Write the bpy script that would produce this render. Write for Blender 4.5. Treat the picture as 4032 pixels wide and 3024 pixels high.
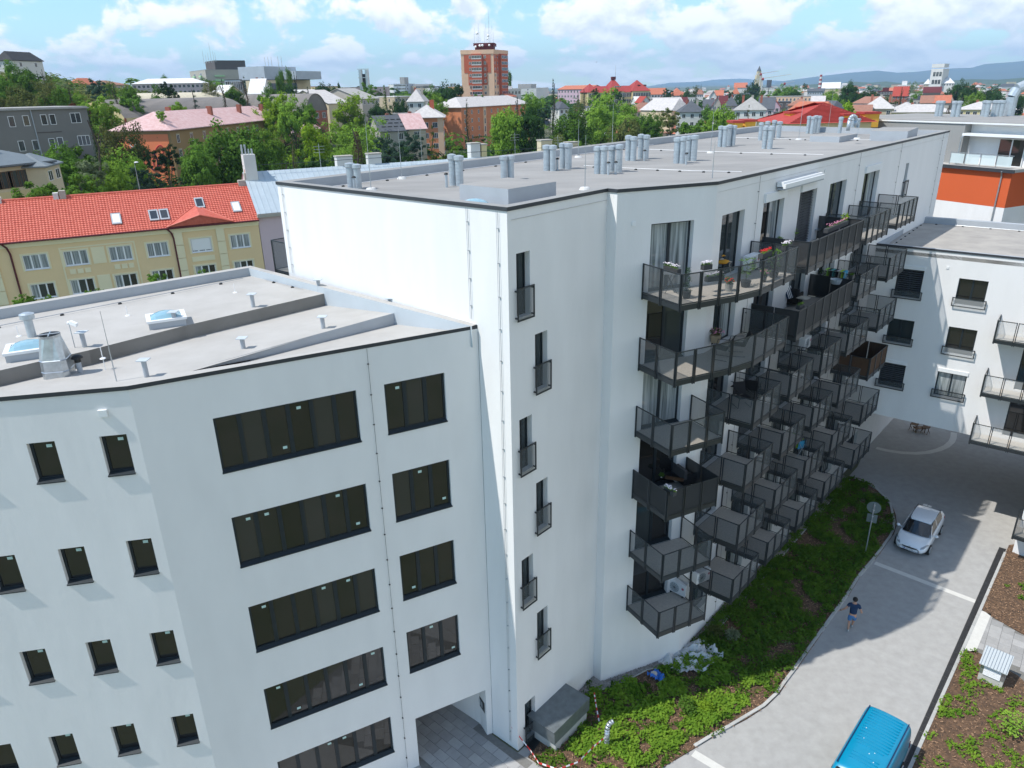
import bpy, bmesh, math, random
from mathutils import Vector, Matrix, noise

for _o in list(bpy.data.objects): bpy.data.objects.remove(_o)
R = math.radians
SC = bpy.context.scene
COL = SC.collection
random.seed(7)

# ------------------------------------------------------------------ camera, sky, sun, exposure
cam = bpy.data.cameras.new('camera'); cam.sensor_width = 36; cam.lens = 36*2890/4032
cam.clip_start = 0.3; cam.clip_end = 60000
camo = bpy.data.objects.new('camera', cam); COL.objects.link(camo); SC.camera = camo
CAMROT = [(0.999806, 0.019721, 0.000000), (-0.007381, 0.374210, -0.927315), (-0.018288, 0.927134, 0.374283)]
camo.matrix_world = Matrix.Translation((0, 0, 25)) @ Matrix(CAMROT).to_4x4()

SUN = Vector((-0.63, -0.21, 1.0)).normalized()      # direction towards the sun
W = bpy.data.worlds.new('World'); SC.world = W; W.use_nodes = True
wt = W.node_tree; wt.nodes.clear()
def wn(t, **k):
    n = wt.nodes.new(t)
    for a, b in k.items(): setattr(n, a, b)
    return n
def wl(a, b): wt.links.new(a, b)
def wmath(op, a, b=None, c=None, clamp=False):
    n = wn('ShaderNodeMath', operation=op); n.use_clamp = clamp
    for i, v in enumerate((a, b, c)):
        if v is None: continue
        if isinstance(v, (int, float)): n.inputs[i].default_value = v
        else: wl(v, n.inputs[i])
    return n.outputs[0]
sky = wn('ShaderNodeTexSky', sky_type='NISHITA'); sky.sun_disc = False
sky.sun_elevation = math.asin(SUN.z); sky.sun_rotation = math.atan2(SUN.x, SUN.y)
sky.altitude = 300; sky.air_density = 1.0; sky.dust_density = 0.2; sky.ozone_density = 1.6
# clouds: fractal noise over azimuth and elevation of the sky itself
tc = wn('ShaderNodeTexCoord'); sep = wn('ShaderNodeSeparateXYZ'); wl(tc.outputs['Generated'], sep.inputs[0])
az = wmath('ARCTAN2', sep.outputs[0], sep.outputs[1])
el = wmath('ARCSINE', sep.outputs[2])
elc = wmath('MAXIMUM', el, 0.0)
# perspective-like stretch: rows of cloud get thinner towards the horizon
vv = wmath('MULTIPLY', wmath('LOGARITHM', wmath('ADD', elc, 0.045), 2.718), 1.25)
comb = wn('ShaderNodeCombineXYZ'); wl(wmath('MULTIPLY', az, 7.5), comb.inputs[0]); wl(vv, comb.inputs[1]); comb.inputs[2].default_value = 3.7
n1 = wn('ShaderNodeTexNoise'); n1.inputs['Scale'].default_value = 2.1; n1.inputs['Detail'].default_value = 8; n1.inputs['Roughness'].default_value = 0.55
n1.inputs['Distortion'].default_value = 0.15
wl(comb.outputs[0], n1.inputs['Vector'])
# the right half of this sky is more overcast than the left
bias = wmath('MULTIPLY', wmath('SINE', wmath('ADD', az, 0.25)), 0.13)
cov = wn('ShaderNodeMapRange', interpolation_type='SMOOTHSTEP'); cov.inputs['From Min'].default_value = 0.455; cov.inputs['From Max'].default_value = 0.555
wl(wmath('ADD', n1.outputs['Fac'], bias), cov.inputs['Value'])
# light tops, greyer bases: same noise sampled a little higher
comb2 = wn('ShaderNodeCombineXYZ'); wl(wmath('MULTIPLY', az, 7.5), comb2.inputs[0]); wl(wmath('ADD', vv, 0.12), comb2.inputs[1]); comb2.inputs[2].default_value = 3.7
n2 = wn('ShaderNodeTexNoise'); n2.inputs['Scale'].default_value = 2.1; n2.inputs['Detail'].default_value = 8; n2.inputs['Roughness'].default_value = 0.55
n2.inputs['Distortion'].default_value = 0.15
wl(comb2.outputs[0], n2.inputs['Vector'])
shade = wn('ShaderNodeMapRange'); shade.inputs['From Min'].default_value = -0.10; shade.inputs['From Max'].default_value = 0.08
wl(wmath('SUBTRACT', n1.outputs['Fac'], n2.outputs['Fac']), shade.inputs['Value'])
ccol = wn('ShaderNodeMix', data_type='RGBA'); wl(shade.outputs[0], ccol.inputs[0])
ccol.inputs[6].default_value = (4.5, 4.75, 4.95, 1); ccol.inputs[7].default_value = (6.6, 6.6, 6.55, 1)
tint = wn('ShaderNodeMix', data_type='RGBA', blend_type='MULTIPLY'); tint.inputs[0].default_value = 1
wl(sky.outputs[0], tint.inputs[6]); tint.inputs[7].default_value = (0.66, 0.82, 0.86, 1)
mixc = wn('ShaderNodeMix', data_type='RGBA'); fall = wn('ShaderNodeMapRange', interpolation_type='SMOOTHSTEP'); fall.inputs['From Min'].default_value = 0.12; fall.inputs['From Max'].default_value = 0.7; fall.inputs['To Min'].default_value = 0.95; fall.inputs['To Max'].default_value = 0.30
wl(elc, fall.inputs['Value'])      # cumulus crowd towards the horizon and thin out overhead
wl(wmath('MULTIPLY', cov.outputs[0], fall.outputs[0]), mixc.inputs[0]); wl(tint.outputs[2], mixc.inputs[6]); wl(ccol.outputs[2], mixc.inputs[7])
bg = wn('ShaderNodeBackground'); wl(mixc.outputs[2], bg.inputs[0]); bg.inputs[1].default_value = 0.15
wo = wn('ShaderNodeOutputWorld'); wl(bg.outputs[0], wo.inputs[0])

sl = bpy.data.lights.new('sun', 'SUN'); sl.energy = 3.3; sl.angle = R(0.5); sl.color = (1, 0.96, 0.9)
so = bpy.data.objects.new('sun', sl); COL.objects.link(so); so.rotation_euler = SUN.to_track_quat('Z', 'Y').to_euler()
SC.view_settings.view_transform = 'Standard'; SC.view_settings.look = 'None'
SC.view_settings.exposure = 0.62; SC.view_settings.gamma = 1; SC.view_settings.use_curve_mapping = False
SC.cycles.transparent_max_bounces = 24; SC.cycles.max_bounces = 6; SC.cycles.diffuse_bounces = 3

# ------------------------------------------------------------------ materials
MATS = {}
def mat(name, col, rough=0.85, metal=0.0, var=0.0, vs=1.0, bump=0.0, bs=20.0, col2=None, spec=0.4, coat=0.0, stretch=None, rnd=0.0):
    """principled material; var = mottling between col and col2 at noise scale vs (world metres)"""
    if name in MATS: return MATS[name]
    m = bpy.data.materials.new(name); m.use_nodes = True; nt = m.node_tree; b = nt.nodes['Principled BSDF']
    b.inputs['Roughness'].default_value = rough; b.inputs['Metallic'].default_value = metal
    b.inputs['Specular IOR Level'].default_value = spec; b.inputs['Coat Weight'].default_value = coat
    c = (*col, 1); b.inputs['Base Color'].default_value = c
    geo = nt.nodes.new('ShaderNodeNewGeometry'); vec = geo.outputs['Position']
    if stretch:
        mp = nt.nodes.new('ShaderNodeMapping'); mp.inputs['Scale'].default_value = stretch; nt.links.new(vec, mp.inputs[0]); vec = mp.outputs[0]
    out = None
    if var or col2:
        n = nt.nodes.new('ShaderNodeTexNoise'); n.inputs['Scale'].default_value = vs; n.inputs['Detail'].default_value = 6; n.inputs['Roughness'].default_value = 0.62
        nt.links.new(vec, n.inputs['Vector'])
        mr = nt.nodes.new('ShaderNodeMapRange'); mr.inputs[1].default_value = 0.32; mr.inputs[2].default_value = 0.68
        nt.links.new(n.outputs[0], mr.inputs[0])
        mx = nt.nodes.new('ShaderNodeMix'); mx.data_type = 'RGBA'; nt.links.new(mr.outputs[0], mx.inputs[0])
        mx.inputs[6].default_value = c; c2 = col2 or tuple(x*(1-var) for x in col); mx.inputs[7].default_value = (*c2, 1)
        out = mx.outputs[2]
    if rnd:
        oi = nt.nodes.new('ShaderNodeObjectInfo'); hs = nt.nodes.new('ShaderNodeHueSaturation')
        mr2 = nt.nodes.new('ShaderNodeMapRange'); mr2.inputs[3].default_value = 1-rnd; mr2.inputs[4].default_value = 1+rnd
        nt.links.new(oi.outputs['Random'], mr2.inputs[0]); nt.links.new(mr2.outputs[0], hs.inputs['Value'])
        if out: nt.links.new(out, hs.inputs['Color'])
        else: hs.inputs['Color'].default_value = c
        out = hs.outputs[0]
    if out: nt.links.new(out, b.inputs['Base Color'])
    if bump:
        n = nt.nodes.new('ShaderNodeTexNoise'); n.inputs['Scale'].default_value = bs; n.inputs['Detail'].default_value = 4
        nt.links.new(vec, n.inputs['Vector']); bp = nt.nodes.new('ShaderNodeBump'); bp.inputs['Strength'].default_value = bump; bp.inputs['Distance'].default_value = 0.02
        nt.links.new(n.outputs[0], bp.inputs['Height']); nt.links.new(bp.outputs[0], b.inputs['Normal'])
    MATS[name] = m; return m

PLASTER = mat('white_plaster', (0.80, 0.795, 0.785), 0.93, var=0.07, vs=0.9, bump=0.25, bs=35, spec=0.15, stretch=(1, 1, .22))
PLASTER2 = mat('rough_white_plaster', (0.80, 0.795, 0.785), 0.93, var=0.06, vs=1.1, bump=0.35, bs=3.2, spec=0.15, stretch=(1, 1, .3))
ROOFG = mat('grey_roof_membrane', (0.33, 0.32, 0.305), 0.9, vs=0.35, col2=(0.24, 0.235, 0.225), bump=0.2, bs=8, stretch=(0.5, 1.4, 1))
ROOFL = mat('light_roof_membrane', (0.44, 0.425, 0.40), 0.85, vs=0.7, col2=(0.38, 0.365, 0.34), bump=0.15, bs=2.0)
UPST = mat('grey_upstand_membrane', (0.40, 0.43, 0.46), 0.7, var=0.12, vs=0.8)
UPSTL = mat('pale_upstand_membrane', (0.50, 0.55, 0.58), 0.6, var=0.1, vs=0.8)
EDGE = mat('dark_edge_profile', (0.045, 0.05, 0.058), 0.5, var=0.2, vs=2)
GALV = mat('galvanised_sheet', (0.52, 0.56, 0.59), 0.32, metal=0.75, var=0.25, vs=6, spec=0.5)
GALVR = mat('vent_pipe_sheet', (0.50, 0.56, 0.60), 0.42, metal=0.45, var=0.2, vs=5)
STEEL = mat('anthracite_steel', (0.018, 0.023, 0.027), 0.38, spec=0.6)
FRAME = mat('anthracite_window_frame', (0.016, 0.024, 0.03), 0.45)
DECK = mat('balcony_deck_tiles', (0.56, 0.51, 0.44), 0.95, vs=14, col2=(0.44, 0.40, 0.35))
WHITE = mat('white_lacquer', (0.78, 0.79, 0.79), 0.45)
DARK = mat('black_plastic', (0.012, 0.013, 0.014), 0.5)
STICK = mat('pane_sticker_paper', (0.50, 0.68, 0.64), 0.7)
PAVER = mat('block_paving', (0.385, 0.38, 0.365), 0.93, vs=2.2, col2=(0.325, 0.32, 0.305), bump=0.3, bs=30)
SLAB = mat('concrete_slab', (0.36, 0.355, 0.345), 0.93, var=0.14, vs=2.5, bump=0.2, bs=30, rnd=0.12)
JOINT = mat('joint_sand', (0.20, 0.195, 0.18), 1.0, var=0.2, vs=9)
KERB = mat('concrete_kerb', (0.45, 0.45, 0.43), 0.9, var=0.15, vs=4, rnd=0.08)
BAND = mat('pale_paving_band', (0.60, 0.59, 0.55), 0.9, var=0.08, vs=5)
BARK = mat('bark_mulch', (0.17, 0.10, 0.058), 1.0, vs=7, col2=(0.055, 0.037, 0.026), bump=1.0, bs=22)
GRAVEL = mat('pebble_gravel', (0.30, 0.285, 0.265), 1.0, vs=11, col2=(0.11, 0.105, 0.10), bump=1.0, bs=16)
GRASS = mat('rough_grass', (0.10, 0.12, 0.055), 1.0, vs=0.35, col2=(0.15, 0.15, 0.09), bump=0.6, bs=6)
EARTH = mat('suburban_ground', (0.055, 0.085, 0.03), 1.0, vs=0.02, col2=(0.12, 0.125, 0.08))
ASPH = mat('asphalt', (0.07, 0.07, 0.068), 0.95, var=0.25, vs=0.5)
CURT = mat('white_curtain', (0.55, 0.60, 0.62), 0.9, var=0.25, vs=3, stretch=(6, 6, 0.4))
WOODM = mat('stained_wood', (0.16, 0.085, 0.04), 0.6, var=0.35, vs=6)
GREYW = mat('rattan_grey', (0.03, 0.028, 0.027), 0.8, var=0.3, vs=20)
TERRA = mat('terracotta', (0.33, 0.12, 0.07), 0.8)
POTD = mat('dark_plant_pot', (0.05, 0.052, 0.055), 0.6)

def glass(name, col=(0.012, 0.014, 0.013), rough=0.03, spec=0.9):
    if name in MATS: return MATS[name]
    m = mat(name, col, rough, spec=spec); b = m.node_tree.nodes['Principled BSDF']; b.inputs['IOR'].default_value = 1.5
    n = m.node_tree.nodes.new('ShaderNodeTexNoise'); n.inputs['Scale'].default_value = 0.6
    bp = m.node_tree.nodes.new('ShaderNodeBump'); bp.inputs['Strength'].default_value = 0.02
    m.node_tree.links.new(n.outputs[0], bp.inputs['Height']); m.node_tree.links.new(bp.outputs[0], b.inputs['Normal'])
    return m
GLASS = glass('dark_window_glass', (0.016, 0.016, 0.016)); GLASS2 = glass('dark_window_glass_grey', (0.03, 0.03, 0.031)); GLASS3 = glass('dark_window_glass_deep', (0.008, 0.009, 0.009))
GLASSW = glass('home_window_glass', (0.03, 0.04, 0.042))
MATS['curtained_window_glass'] = None; del MATS['curtained_window_glass']
GLASSC = mat('curtained_window_glass', (0.50, 0.54, 0.55), 0.05, vs=1.0, col2=(0.05, 0.07, 0.075), stretch=(6.5, 6.5, 0.22), spec=0.8)
GLASSB = glass('rooflight_dome', (0.25, 0.42, 0.50), 0.05)
def mesh_sheet(name, col, a, rough=0.5):
    m = bpy.data.materials.new(name); m.use_nodes = True; nt = m.node_tree
    b = nt.nodes['Principled BSDF']; b.inputs['Base Color'].default_value = (*col, 1); b.inputs['Roughness'].default_value = rough
    t = nt.nodes.new('ShaderNodeBsdfTransparent'); mx = nt.nodes.new('ShaderNodeMixShader'); mx.inputs[0].default_value = a
    nt.links.new(t.outputs[0], mx.inputs[1]); nt.links.new(b.outputs[0], mx.inputs[2]); nt.links.new(mx.outputs[0], nt.nodes['Material Output'].inputs[0])
    MATS[name] = m; return m
PERF = mesh_sheet('perforated_sheet', (0.075, 0.09, 0.098), 0.50)
PERFD = mesh_sheet('screened_perforated_sheet', (0.022, 0.024, 0.026), 0.95, 0.8)
BAMB = mat('bamboo_screen', (0.10, 0.055, 0.03), 0.9, var=0.5, vs=4, stretch=(18, 18, 0.5))
PERFG = mesh_sheet('frosted_glass_sheet', (0.62, 0.72, 0.72), 0.85, 0.3)

def leafmat(name, c1, c2, scale=0.9, trans=0.35):
    if name in MATS: return MATS[name]
    m = bpy.data.materials.new(name); m.use_nodes = True; nt = m.node_tree; nt.nodes.remove(nt.nodes['Principled BSDF'])
    geo = nt.nodes.new('ShaderNodeNewGeometry'); n = nt.nodes.new('ShaderNodeTexNoise'); n.inputs['Scale'].default_value = scale; n.inputs['Detail'].default_value = 3
    nt.links.new(geo.outputs['Position'], n.inputs['Vector'])
    mr = nt.nodes.new('ShaderNodeMapRange'); mr.inputs[1].default_value = 0.3; mr.inputs[2].default_value = 0.7; nt.links.new(n.outputs[0], mr.inputs[0])
    mx = nt.nodes.new('ShaderNodeMix'); mx.data_type = 'RGBA'; nt.links.new(mr.outputs[0], mx.inputs[0]); mx.inputs[6].default_value = (*c1, 1); mx.inputs[7].default_value = (*c2, 1)
    oi = nt.nodes.new('ShaderNodeObjectInfo'); hs = nt.nodes.new('ShaderNodeHueSaturation'); r = nt.nodes.new('ShaderNodeMapRange'); r.inputs[3].default_value = 0.8; r.inputs[4].default_value = 1.25
    nt.links.new(oi.outputs['Random'], r.inputs[0]); nt.links.new(r.outputs[0], hs.inputs['Value']); nt.links.new(mx.outputs[2], hs.inputs['Color'])
    d = nt.nodes.new('ShaderNodeBsdfDiffuse'); t = nt.nodes.new('ShaderNodeBsdfTranslucent'); s = nt.nodes.new('ShaderNodeMixShader'); s.inputs[0].default_value = trans
    nt.links.new(hs.outputs[0], d.inputs[0]); nt.links.new(hs.outputs[0], t.inputs[0]); nt.links.new(d.outputs[0], s.inputs[1]); nt.links.new(t.outputs[0], s.inputs[2])
    nt.links.new(s.outputs[0], nt.nodes['Material Output'].inputs[0]); MATS[name] = m; return m
LEAF = {'mid': leafmat('leaf_mid_green', (0.144, 0.263, 0.040), (0.075, 0.156, 0.027)),
        'light': leafmat('leaf_light_green', (0.240, 0.384, 0.054), (0.144, 0.264, 0.036)),
        'lime': leafmat('leaf_lime_green', (0.26, 0.38, 0.03), (0.15, 0.26, 0.025)),
        'dark': leafmat('leaf_dark_green', (0.053, 0.112, 0.033), (0.030, 0.068, 0.024)),
        'olive': leafmat('leaf_olive', (0.168, 0.192, 0.060), (0.090, 0.114, 0.036)),
        'brown': leafmat('leaf_brown_green', (0.150, 0.150, 0.050), (0.081, 0.106, 0.035)),
        'blue': leafmat('needle_blue_green', (0.069, 0.119, 0.075), (0.037, 0.073, 0.050)),
        'spruce': leafmat('needle_spruce', (0.047, 0.081, 0.030), (0.022, 0.043, 0.020)),
        'ygreen': leafmat('needle_yellow_green', (0.12, 0.15, 0.035), (0.05, 0.08, 0.022)),
        'red': leafmat('leaf_copper', (0.13, 0.05, 0.03), (0.06, 0.03, 0.02)),
        'pale': leafmat('leaf_pale', (0.24, 0.30, 0.16), (0.14, 0.19, 0.09)),
        'dead': leafmat('dead_twigs', (0.14, 0.09, 0.06), (0.08, 0.055, 0.04), trans=0.0)}
BARKM = mat('tree_bark', (0.09, 0.07, 0.055), 0.95, var=0.3, vs=3)

# ------------------------------------------------------------------ mesh helpers
class MB:
    def __init__(s): s.v = []; s.f = []; s.m = []
    def poly(s, pts, m=0):
        i = len(s.v); s.v += [tuple(p) for p in pts]; s.f.append(tuple(range(i, i+len(pts)))); s.m.append(m)
    def pbox(s, o, a, b, c, m=0, mtop=None):
        o, a, b, c = map(Vector, (o, a, b, c))
        if a.cross(b).dot(c) < 0: a, b = b, a
        i = len(s.v); P = [o, o+a, o+a+b, o+b]; P += [p+c for p in P]; s.v += [tuple(p) for p in P]
        for k, q in enumerate(((3, 2, 1, 0), (4, 5, 6, 7), (0, 1, 5, 4), (1, 2, 6, 5), (2, 3, 7, 6), (3, 0, 4, 7))):
            s.f.append(tuple(i+j for j in q)); s.m.append(mtop if (k == 1 and mtop is not None) else m)
    def box(s, x0, y0, z0, x1, y1, z1, m=0, mtop=None): s.pbox((x0, y0, z0), (x1-x0, 0, 0), (0, y1-y0, 0), (0, 0, z1-z0), m, mtop)
    def prism(s, pts, z0, z1, m=0, mtop=None, bottom=True, zs=None):
        """pts: plan polygon; zs: optional per-point tops"""
        ar = sum(pts[i][0]*pts[(i+1) % len(pts)][1]-pts[(i+1) % len(pts)][0]*pts[i][1] for i in range(len(pts)))
        idx = range(len(pts)) if ar > 0 else range(len(pts)-1, -1, -1)
        P = [pts[i] for i in idx]; Z = [zs[i] if zs else z1 for i in idx]; n = len(P); b = len(s.v)
        s.v += [(p[0], p[1], z0) for p in P] + [(p[0], p[1], z) for p, z in zip(P, Z)]
        s.f.append(tuple(range(b+n, b+2*n))); s.m.append(m if mtop is None else mtop)
        if bottom: s.f.append(tuple(range(b+n-1, b-1, -1))); s.m.append(m)
        for i in range(n):
            j = (i+1) % n; s.f.append((b+i, b+j, b+n+j, b+n+i)); s.m.append(m)
    def tube(s, p0, p1, r0, r1=None, n=8, m=0, cap=True):
        p0, p1 = Vector(p0), Vector(p1); r1 = r0 if r1 is None else r1; d = (p1-p0).normalized()
        x = d.orthogonal().normalized(); y = d.cross(x); b = len(s.v)
        for p, r in ((p0, r0), (p1, r1)):
            for k in range(n):
                t = 2*math.pi*k/n; s.v.append(tuple(p+(x*math.cos(t)+y*math.sin(t))*r))
        for k in range(n):
            j = (k+1) % n; s.f.append((b+k, b+j, b+n+j, b+n+k)); s.m.append(m)
        if cap: s.f.append(tuple(range(b+n-1, b-1, -1))); s.m.append(m); s.f.append(tuple(range(b+n, b+2*n))); s.m.append(m)
    def path(s, pts, r, n=6, m=0):
        for a, b in zip(pts, pts[1:]): s.tube(a, b, r, r, n, m)
    def ball(s, c, r, m=0, seg=10, rings=6, sz=1.0, half=False):
        c = Vector(c); b = len(s.v); r0 = rings//2 if half else rings
        for i in range(rings+1):
            ph = math.pi*i/rings*(0.5 if half else 1)
            for k in range(seg):
                t = 2*math.pi*k/seg; s.v.append((c.x+r*math.sin(ph)*math.cos(t), c.y+r*math.sin(ph)*math.sin(t), c.z+r*sz*math.cos(ph)))
        for i in range(rings):
            for k in range(seg):
                j = (k+1) % seg; s.f.append((b+i*seg+k, b+(i+1)*seg+k, b+(i+1)*seg+j, b+i*seg+j)); s.m.append(m)
    def build(s, name, mats, parent=None, smooth=False, bevel=0, local=False, kind=None):
        if not isinstance(mats, (list, tuple)): mats = [mats]
        off = Vector((0, 0, 0))
        if parent is not None and not local:
            p = parent
            while p is not None: off += p.location; p = p.parent
        me = bpy.data.meshes.new(name); me.from_pydata([tuple(Vector(v)-off) for v in s.v], [], s.f)
        for q in mats: me.materials.append(q)
        if any(s.m): me.polygons.foreach_set('material_index', s.m)
        if smooth: me.polygons.foreach_set('use_smooth', [True]*len(me.polygons))
        me.update(); o = bpy.data.objects.new(name, me); COL.objects.link(o); o.parent = parent
        if bevel:
            bv = o.modifiers.new('bevel', 'BEVEL'); bv.width = bevel; bv.segments = 2; bv.limit_method = 'ANGLE'
        if kind: o['kind'] = kind
        return o

def tag(o, label=None, cat=None, group=None, kind=None):
    if label: o['label'] = label
    if cat: o['category'] = cat
    if group: o['group'] = group
    if kind: o['kind'] = kind
    return o
def thing(name, label, cat, loc=(0, 0, 0), group=None, rz=0):
    o = bpy.data.objects.new(name, None); COL.objects.link(o); o.location = loc; o.rotation_euler = (0, 0, rz); o.empty_display_size = 0.3
    return tag(o, label, cat, group)
def copy_tree(o, parent=None):
    c = o.copy(); COL.objects.link(c); c.parent = parent
    for ch in [x for x in bpy.data.objects if x.parent == o]: copy_tree(ch, c)
    return c
def place(o, loc, rz=0, label=None, scale=None, group=None):
    o.location = loc; o.rotation_euler = (0, 0, rz)
    if label: o['label'] = label
    if scale: o.scale = scale if isinstance(scale, (tuple, list)) else (scale,)*3
    if group: o['group'] = group
    return o

class FR:
    """vertical plane frame: s along a->b, n outward (to the right of a->b), z up"""
    def __init__(s, a, b):
        s.a = Vector((a[0], a[1])); s.b = Vector((b[0], b[1])); s.L = (s.b-s.a).length; s.d = (s.b-s.a)/s.L; s.n = Vector((s.d.y, -s.d.x))
    def P(s, t, n, z): q = s.a+s.d*t+s.n*n; return Vector((q.x, q.y, z))
    def box(s, mb, s0, s1, n0, n1, z0, z1, m=0, mtop=None):
        mb.pbox(s.P(s0, n0, z0), s.P(s1, n0, z0)-s.P(s0, n0, z0), s.P(s0, n1, z0)-s.P(s0, n0, z0), (0, 0, z1-z0), m, mtop)
    def quad(s, mb, s0, s1, n, z0, z1, m=0): mb.poly([s.P(s0, n, z0), s.P(s1, n, z0), s.P(s1, n, z1), s.P(s0, n, z1)], m)
    @property
    def rz(s): return math.atan2(s.d.y, s.d.x)

def facade(mb, F, s0, s1, z0, z1, holes, dep=0.22, m=0):
    """outer skin with real openings and their reveals"""
    S = sorted({s0, s1, *[h[i] for h in holes for i in (0, 1)]}); Z = sorted({z0, z1, *[h[i] for h in holes for i in (2, 3)]})
    S = [x for x in S if s0 <= x <= s1]; Z = [x for x in Z if z0 <= x <= z1]
    for a, b in zip(S, S[1:]):
        for c, d in zip(Z, Z[1:]):
            cs, cz = (a+b)/2, (c+d)/2
            if any(h[0] < cs < h[1] and h[2] < cz < h[3] for h in holes): continue
            F.quad(mb, a, b, 0, c, d, m)
    for h in holes:
        a, b, c, d = h[:4]; dp = h[4] if len(h) > 4 else dep
        mb.poly([F.P(a, 0, c), F.P(a, 0, d), F.P(a, -dp, d), F.P(a, -dp, c)], m)
        mb.poly([F.P(b, 0, d), F.P(b, 0, c), F.P(b, -dp, c), F.P(b, -dp, d)], m)
        mb.poly([F.P(a, 0, d), F.P(b, 0, d), F.P(b, -dp, d), F.P(a, -dp, d)], m)
        mb.poly([F.P(b, 0, c), F.P(a, 0, c), F.P(a, -dp, c), F.P(b, -dp, c)], m)

def window(F, par, s0, s1, z0, z1, dep=0.22, panes=1, gl=None, fr=None, sill=True, fw=0.06, mw=0.09, sillout=0.05, stick=0, blind=0, back=True):
    """window = frame mesh; children: pane (each), sill, sticker, blind_slat"""
    gl = gl or GLASS; fr = fr or FRAME
    mb = MB(); n0, n1 = -dep, -dep+0.07
    F.box(mb, s0, s1, n0, n1, z0, z0+fw); F.box(mb, s0, s1, n0, n1, z1-fw, z1)
    F.box(mb, s0, s0+fw, n0, n1, z0+fw, z1-fw); F.box(mb, s1-fw, s1, n0, n1, z0+fw, z1-fw)
    w = (s1-s0)/panes
    for k in range(1, panes): F.box(mb, s0+w*k-mw/2, s0+w*k+mw/2, n0, n1, z0+fw, z1-fw)
    o = mb.build('window', fr, par)
    for k in range(panes):
        a = s0+w*k+(mw/2 if k else fw); b = s0+w*(k+1)-(mw/2 if k < panes-1 else fw)
        p = MB(); F.box(p, a, b, n0+0.01, n0+0.035, z0+fw, z1-fw)
        g = gl[k % len(gl)] if isinstance(gl, (list, tuple)) else gl
        p.build('pane', g, o)
        if stick and (k*7+int(z0*3)) % 4 < stick:
            q = MB(); hi = (k*5+int(z0*10)) % 3 > 0; zz = z1-fw-0.22 if hi else z0+fw+0.18; ss = a+(b-a)*(0.35 if k % 2 else 0.6)
            F.box(q, ss, ss+0.13, n0+0.036, n0+0.039, zz, zz+0.09); q.build('sticker', STICK, o)
    if sill:
        q = MB()
        A = [F.P(s0-0.01, -dep+0.06, z0+0.05), F.P(s1+0.01, -dep+0.06, z0+0.05), F.P(s1+0.01, sillout, z0-0.015), F.P(s0-0.01, sillout, z0-0.015)]
        q.poly(A); q.poly([a-Vector((0, 0, 0.03)) for a in reversed(A)])
        for i in range(4):
            j = (i+1) % 4; q.poly([A[i], A[i]-Vector((0, 0, 0.03)), A[j]-Vector((0, 0, 0.03)), A[j]])
        q.build('sill', fr, o)
    if blind:
        q = MB(); zz = z1-0.04
        while zz > z1-(z1-z0)*blind:
            q.poly([F.P(s0+0.03, -dep+0.09, zz), F.P(s1-0.03, -dep+0.09, zz), F.P(s1-0.03, -dep+0.17, zz-0.055), F.P(s0+0.03, -dep+0.17, zz-0.055)]); zz -= 0.12
        q.build('blind_slats', mat('blind_slat_metal', (0.07, 0.075, 0.08), .45), o, kind='stuff')
    return o

# ------------------------------------------------------------------ ground, roads, beds
g = MB(); g.box(-9000, -400, -1.2, 15000, 16000, -0.06); g.build('ground', EARTH, kind='structure')
g = MB(); g.box(-70, -60, -0.06, 60, 60, -0.03); g.build('grass_field', GRASS, kind='structure')

A_, S1_, S2_, K_, D_, E_ = (-0.05, 22.09), (3.43, 25.99), (3.73, 25.67), (7.58, 27.28), (30.43, 53.12), (-9.16, 30.03)
B_, C_, L0_ = (-10.27, 18.22), (-1.07, 23.02), (-13.28, 17.62)
FKD, FSK, FAS, FCA, FBC = FR(K_, D_), FR(S2_, K_), FR(A_, S1_), FR(E_, A_), FR(B_, C_)
LD = Vector((B_[0]-L0_[0], B_[1]-L0_[1])).normalized()
L9_ = (L0_[0]-LD.x*9, L0_[1]-LD.y*9)
FLB = FR(L9_, B_)                      # s of L0 in this frame is 9
WA_ = (21.83, 43.40); WD = Vector((5.76, -4.57)).normalized()
WB_ = (WA_[0]+WD.x*7.6, WA_[1]+WD.y*7.6)
FW = FR(WA_, (WA_[0]+WD.x*22, WA_[1]+WD.y*22))

def sheet(name, pts, z, m, th=0.03, **k):
    b = MB(); b.prism(pts, z-th, z, 0); return b.build(name, m, kind='structure', **k)
# paved yard and drive: everything from the office block to behind the bridge wing
sheet('paved_road', [(-6.5, 15.2), (1.2, 15.2), (8.5, 16.5), (15, 12), (22, 12), (40, 34), (62, 62), (38, 66), (24.0, 45.2), (7.9, 27.0), (4.4, 25.9), (3.4, 25.8), (-0.05, 22.0), (-12, 29), (-13, 20)], 0.0, PAVER)
# planted beds
KERB1 = [(7.16, 22.05), (8.22, 22.69), (9.61, 23.42), (10.72, 24.12), (11.56, 24.86), (12.22, 25.64), (13.13, 26.60), (15.21, 28.95), (17.53, 31.52), (19.06, 33.35), (20.32, 34.54), (22.55, 36.98), (23.15, 37.88), (23.61, 38.95), (23.95, 40.20), (24.01, 41.39), (23.89, 42.64), (23.43, 43.53), (22.84, 43.85)]
BED1 = [(0.35, 21.75), (1.35, 20.9), (2.4, 19.7), (5.2, 20.9)] + KERB1 + [(22.3, 43.7), (7.95, 27.75), (7.6, 27.3), (3.75, 25.7), (3.4, 25.95)]
b = MB(); b.prism(BED1, -0.02, 0.05); b.build('bark_mulched_bed', BARK, kind='structure')
KERB2 = [(28.44, 35.53), (23.61, 30.06)]
KERB2b = [(20.98, 27.13), (18.50, 24.38)]
dK = (Vector(KERB2b[1])-Vector(KERB2b[0])).normalized()
KEND = tuple(Vector(KERB2b[1])+dK*9)
BED2 = [KERB2[0], KERB2[1], (23.70, 29.62), (24.51, 28.18), (30.5, 29.2), (34, 33), (31, 36)]
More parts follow.
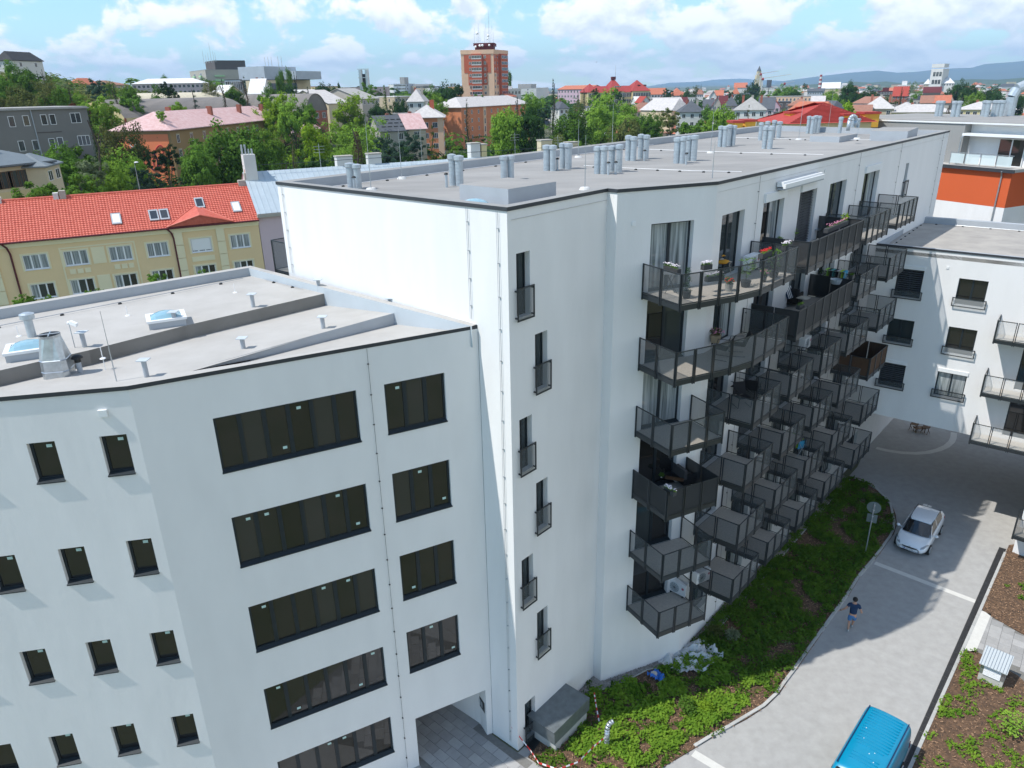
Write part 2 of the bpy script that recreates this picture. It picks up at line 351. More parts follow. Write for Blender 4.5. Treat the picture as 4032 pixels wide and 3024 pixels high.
b = MB(); b.prism(BED2, -0.02, 0.05); b.build('bark_mulched_bed', BARK, kind='structure')
BED3 = [KEND, KERB2b[1], KERB2b[0], (21.54, 27.16), (21.72, 26.91), (22.51, 25.55), (22.56, 25.19), (24.5, 24.0), (27, 22), (22, 12)]
b = MB(); b.prism(BED3, -0.02, 0.05); b.build('bark_mulched_bed', BARK, kind='structure')
# joint bed under the slab path and its slabs
PATH = [(23.59, 30.03), (24.49, 28.14), (30.5, 29.1), (27, 23), (22.57, 25.22), (22.53, 25.58), (21.73, 26.95), (21.02, 27.16)]
sheet('path_bed', PATH, 0.012, JOINT, 0.01)

def inside(p, poly):
    x, y = p[0], p[1]; c = False; j = len(poly)-1
    for i in range(len(poly)):
        xi, yi, xj, yj = poly[i][0], poly[i][1], poly[j][0], poly[j][1]
        if (yi > y) != (yj > y) and x < (xj-xi)*(y-yi)/(yj-yi)+xi: c = not c
        j = i
    return c
def seg_dist(p, poly):
    best = 9e9; p = Vector(p[:2])
    for i in range(len(poly)):
        a = Vector(poly[i][:2]); b = Vector(poly[(i+1) % len(poly)][:2]); ab = b-a
        t = max(0, min(1, (p-a).dot(ab)/max(ab.length_squared, 1e-9))); best = min(best, (p-a-ab*t).length)
    return best
def slabs(poly, org, ang, w, h, z, gap, name, m, parent, lim=300, stagger=0.5):
    me = MB(); me.pbox((gap, gap, -0.03), (w-gap*2, 0, 0), (0, h-gap*2, 0), (0, 0, 0.03)); first = me.build(name, m, parent, local=True)
    bv = first.data; n = 0; d = Vector((math.cos(ang), math.sin(ang))); e = Vector((-d.y, d.x)); used = False; ex = MB()
    cells = []
    for i in range(-60, 60):
        for j in range(-60, 60):
            o = Vector(org)+d*((i+(stagger if j % 2 else 0))*w)+e*(j*h)
            cor = [o, o+d*w, o+d*w+e*h, o+e*h]
            if all(inside(c, poly) for c in cor): cells.append((o.length, o))
    cells.sort(key=lambda q: q[0])
    for k, (_, o) in enumerate(cells[:lim]):
        s = first if k == 0 else bpy.data.objects.new(name, bv)
        if k: COL.objects.link(s); s.parent = parent
        s.location = (o.x, o.y, z+random.uniform(-0.003, 0.003)); s.rotation_euler = (random.uniform(-.003, .003), random.uniform(-.003, .003), ang)
# entrance paving by the passage: large concrete slabs over a jointed bed
ENT = [(-1.1, 22.9), (-1.5, 23.4), (-4.0, 27.2), (-7.2, 25.6), (-3.9, 21.4), (-6.5, 15.0), (1.2, 15.0), (2.4, 19.6), (1.3, 20.85), (0.3, 21.7), (-0.08, 22.0)]
pv = sheet('entrance_paving', ENT, 0.012, JOINT, 0.01)
slabs(ENT, (-1.0, 22.9), R(-42.6), 0.60, 0.40, 0.045, 0.006, 'paving_slab', SLAB, pv)
pp = bpy.data.objects['path_bed']
slabs(PATH, PATH[0], R(51), 0.50, 0.50, 0.045, 0.005, 'path_slab', SLAB, pp, 160)
# pale bands
def strip(name, pts, w, z, m, kind='structure'):
    b = MB(); L = []; Rr = []
    for i, p in enumerate(pts):
        a = Vector(pts[max(i-1, 0)][:2]); c = Vector(pts[min(i+1, len(pts)-1)][:2]); t = (c-a).normalized(); nn = Vector((-t.y, t.x)); q = Vector(p[:2])
        L.append(q+nn*w/2); Rr.append(q-nn*w/2)
    for i in range(len(pts)-1):
        b.poly([(*Rr[i], z), (*Rr[i+1], z), (*L[i+1], z), (*L[i], z)])
    return b.build(name, m, kind=kind)
strip('pale_paving_band', [(20.08, 34.15), (23.74, 30.65)], 0.34, 0.006, BAND)
strip('pale_paving_band', [(23.65, 29.84), (21.25, 27.15)], 0.50, 0.05, BAND)
strip('pale_paving_band', [(26.63, 47.99), (27.18, 47.57), (28.04, 47.18), (29.01, 47.02), (29.96, 47.13), (30.90, 47.48), (31.81, 48.03), (32.60, 48.75), (33.11, 49.42), (33.61, 50.25)], 0.42, 0.006, BAND)
strip('pale_paving_band', [(7.01, 21.81), (8.6, 20.4), (10.6, 18.2)], 0.36, 0.012, BAND)
sheet('footpath', [(7.20, 22.01), (5.2, 20.9), (2.4, 19.6), (3, 15), (10, 17.5)], 0.009, SLAB, 0.008)

# kerb stones, one metre each
kr = MB(); kr.box(0, 0, -0.1, 0.985, 0.13, 0.10); k0 = None
def kerbs(pts, par, z=0.0):
    global k0
    pts = [Vector(p[:2]) for p in pts]; i = 0; pos = pts[0].copy(); rem = []
    path = [pts[0]]
    # resample at 1 m
    cur = pts[0].copy(); out = [cur.copy()]
    for a in pts[1:]:
        while (a-cur).length >= 1.0:
            cur = cur+(a-cur).normalized(); out.append(cur.copy())
    for p, q in zip(out, out[1:]):
        if k0 is None: s = kr.build('kerb_stone', KERB, par, local=True); k0 = s.data
        else: s = bpy.data.objects.new('kerb_stone', k0); COL.objects.link(s); s.parent = par
        s.location = (p.x, p.y, z+random.uniform(-.004, .004)); s.rotation_euler = (0, 0, math.atan2((q-p).y, (q-p).x))
rd = bpy.data.objects['paved_road']
kerbs(KERB1, rd)
kerbs([tuple(Vector(KERB2[0])+Vector((.05, 0))), *KERB2[1:], KERB2b[0], KEND][::-1], rd, -0.03)
# slot drain: dark grated channel along the right side of the drive
dr = MB()
da, db = Vector((27.95, 35.30)), Vector((18.27, 24.38)); dd = (db-da).normalized(); db = db+dd*9; dn = Vector((-dd.y, dd.x))
GRT = mat('drain_grating', (0.06, 0.06, 0.062), 0.6, metal=0.4, var=0.3, vs=4)
ch = thing('drainage_channel', 'long dark grated drainage channel along the right side of the drive', 'drain', (da.x, da.y, 0))
Ld = (db-da).length; n = int(Ld); gm = None
for i in range(n):
    if gm is None:
        q = MB(); q.box(0.005, -0.17, 0, 0.985, 0.17, 0.012)
        for j in range(12): q.box(0.03+j*0.08, -0.13, 0.012, 0.07+j*0.08, 0.13, 0.02)
        s = q.build('drain_grate', GRT, ch, local=True); gm = s.data
    else: s = bpy.data.objects.new('drain_grate', gm); COL.objects.link(s); s.parent = ch
    s.location = (dd.x*i, dd.y*i, 0.004); s.rotation_euler = (0, 0, math.atan2(dd.y, dd.x))
# gravel strip hugging the apartment block, with its concrete edging
GR_IN = [(1.85, 24.0), (3.43, 25.95), (3.73, 25.63), (7.6, 27.25), (22.4, 43.98)]
GR_OUT = [(2.38, 24.11), (3.37, 25.18), (3.72, 25.17), (4.51, 25.44), (5.98, 26.33), (7.9, 26.65), (22.85, 43.55)]
gv = MB(); gv.prism(GR_IN+GR_OUT[::-1], 0.0, 0.075); gv.build('gravel_strip', GRAVEL, kind='structure')
ge = strip('concrete_edging', GR_OUT, 0.07, 0.10, KERB)
# loose pebbles that can be told apart only as a mass
pb = MB()
for _ in range(2600):
    t = random.random()**1.3*len(GR_IN[:-1]); i = int(t); f = t-i
    if i > 2 and random.random() < .4: continue
    a = Vector(GR_IN[i]).lerp(Vector(GR_IN[min(i+1, 4)]), f); j = min(int((i+f)*6/4), 5); ff = (i+f)*6/4-j
    o = Vector(GR_OUT[j]).lerp(Vector(GR_OUT[min(j+1, 6)]), ff); p = a.lerp(o, random.random()); r = random.uniform(.02, .05)
    pb.pbox((p.x, p.y, 0.07), (r, r*.4, .01), (-r*.3, r, 0), (0, .01, r*.8))
pb.build('loose_pebbles', mat('pebble', (0.38, 0.36, 0.33), 0.9, vs=9, col2=(0.16, 0.15, 0.145)), kind='stuff')

# ------------------------------------------------------------------ bed planting (uncountable: stuff)
def chips(name, polys, n, m, z=0.06):
    q = MB()
    for poly, k in polys:
        xs = [p[0] for p in poly]; ys = [p[1] for p in poly]; c = 0
        while c < n*k:
            x, y = random.uniform(min(xs), max(xs)), random.uniform(min(ys), max(ys))
            if not inside((x, y), poly): 
                c += 0.15; continue
            a = random.random()*6.28; l = random.uniform(.04, .11); w = random.uniform(.015, .04); t = random.uniform(-.35, .35)
            d = Vector((math.cos(a), math.sin(a), t)); e = Vector((-math.sin(a), math.cos(a), random.uniform(-.6, .6)))
            p = Vector((x, y, z+.02)); q.poly([p, p+d*l, p+d*l+e*w, p+e*w]); c += 1
    return q.build(name, m, kind='stuff')
CH = mat('bark_chip', (0.40, 0.255, 0.155), 1.0, vs=30, col2=(0.17, 0.10, 0.06))
chips('bark_chips', [(BED1, .62), (BED2, .16), (BED3, .22)], 26000, CH)
def leafclump(q, p, r, n, ls, up=0.5, zs=1.0):
    for _ in range(n):
        d = Vector((random.gauss(0, 1), random.gauss(0, 1), abs(random.gauss(0, 1))*up)).normalized()*r*random.uniform(.3, 1)
        c = Vector(p)+Vector((d.x, d.y, d.z*zs)); nn = (d.normalized()*.6+Vector((random.gauss(0, .5), random.gauss(0, .5), .7+random.random()))).normalized()
        t = nn.orthogonal().normalized(); t.rotate(Matrix.Rotation(random.random()*6.28, 3, nn)); s = nn.cross(t); l = ls*random.uniform(.6, 1.3)
        q.poly([c, c+t*l*.5+s*l*.28, c+t*l, c+t*l*.5-s*l*.28])
def planting(name, poly, n, m, size, ls, cond=None, h=0.3, per=9):
    q = MB(); xs = [p[0] for p in poly]; ys = [p[1] for p in poly]; c = 0; tries = 0
    while c < n and tries < n*25:
        tries += 1; x, y = random.uniform(min(xs), max(xs)), random.uniform(min(ys), max(ys))
        if not inside((x, y), poly) or (cond and not cond(x, y)): continue
        s = size*random.uniform(.6, 1.3); leafclump(q, (x, y, .08+s*.35*h/.3), s, per, ls, zs=h/.3); c += 1
    return q.build(name, m, kind='stuff')
def nz(x, y, s, o=0): return noise.noise((x*s, y*s, o))
GC1 = leafmat('groundcover_bright', (0.24, 0.38, 0.045), (0.11, 0.23, 0.025), 2.5)
GC2 = leafmat('groundcover_dark', (0.14, 0.24, 0.03), (0.06, 0.13, 0.02), 2.5)
GC3 = leafmat('groundcover_silver', (0.28, 0.32, 0.20), (0.18, 0.23, 0.12), 3)
far = lambda x, y: x+y*0.8 > 31.0
near = lambda x, y: not far(x, y)
planting('low_groundcover', BED1, 4600, GC2, 0.17, 0.15, lambda x, y: far(x, y) and nz(x, y, .9, 3) > -.38 + .45*random.random() and seg_dist((x, y), BED1) > .22, .34, 8)
planting('leafy_groundcover', BED1, 1650, GC1, 0.18, 0.16, lambda x, y: near(x, y) and nz(x, y, 1.1, 9) > -.25 + .4*random.random() and x+y > 24.2 and seg_dist((x, y), BED1) > .45, .32, 10)
planting('low_groundcover', BED1, 900, GC2, 0.14, 0.12, lambda x, y: near(x, y) and nz(x, y, .9, 19) > .0, .2, 8)
planting('silver_groundcover', BED1, 90, GC3, 0.14, 0.10, lambda x, y: nz(x, y, .5, 40) > .28, .25, 9)
planting('tufted_groundcover', BED2, 150, GC2, 0.13, 0.13, lambda x, y: 26.0 < x < 31 and y < 32 and nz(x, y, 1.2, 2) > -.05, .3, 14)
planting('leafy_groundcover', BED3, 1300, GC1, 0.15, 0.13, lambda x, y: nz(x, y, .9, 6) > -.1 + .35*random.random() or x > 24.5, .25, 9)
# single shrubs in the front bed
def shrub(x, y, r, m, label, group='single shrubs in the beds'):
    q = MB(); h = r*1.3
    for _ in range(26):
        d = Vector((random.gauss(0, 1), random.gauss(0, 1), random.random()*1.6)).normalized()*r*.6; leafclump(q, (x+d.x, y+d.y, .1+d.z*1.1+r*.25), r*.5, 14, .12)
    t = thing('shrub', label, 'shrub', (x, y, .05), group); q.build('foliage', m, t)
    s = MB()
    for k in range(5): s.tube((x, y, .03), (x+random.uniform(-r, r)*.5, y+random.uniform(-r, r)*.5, r*.9), .02, .01, 5)
    s.build('stem', BARKM, t)
sp = (7.25, 23.93); shrub(*sp, 0.48, LEAF['mid'], 'tallest green shrub in the front bed beside a yellow one')
sp = (8.08, 23.91); shrub(*sp, 0.33, LEAF['lime'], 'bright yellow shrub in the sunlit front bed')
sp = (8.08, 23.31); shrub(*sp, 0.36, GC1, 'light green shrub just below the yellow shrub')
sp = (9.65, 28.53); shrub(*sp, 0.42, LEAF['olive'], 'olive flowering shrub behind the plastic sheeting')
sp = (10.43, 28.33); shrub(*sp, 0.36, GC3, 'yellow flowered pale shrub right of the olive one')
sp = (20.34, 22.52); shrub(*sp, 0.75, LEAF['light'], 'feathery light green shrub at the lower right corner')

# ------------------------------------------------------------------ apartment block (main building)
T_ROOF, T_SURF = 21.73, 21.33
G_ = (21.5, 64.6)
foot = [E_, A_, S1_, S2_, K_, D_, G_, (11.6, 53.6)]
apt = thing('apartment_building', 'long white seven storey apartment block with stacked dark balconies', 'building', (0, 0, 0))
LV = [(20.42, 17.95), (17.62, 15.15), (14.82, 12.35), (12.0, 9.55), (9.18, 6.7), (6.35, 3.9), (3.55, 1.1)]   # (door head, floor) per storey, top first
w = MB()
stair = []
for s, zt, zb in ((.38, 20.27, 18.2), (1.26, 17.44, 15.4), (.41, 14.64, 12.6), (1.27, 11.84, 9.78), (.41, 9.0, 6.95), (1.27, 6.1, 4.0), (.46, 2.11, 0.02)): stair.append((s, s+.65, zb, zt))
facade(w, FAS, 0, FAS.L, 0, T_ROOF-.12, stair, .3)
sk = [(1.44, 3.27, f, h) for h, f in LV[:6]]
facade(w, FSK, 0, FSK.L, 0, T_ROOF-.12, sk, .3)
COLS = [(0.62, 2.57), (4.32, 6.47), (8.22, 10.28), (12.0, 14.35), (17.1, 19.7)]
kd = []
for i, (h, f) in enumerate(LV[:7]):
    for j, (a, c) in enumerate(COLS): kd.append((a, c, f if i < 6 else 1.6, h))
kd.append((24.95, 25.6, 18.35, 20.32)); kd.append((22.0, 24.6, 0.0, 2.6))
facade(w, FKD, 0, FKD.L, 0, T_ROOF-.12, kd, .3)
facade(w, FCA, 0, FCA.L, 0, T_ROOF-.12, [])
facade(w, FR(S1_, S2_), 0, FR(S1_, S2_).L, 0, T_ROOF-.12, [])
facade(w, FR(D_, G_), 0, FR(D_, G_).L, 0, T_ROOF-.12, []); facade(w, FR(G_, (11.6, 53.6)), 0, FR(G_, (11.6, 53.6)).L, 0, T_ROOF-.12, []); facade(w, FR((11.6, 53.6), E_), 0, FR((11.6, 53.6), E_).L, 0, T_ROOF-.12, [])
w.build('wall', PLASTER, apt)
# roof: membrane, raised rim with dark metal edge
b = MB(); b.poly([(p[0]*.995+.13, p[1]*.995+.22, T_SURF) for p in foot]); b.build('roof_membrane', ROOFG, apt)
def rim(par, pts, zt, wid, drop=0.12, out=0.04, zin=None, mt=None, closed=True, name='roof_edge', inner=None):
    """coping strip along a closed plan polygon (counter-clockwise or not): top sheet, dark outer nosing, inner upstand"""
    n = len(pts); P = [Vector(p[:2]) for p in pts]; ar = sum(P[i].x*P[(i+1) % n].y-P[(i+1) % n].x*P[i].y for i in range(n)); sgn = 1 if ar > 0 else -1
    def off(dist):
        O = []
        for i in range(n):
            d0 = (P[i]-P[i-1]).normalized(); d1 = (P[(i+1) % n]-P[i]).normalized(); n0 = Vector((d0.y, -d0.x))*sgn; n1 = Vector((d1.y, -d1.x))*sgn
            bis = (n0+n1).normalized(); O.append(P[i]+bis*dist/max(bis.dot(n0), .35))
        return O
    o, ii = off(out), off(-wid); z = zt if isinstance(zt, (list, tuple)) else [zt]*n
    t, e, u = MB(), MB(), MB()
    for i in range(n if closed else n-1):
        j = (i+1) % n
        t.poly([(*o[i], z[i]), (*o[j], z[j]), (*ii[j], z[j]-.02), (*ii[i], z[i]-.02)])
        e.poly([(*o[i], z[i]-drop), (*o[j], z[j]-drop), (*o[j], z[j]-.003), (*o[i], z[i]-.003)])
        e.poly([(*o[i], z[i]-drop), (*P[i], z[i]-drop), (*P[j], z[j]-drop), (*o[j], z[j]-drop)])
        u.poly([(*ii[i], zin), (*ii[i], z[i]-.02), (*ii[j], z[j]-.02), (*ii[j], zin)])
    tp = t.build(name, mt or UPST, par); e.build('edge_profile', EDGE, par); u.build('upstand', inner or UPST, par)
rim(apt, foot, T_ROOF, .42, zin=T_SURF-.05, mt=mat('coping_membrane', (0.30, 0.30, 0.29), .85, var=.15, vs=1))
# lift overrun boxes on the roof
def rbox(x, y, L, Wd, h, rz, z, name='roof_box', lid=ROOFG, side=UPST, par=None):
    q = MB(); c, s = math.cos(rz), math.sin(rz); q.pbox((x, y, z), (L*c, L*s, 0), (-Wd*s, Wd*c, 0), (0, 0, h), 0, 1); return q.build(name, [side, lid], par or apt)
rbox(0.0, 24.45, 2.45, 2.3, 0.62, R(47), T_SURF)
rbox(21.4, 49.6, 3.5, 1.9, 0.36, R(48.5), T_SURF)
rbox(25.6, 49.3, 5.2, 2.2, 0.62, R(56), T_SURF)
q = MB()
for k in range(4): q.pbox((25.3-.02, 50.9-.0, T_SURF+.12+k*.09), (.26, -.3, 0), (-.01, -.01, 0), (0, 0, .045))
q.build('vent_louvre', WHITE, apt)
q = MB(); _p = (-1.10, 24.21); q.ball((_p[0], _p[1], T_SURF+.12), .52, 0, 14, 5, .5, True); q.build('rooflight_dome', GLASSB, apt, smooth=True)

# galvanised vent pipes with wide caps, in clusters
def vent(x, y, z, h, r, par, cap=1.3, bend=False):
    q = MB(); q.tube((x, y, z), (x, y, z+h*.84), r, r, 14)
    for k in range(1, 7): q.tube((x, y, z+h*.84*k/7-.008), (x, y, z+h*.84*k/7+.008), r*1.05, r*1.05, 14)
    o = q.build('vent_pipe', GALVR, par)
    c = MB(); c.tube((x, y, z+h*.80), (x, y, z+h*.845), r*1.02, r*cap*.98, 14); c.tube((x, y, z+h*.845), (x, y, z+h*.97), r*cap, r*cap, 14); c.tube((x, y, z+h*.97), (x, y, z+h), r*cap*.96, r*.5, 14)
    c.build('vent_cap', GALVR, o)
VX = [(-6.05,29.23,.95),(-5.74,28.99,.92),(-2.16,29.6,1.17),(-1.88,29.43,1.13),(-.16,31.09,.95),(.12,31.22,.94),(1.76,34.4,1.1),(2.03,34.24,1.1),(2.53,35.15,1.12),(2.78,34.87,1.12),(3.85,32.75,1.12),(4.11,32.56,1.15),(4.57,33.5,1.08),(4.85,33.18,1.15),(6.05,38.47,1.2),(6.29,38.28,1.15),(6.81,39.22,1.2),(7.06,39.02,1.17),(8.09,36.57,1.17),(8.33,36.4,1.22),(8.91,37.71,1.16),(9.14,37.53,1.2),(12.7,45.94,1.18),(12.9,45.68,1.17),(13.39,46.58,1.2),(13.67,46.61,1.16),(14.7,43.95,1.2),(14.94,43.7,1.2),(17.32,51.53,1.13),(18.13,52.61,1.14),(18.38,52.26,1.07),(22.01,56.59,1.2),(22.17,56.23,1.17),(22.78,57.28,1.2),(23.0,57.2,1.17),(23.48,54.58,1.18),(25.32,56.71,1.0),(25.76,56.88,.95),(16.6,50.6,1.1)]
for i, (x, y, h) in enumerate(VX):
    f = 1.046; vent(x*f, y*f, T_SURF, h*f+.02, .135*f if i % 3 else .15*f, apt)
# gooseneck duct at the far end
q = MB(); gx, gy = 23.9*1.046, 54.2*1.046; pts = [(gx, gy, T_SURF+.3), (gx, gy, T_SURF+1.0)]
for k in range(1, 7): t = math.pi*k/6; pts.append((gx+.3*(1-math.cos(t)), gy+.12*(1-math.cos(t)), T_SURF+1.0+.3*math.sin(t)))
pts.append((gx+.6, gy+.24, T_SURF+.6)); q.path(pts, .13, 12); q.build('gooseneck_duct', GALVR, apt, smooth=True)
# small black soil-pipe caps
def cap(x, y, z, h, par, r=.055):
    q = MB(); q.tube((x, y, z), (x, y, z+h), r, r, 10); o = q.build('soil_pipe', GALVR, par); c = MB(); c.ball((x, y, z+h), r*1.7, 0, 10, 4, .8, True); c.build('pipe_cowl', DARK, o, smooth=True)
for c in ((-6.06, 29.84), (-2.47, 30.36), (2.35, 36.03), (4.46, 33.70), (4.81, 33.90), (7.13, 39.80), (8.78, 37.52)): cap(c[0], c[1], T_SURF, .5, apt)
# lightning wire on the flat roof with its domed holders
def wire(pts, par, z, step=1.1, white=True):
    q = MB(); P = [Vector((p[0], p[1], z+.07)) for p in pts]; q.path(P, .012, 5); q.build('conductor_wire', WHITE if white else GALV, par)
    for a, c in zip(P, P[1:]):
        n = max(1, int((c-a).length/step))
        for k in range(n):
            p = a.lerp(c, (k+.5)/n); h = MB(); h.ball((p.x, p.y, z), .075, 0, 8, 3, .9, True); h.build('wire_holder', DARK, par)
wire([(3.73, 37.38), (5.54, 35.83), (8.24, 34.10), (10.27, 33.31)], apt, T_SURF, 1.0)
wire([(8.58, 46.35), (11.00, 44.36), (15.24, 41.65), (16.80, 40.65)], apt, T_SURF, 1.3)
wire([(16.35, 55.28), (19.28, 53.02), (19.53, 52.70), (23.85, 50.43)], apt, T_SURF, 1.6)
wire([(-7.6, 30.4), (9.5, 50.0)], apt, T_SURF, 2.2)
# down conductors: twin thin rods with clips
def conductor(F, s, z0, z1, par, n=7, twin=True, m=None):
    q = MB()
    for ds in ((-.03, .03) if twin else (0,)):
        q.tube(F.P(s+ds, .05, z0), F.P(s+ds, .05, z1), .006, .006, 5)
    for k in range(n):
        z = z0+(z1-z0)*(k+.5)/n; F.box(q, s-.025, s+.025, 0, .06, z-.01, z+.01)
    q.build('lightning_conductor', m or STEEL, par)
conductor(FCA, FCA.L-1.62, 18.0, 21.6, apt, 4, m=GALV); conductor(FCA, FCA.L-.36, 0.3, 21.6, apt, 20, m=GALV); conductor(FCA, .35, 18.1, 21.6, apt, 5, m=GALV)
for s in (3.6, 15.85, 23.2, 32.9): conductor(FKD, s, 0.3 if s < 20 else 16.3, 21.6, apt, 17 if s < 20 else 6, False)
# stair windows and their juliet rails
def juliet(F, s0, s1, z0, z1, par, out=.10, sheetm=None):
    q = MB()
    F.box(q, s0, s1, out, out+.035, z1-.045, z1); F.box(q, s0, s1, out, out+.035, z0, z0+.045)
    for s in (s0, s1-.04): F.box(q, s, s+.04, out, out+.035, z0+.045, z1-.045); F.box(q, s, s+.04, 0, out, z1-.12, z1-.07); F.box(q, s, s+.04, 0, out, z0+.08, z0+.13)
    F.quad(q, s0+.04, s1-.04, out+.017, z0+.045, z1-.045, 1); q.build('juliet_rail', [STEEL, sheetm or PERF], par)
for (a, c, z0, z1) in stair:
    window(FAS, apt, a, c, z0, z1, .28, 2, [GLASS, GLASSW], fw=.05, mw=.08, sill=False); juliet(FAS, a-.1, c+.08, z0-.08, z0+1.0, apt)
q = MB(); FSK.box(q, .62, .78, 0, .03, 20.42, 20.58); FKD.box(q, 10.9, 11.03, 0, .03, 21.05, 21.2); q.build('wall_box', WHITE, apt)
# balcony doors
GV = [GLASSW, GLASSC, GLASS]
for i, (h, f) in enumerate(LV[:6]):
    window(FSK, apt, 1.44, 3.27, f, h, .28, 2, [[GLASSC, GLASSC], [GLASS, GLASSW], [GLASSC, GLASSC], [GLASS, GLASS], [GLASSW, GLASS], [GLASS, GLASS]][i], fw=.07, mw=.12, sill=True, blind=.45 if i == 5 else 0)
for i, (h, f) in enumerate(LV[:7]):
    for j, (a, c) in enumerate(COLS):
        f2 = f if i < 6 else 1.6
        window(FKD, apt, a, c, f2, h, .28, 2, [GV[(i*3+j*2) % 3], GV[(i+j) % 3]], fw=.07, mw=.11, sill=False, blind=1.0 if (i, j) in ((0, 2), (3, 1)) else (.0 if (i*j) % 3 else .0))
window(FKD, apt, 24.95, 25.6, 18.35, 20.32, .28, 1, GLASS, sill=False); juliet(FKD, 24.85, 25.7, 18.3, 19.3, apt)
juliet(FKD, 21.0, 22.0, 16.9, 17.9, apt, .1)
q = MB(); FKD.box(q, 22.0, 24.6, -.28, -.22, 0, 2.6); q.build('door', FRAME, apt)
# white blind cassettes over some top floor doors, and the folded awning
for a, c in ((4.28, 6.5), (8.18, 10.32), (17.05, 19.75)): q = MB(); FKD.box(q, a, c, .0, .10, 20.45, 20.80); q.build('blind_cassette', WHITE, apt)
q = MB(); FKD.box(q, 5.35, 9.85, .05, .32, 20.98, 21.18); FKD.box(q, 5.35, 9.85, .32, .42, 20.92, 21.1); aw = q.build('awning', WHITE, apt)
q = MB(); FKD.box(q, 5.4, 9.8, .06, .40, 20.86, 20.93); q.build('awning_fabric', UPST, aw)

# ------------------------------------------------------------------ balconies
def balcony(par, poly, F, zd, panels, fac=STEEL, sheetm=None, deck=DECK, rail=1.1):
    """poly: plan outline of the slab; panels: list of plan segments that carry railing"""
    q = MB(); q.prism(poly, zd-.20, zd-.012, 0); o = q.build('balcony', fac, par)
    d = MB(); sh = []
    cx = sum(p[0] for p in poly)/len(poly); cy = sum(p[1] for p in poly)/len(poly)
    d.prism([(p[0]+(cx-p[0])*.03, p[1]+(cy-p[1])*.03) for p in poly], zd-.05, zd, 0); d.build('balcony_deck', deck, o)
    for a, c in panels:
        a, c = Vector(a), Vector(c); f = FR(a, c); n = max(1, round(f.L/.92)); wv = f.L/n
        for k in range(n):
            s0, s1 = k*wv+.02, (k+1)*wv-.02; p = MB()
            for s in (s0, s1-.04): f.box(p, s, s+.04, -.025, .025, zd-.24, zd+rail)
            f.box(p, s0+.035, s1-.035, -.015, .015, zd+rail-.035, zd+rail); f.box(p, s0+.035, s1-.035, -.015, .015, zd+.02, zd+.055)
            f.quad(p, s0+.035, s1-.035, 0, zd+.055, zd+rail-.035, 1)
            p.build('railing_panel', [fac, sheetm or PERF], o)
    return o
def P2(F, s, n): q = F.P(s, n, 0); return (q.x, q.y)
n1 = [P2(FSK, 1.17, .0), P2(FSK, 1.40, 2.1), P2(FSK, 3.9, 1.95), P2(FSK, 3.82, .3)]
for lv in (2, 3, 4, 5):
    zd = LV[lv][1]
    poly = [P2(FSK, 1.17, -.0), n1[1], n1[2], P2(FSK, 3.75, .0)]
    balcony(apt, poly, FSK, zd, [(poly[0], poly[1]), (poly[1], poly[2]), (poly[2], poly[3])], sheetm=PERFD if lv == 3 else PERF)
for lv in (0, 1):       # long corner balconies of the two top floors
    zd = LV[lv][1]; e = 3.4 if lv == 0 else 3.3
    out = [P2(FSK, 1.17, 0), P2(FSK, 1.40, 2.05), P2(FSK, 3.95, 1.9), P2(FKD, .25, 1.93), P2(FKD, e, 1.97), P2(FKD, e, 0)]
    balcony(apt, out+[K_], FSK, zd, list(zip(out, out[1:])), sheetm=PERF)
spans = {0: [(4.5, 11.0), (11.9, 15.2), (16.9, 20.2)], 1: [(4.15, 10.85), (11.9, 14.85), (16.8, 19.85)], 2: [(.65, 3.18), (4.3, 6.85), (8.0, 10.5), (11.6, 14.7), (16.6, 19.6)],
         3: [(.5, 3.1), (4.2, 6.8), (7.85, 10.45), (11.55, 14.55), (16.4, 19.5)], 4: [(.48, 3.1), (4.2, 6.8), (7.85, 10.45), (11.55, 14.6), (16.5, 19.5)], 5: [(.52, 3.1), (4.15, 6.8), (7.85, 10.5), (11.55, 14.6), (16.36, 19.5)]}
for lv, L in spans.items():
    for k, (a, c) in enumerate(L):
        poly = [P2(FKD, a, 0), P2(FKD, a, 2.04), P2(FKD, c, 2.06), P2(FKD, c, 0)]
        sm = PERFD if (lv, k) in ((1, 0), (0, 0)) else (BAMB if (lv, k) == (3, 4) else PERF)
        balcony(apt, poly, FKD, LV[lv][1], list(zip(poly, poly[1:])), sheetm=sm)
# balcony on the hidden street side that peeks out beyond the gable
FE = FR((11.6, 53.6), E_); eL = FE.L
poly = [P2(FE, eL-.15, 0), P2(FE, eL-.15, 1.3), P2(FE, eL-3.4, 1.3), P2(FE, eL-3.4, 0)]
balcony(apt, poly, FE, 17.95, list(zip(poly, poly[1:])), rail=1.3)

# ------------------------------------------------------------------ office block (left)
off = thing('office_building', 'lower white office block with dark ribbon windows on the left', 'building', (0, 0, 0))
LBk = (-11.17, 31.30); LB2 = (-18.14, 25.40); LBx = tuple(Vector(LB2)+(Vector(LB2)-Vector(LBk))*1.2); Z_L = 17.82
w = MB()
fr = [(7.03, 9.10, zb, zt) for zt, zb in ((16.40, 14.68), (13.2, 11.38), (9.95, 8.1), (6.63, 4.77))] + [(1.93, 6.13, zb, zt) for zt, zb in ((16.4, 14.66), (13.1, 11.33), (9.78, 8.0), (6.38, 4.65), (3.05, 1.3))]
ps = (7.08, 10.1, 0.0, 2.45, 6.0)
facade(w, FBC, 0, FBC.L, 0, Z_L-.12, fr+[ps], .16)
lf = [(9+a, 9+c, zb, zt) for zt, zb in ((16.42, 15.24), (13.07, 11.89), (9.74, 8.54), (6.36, 5.16), (3.05, 1.85)) for a, c in ((-5.1, -4.4), (-3.3, -2.6), (-1.53, -.83), (.28, .97), (2.08, 2.77))]
facade(w, FLB, 0, 9+3.07, 0, Z_L-.12, lf, .22)
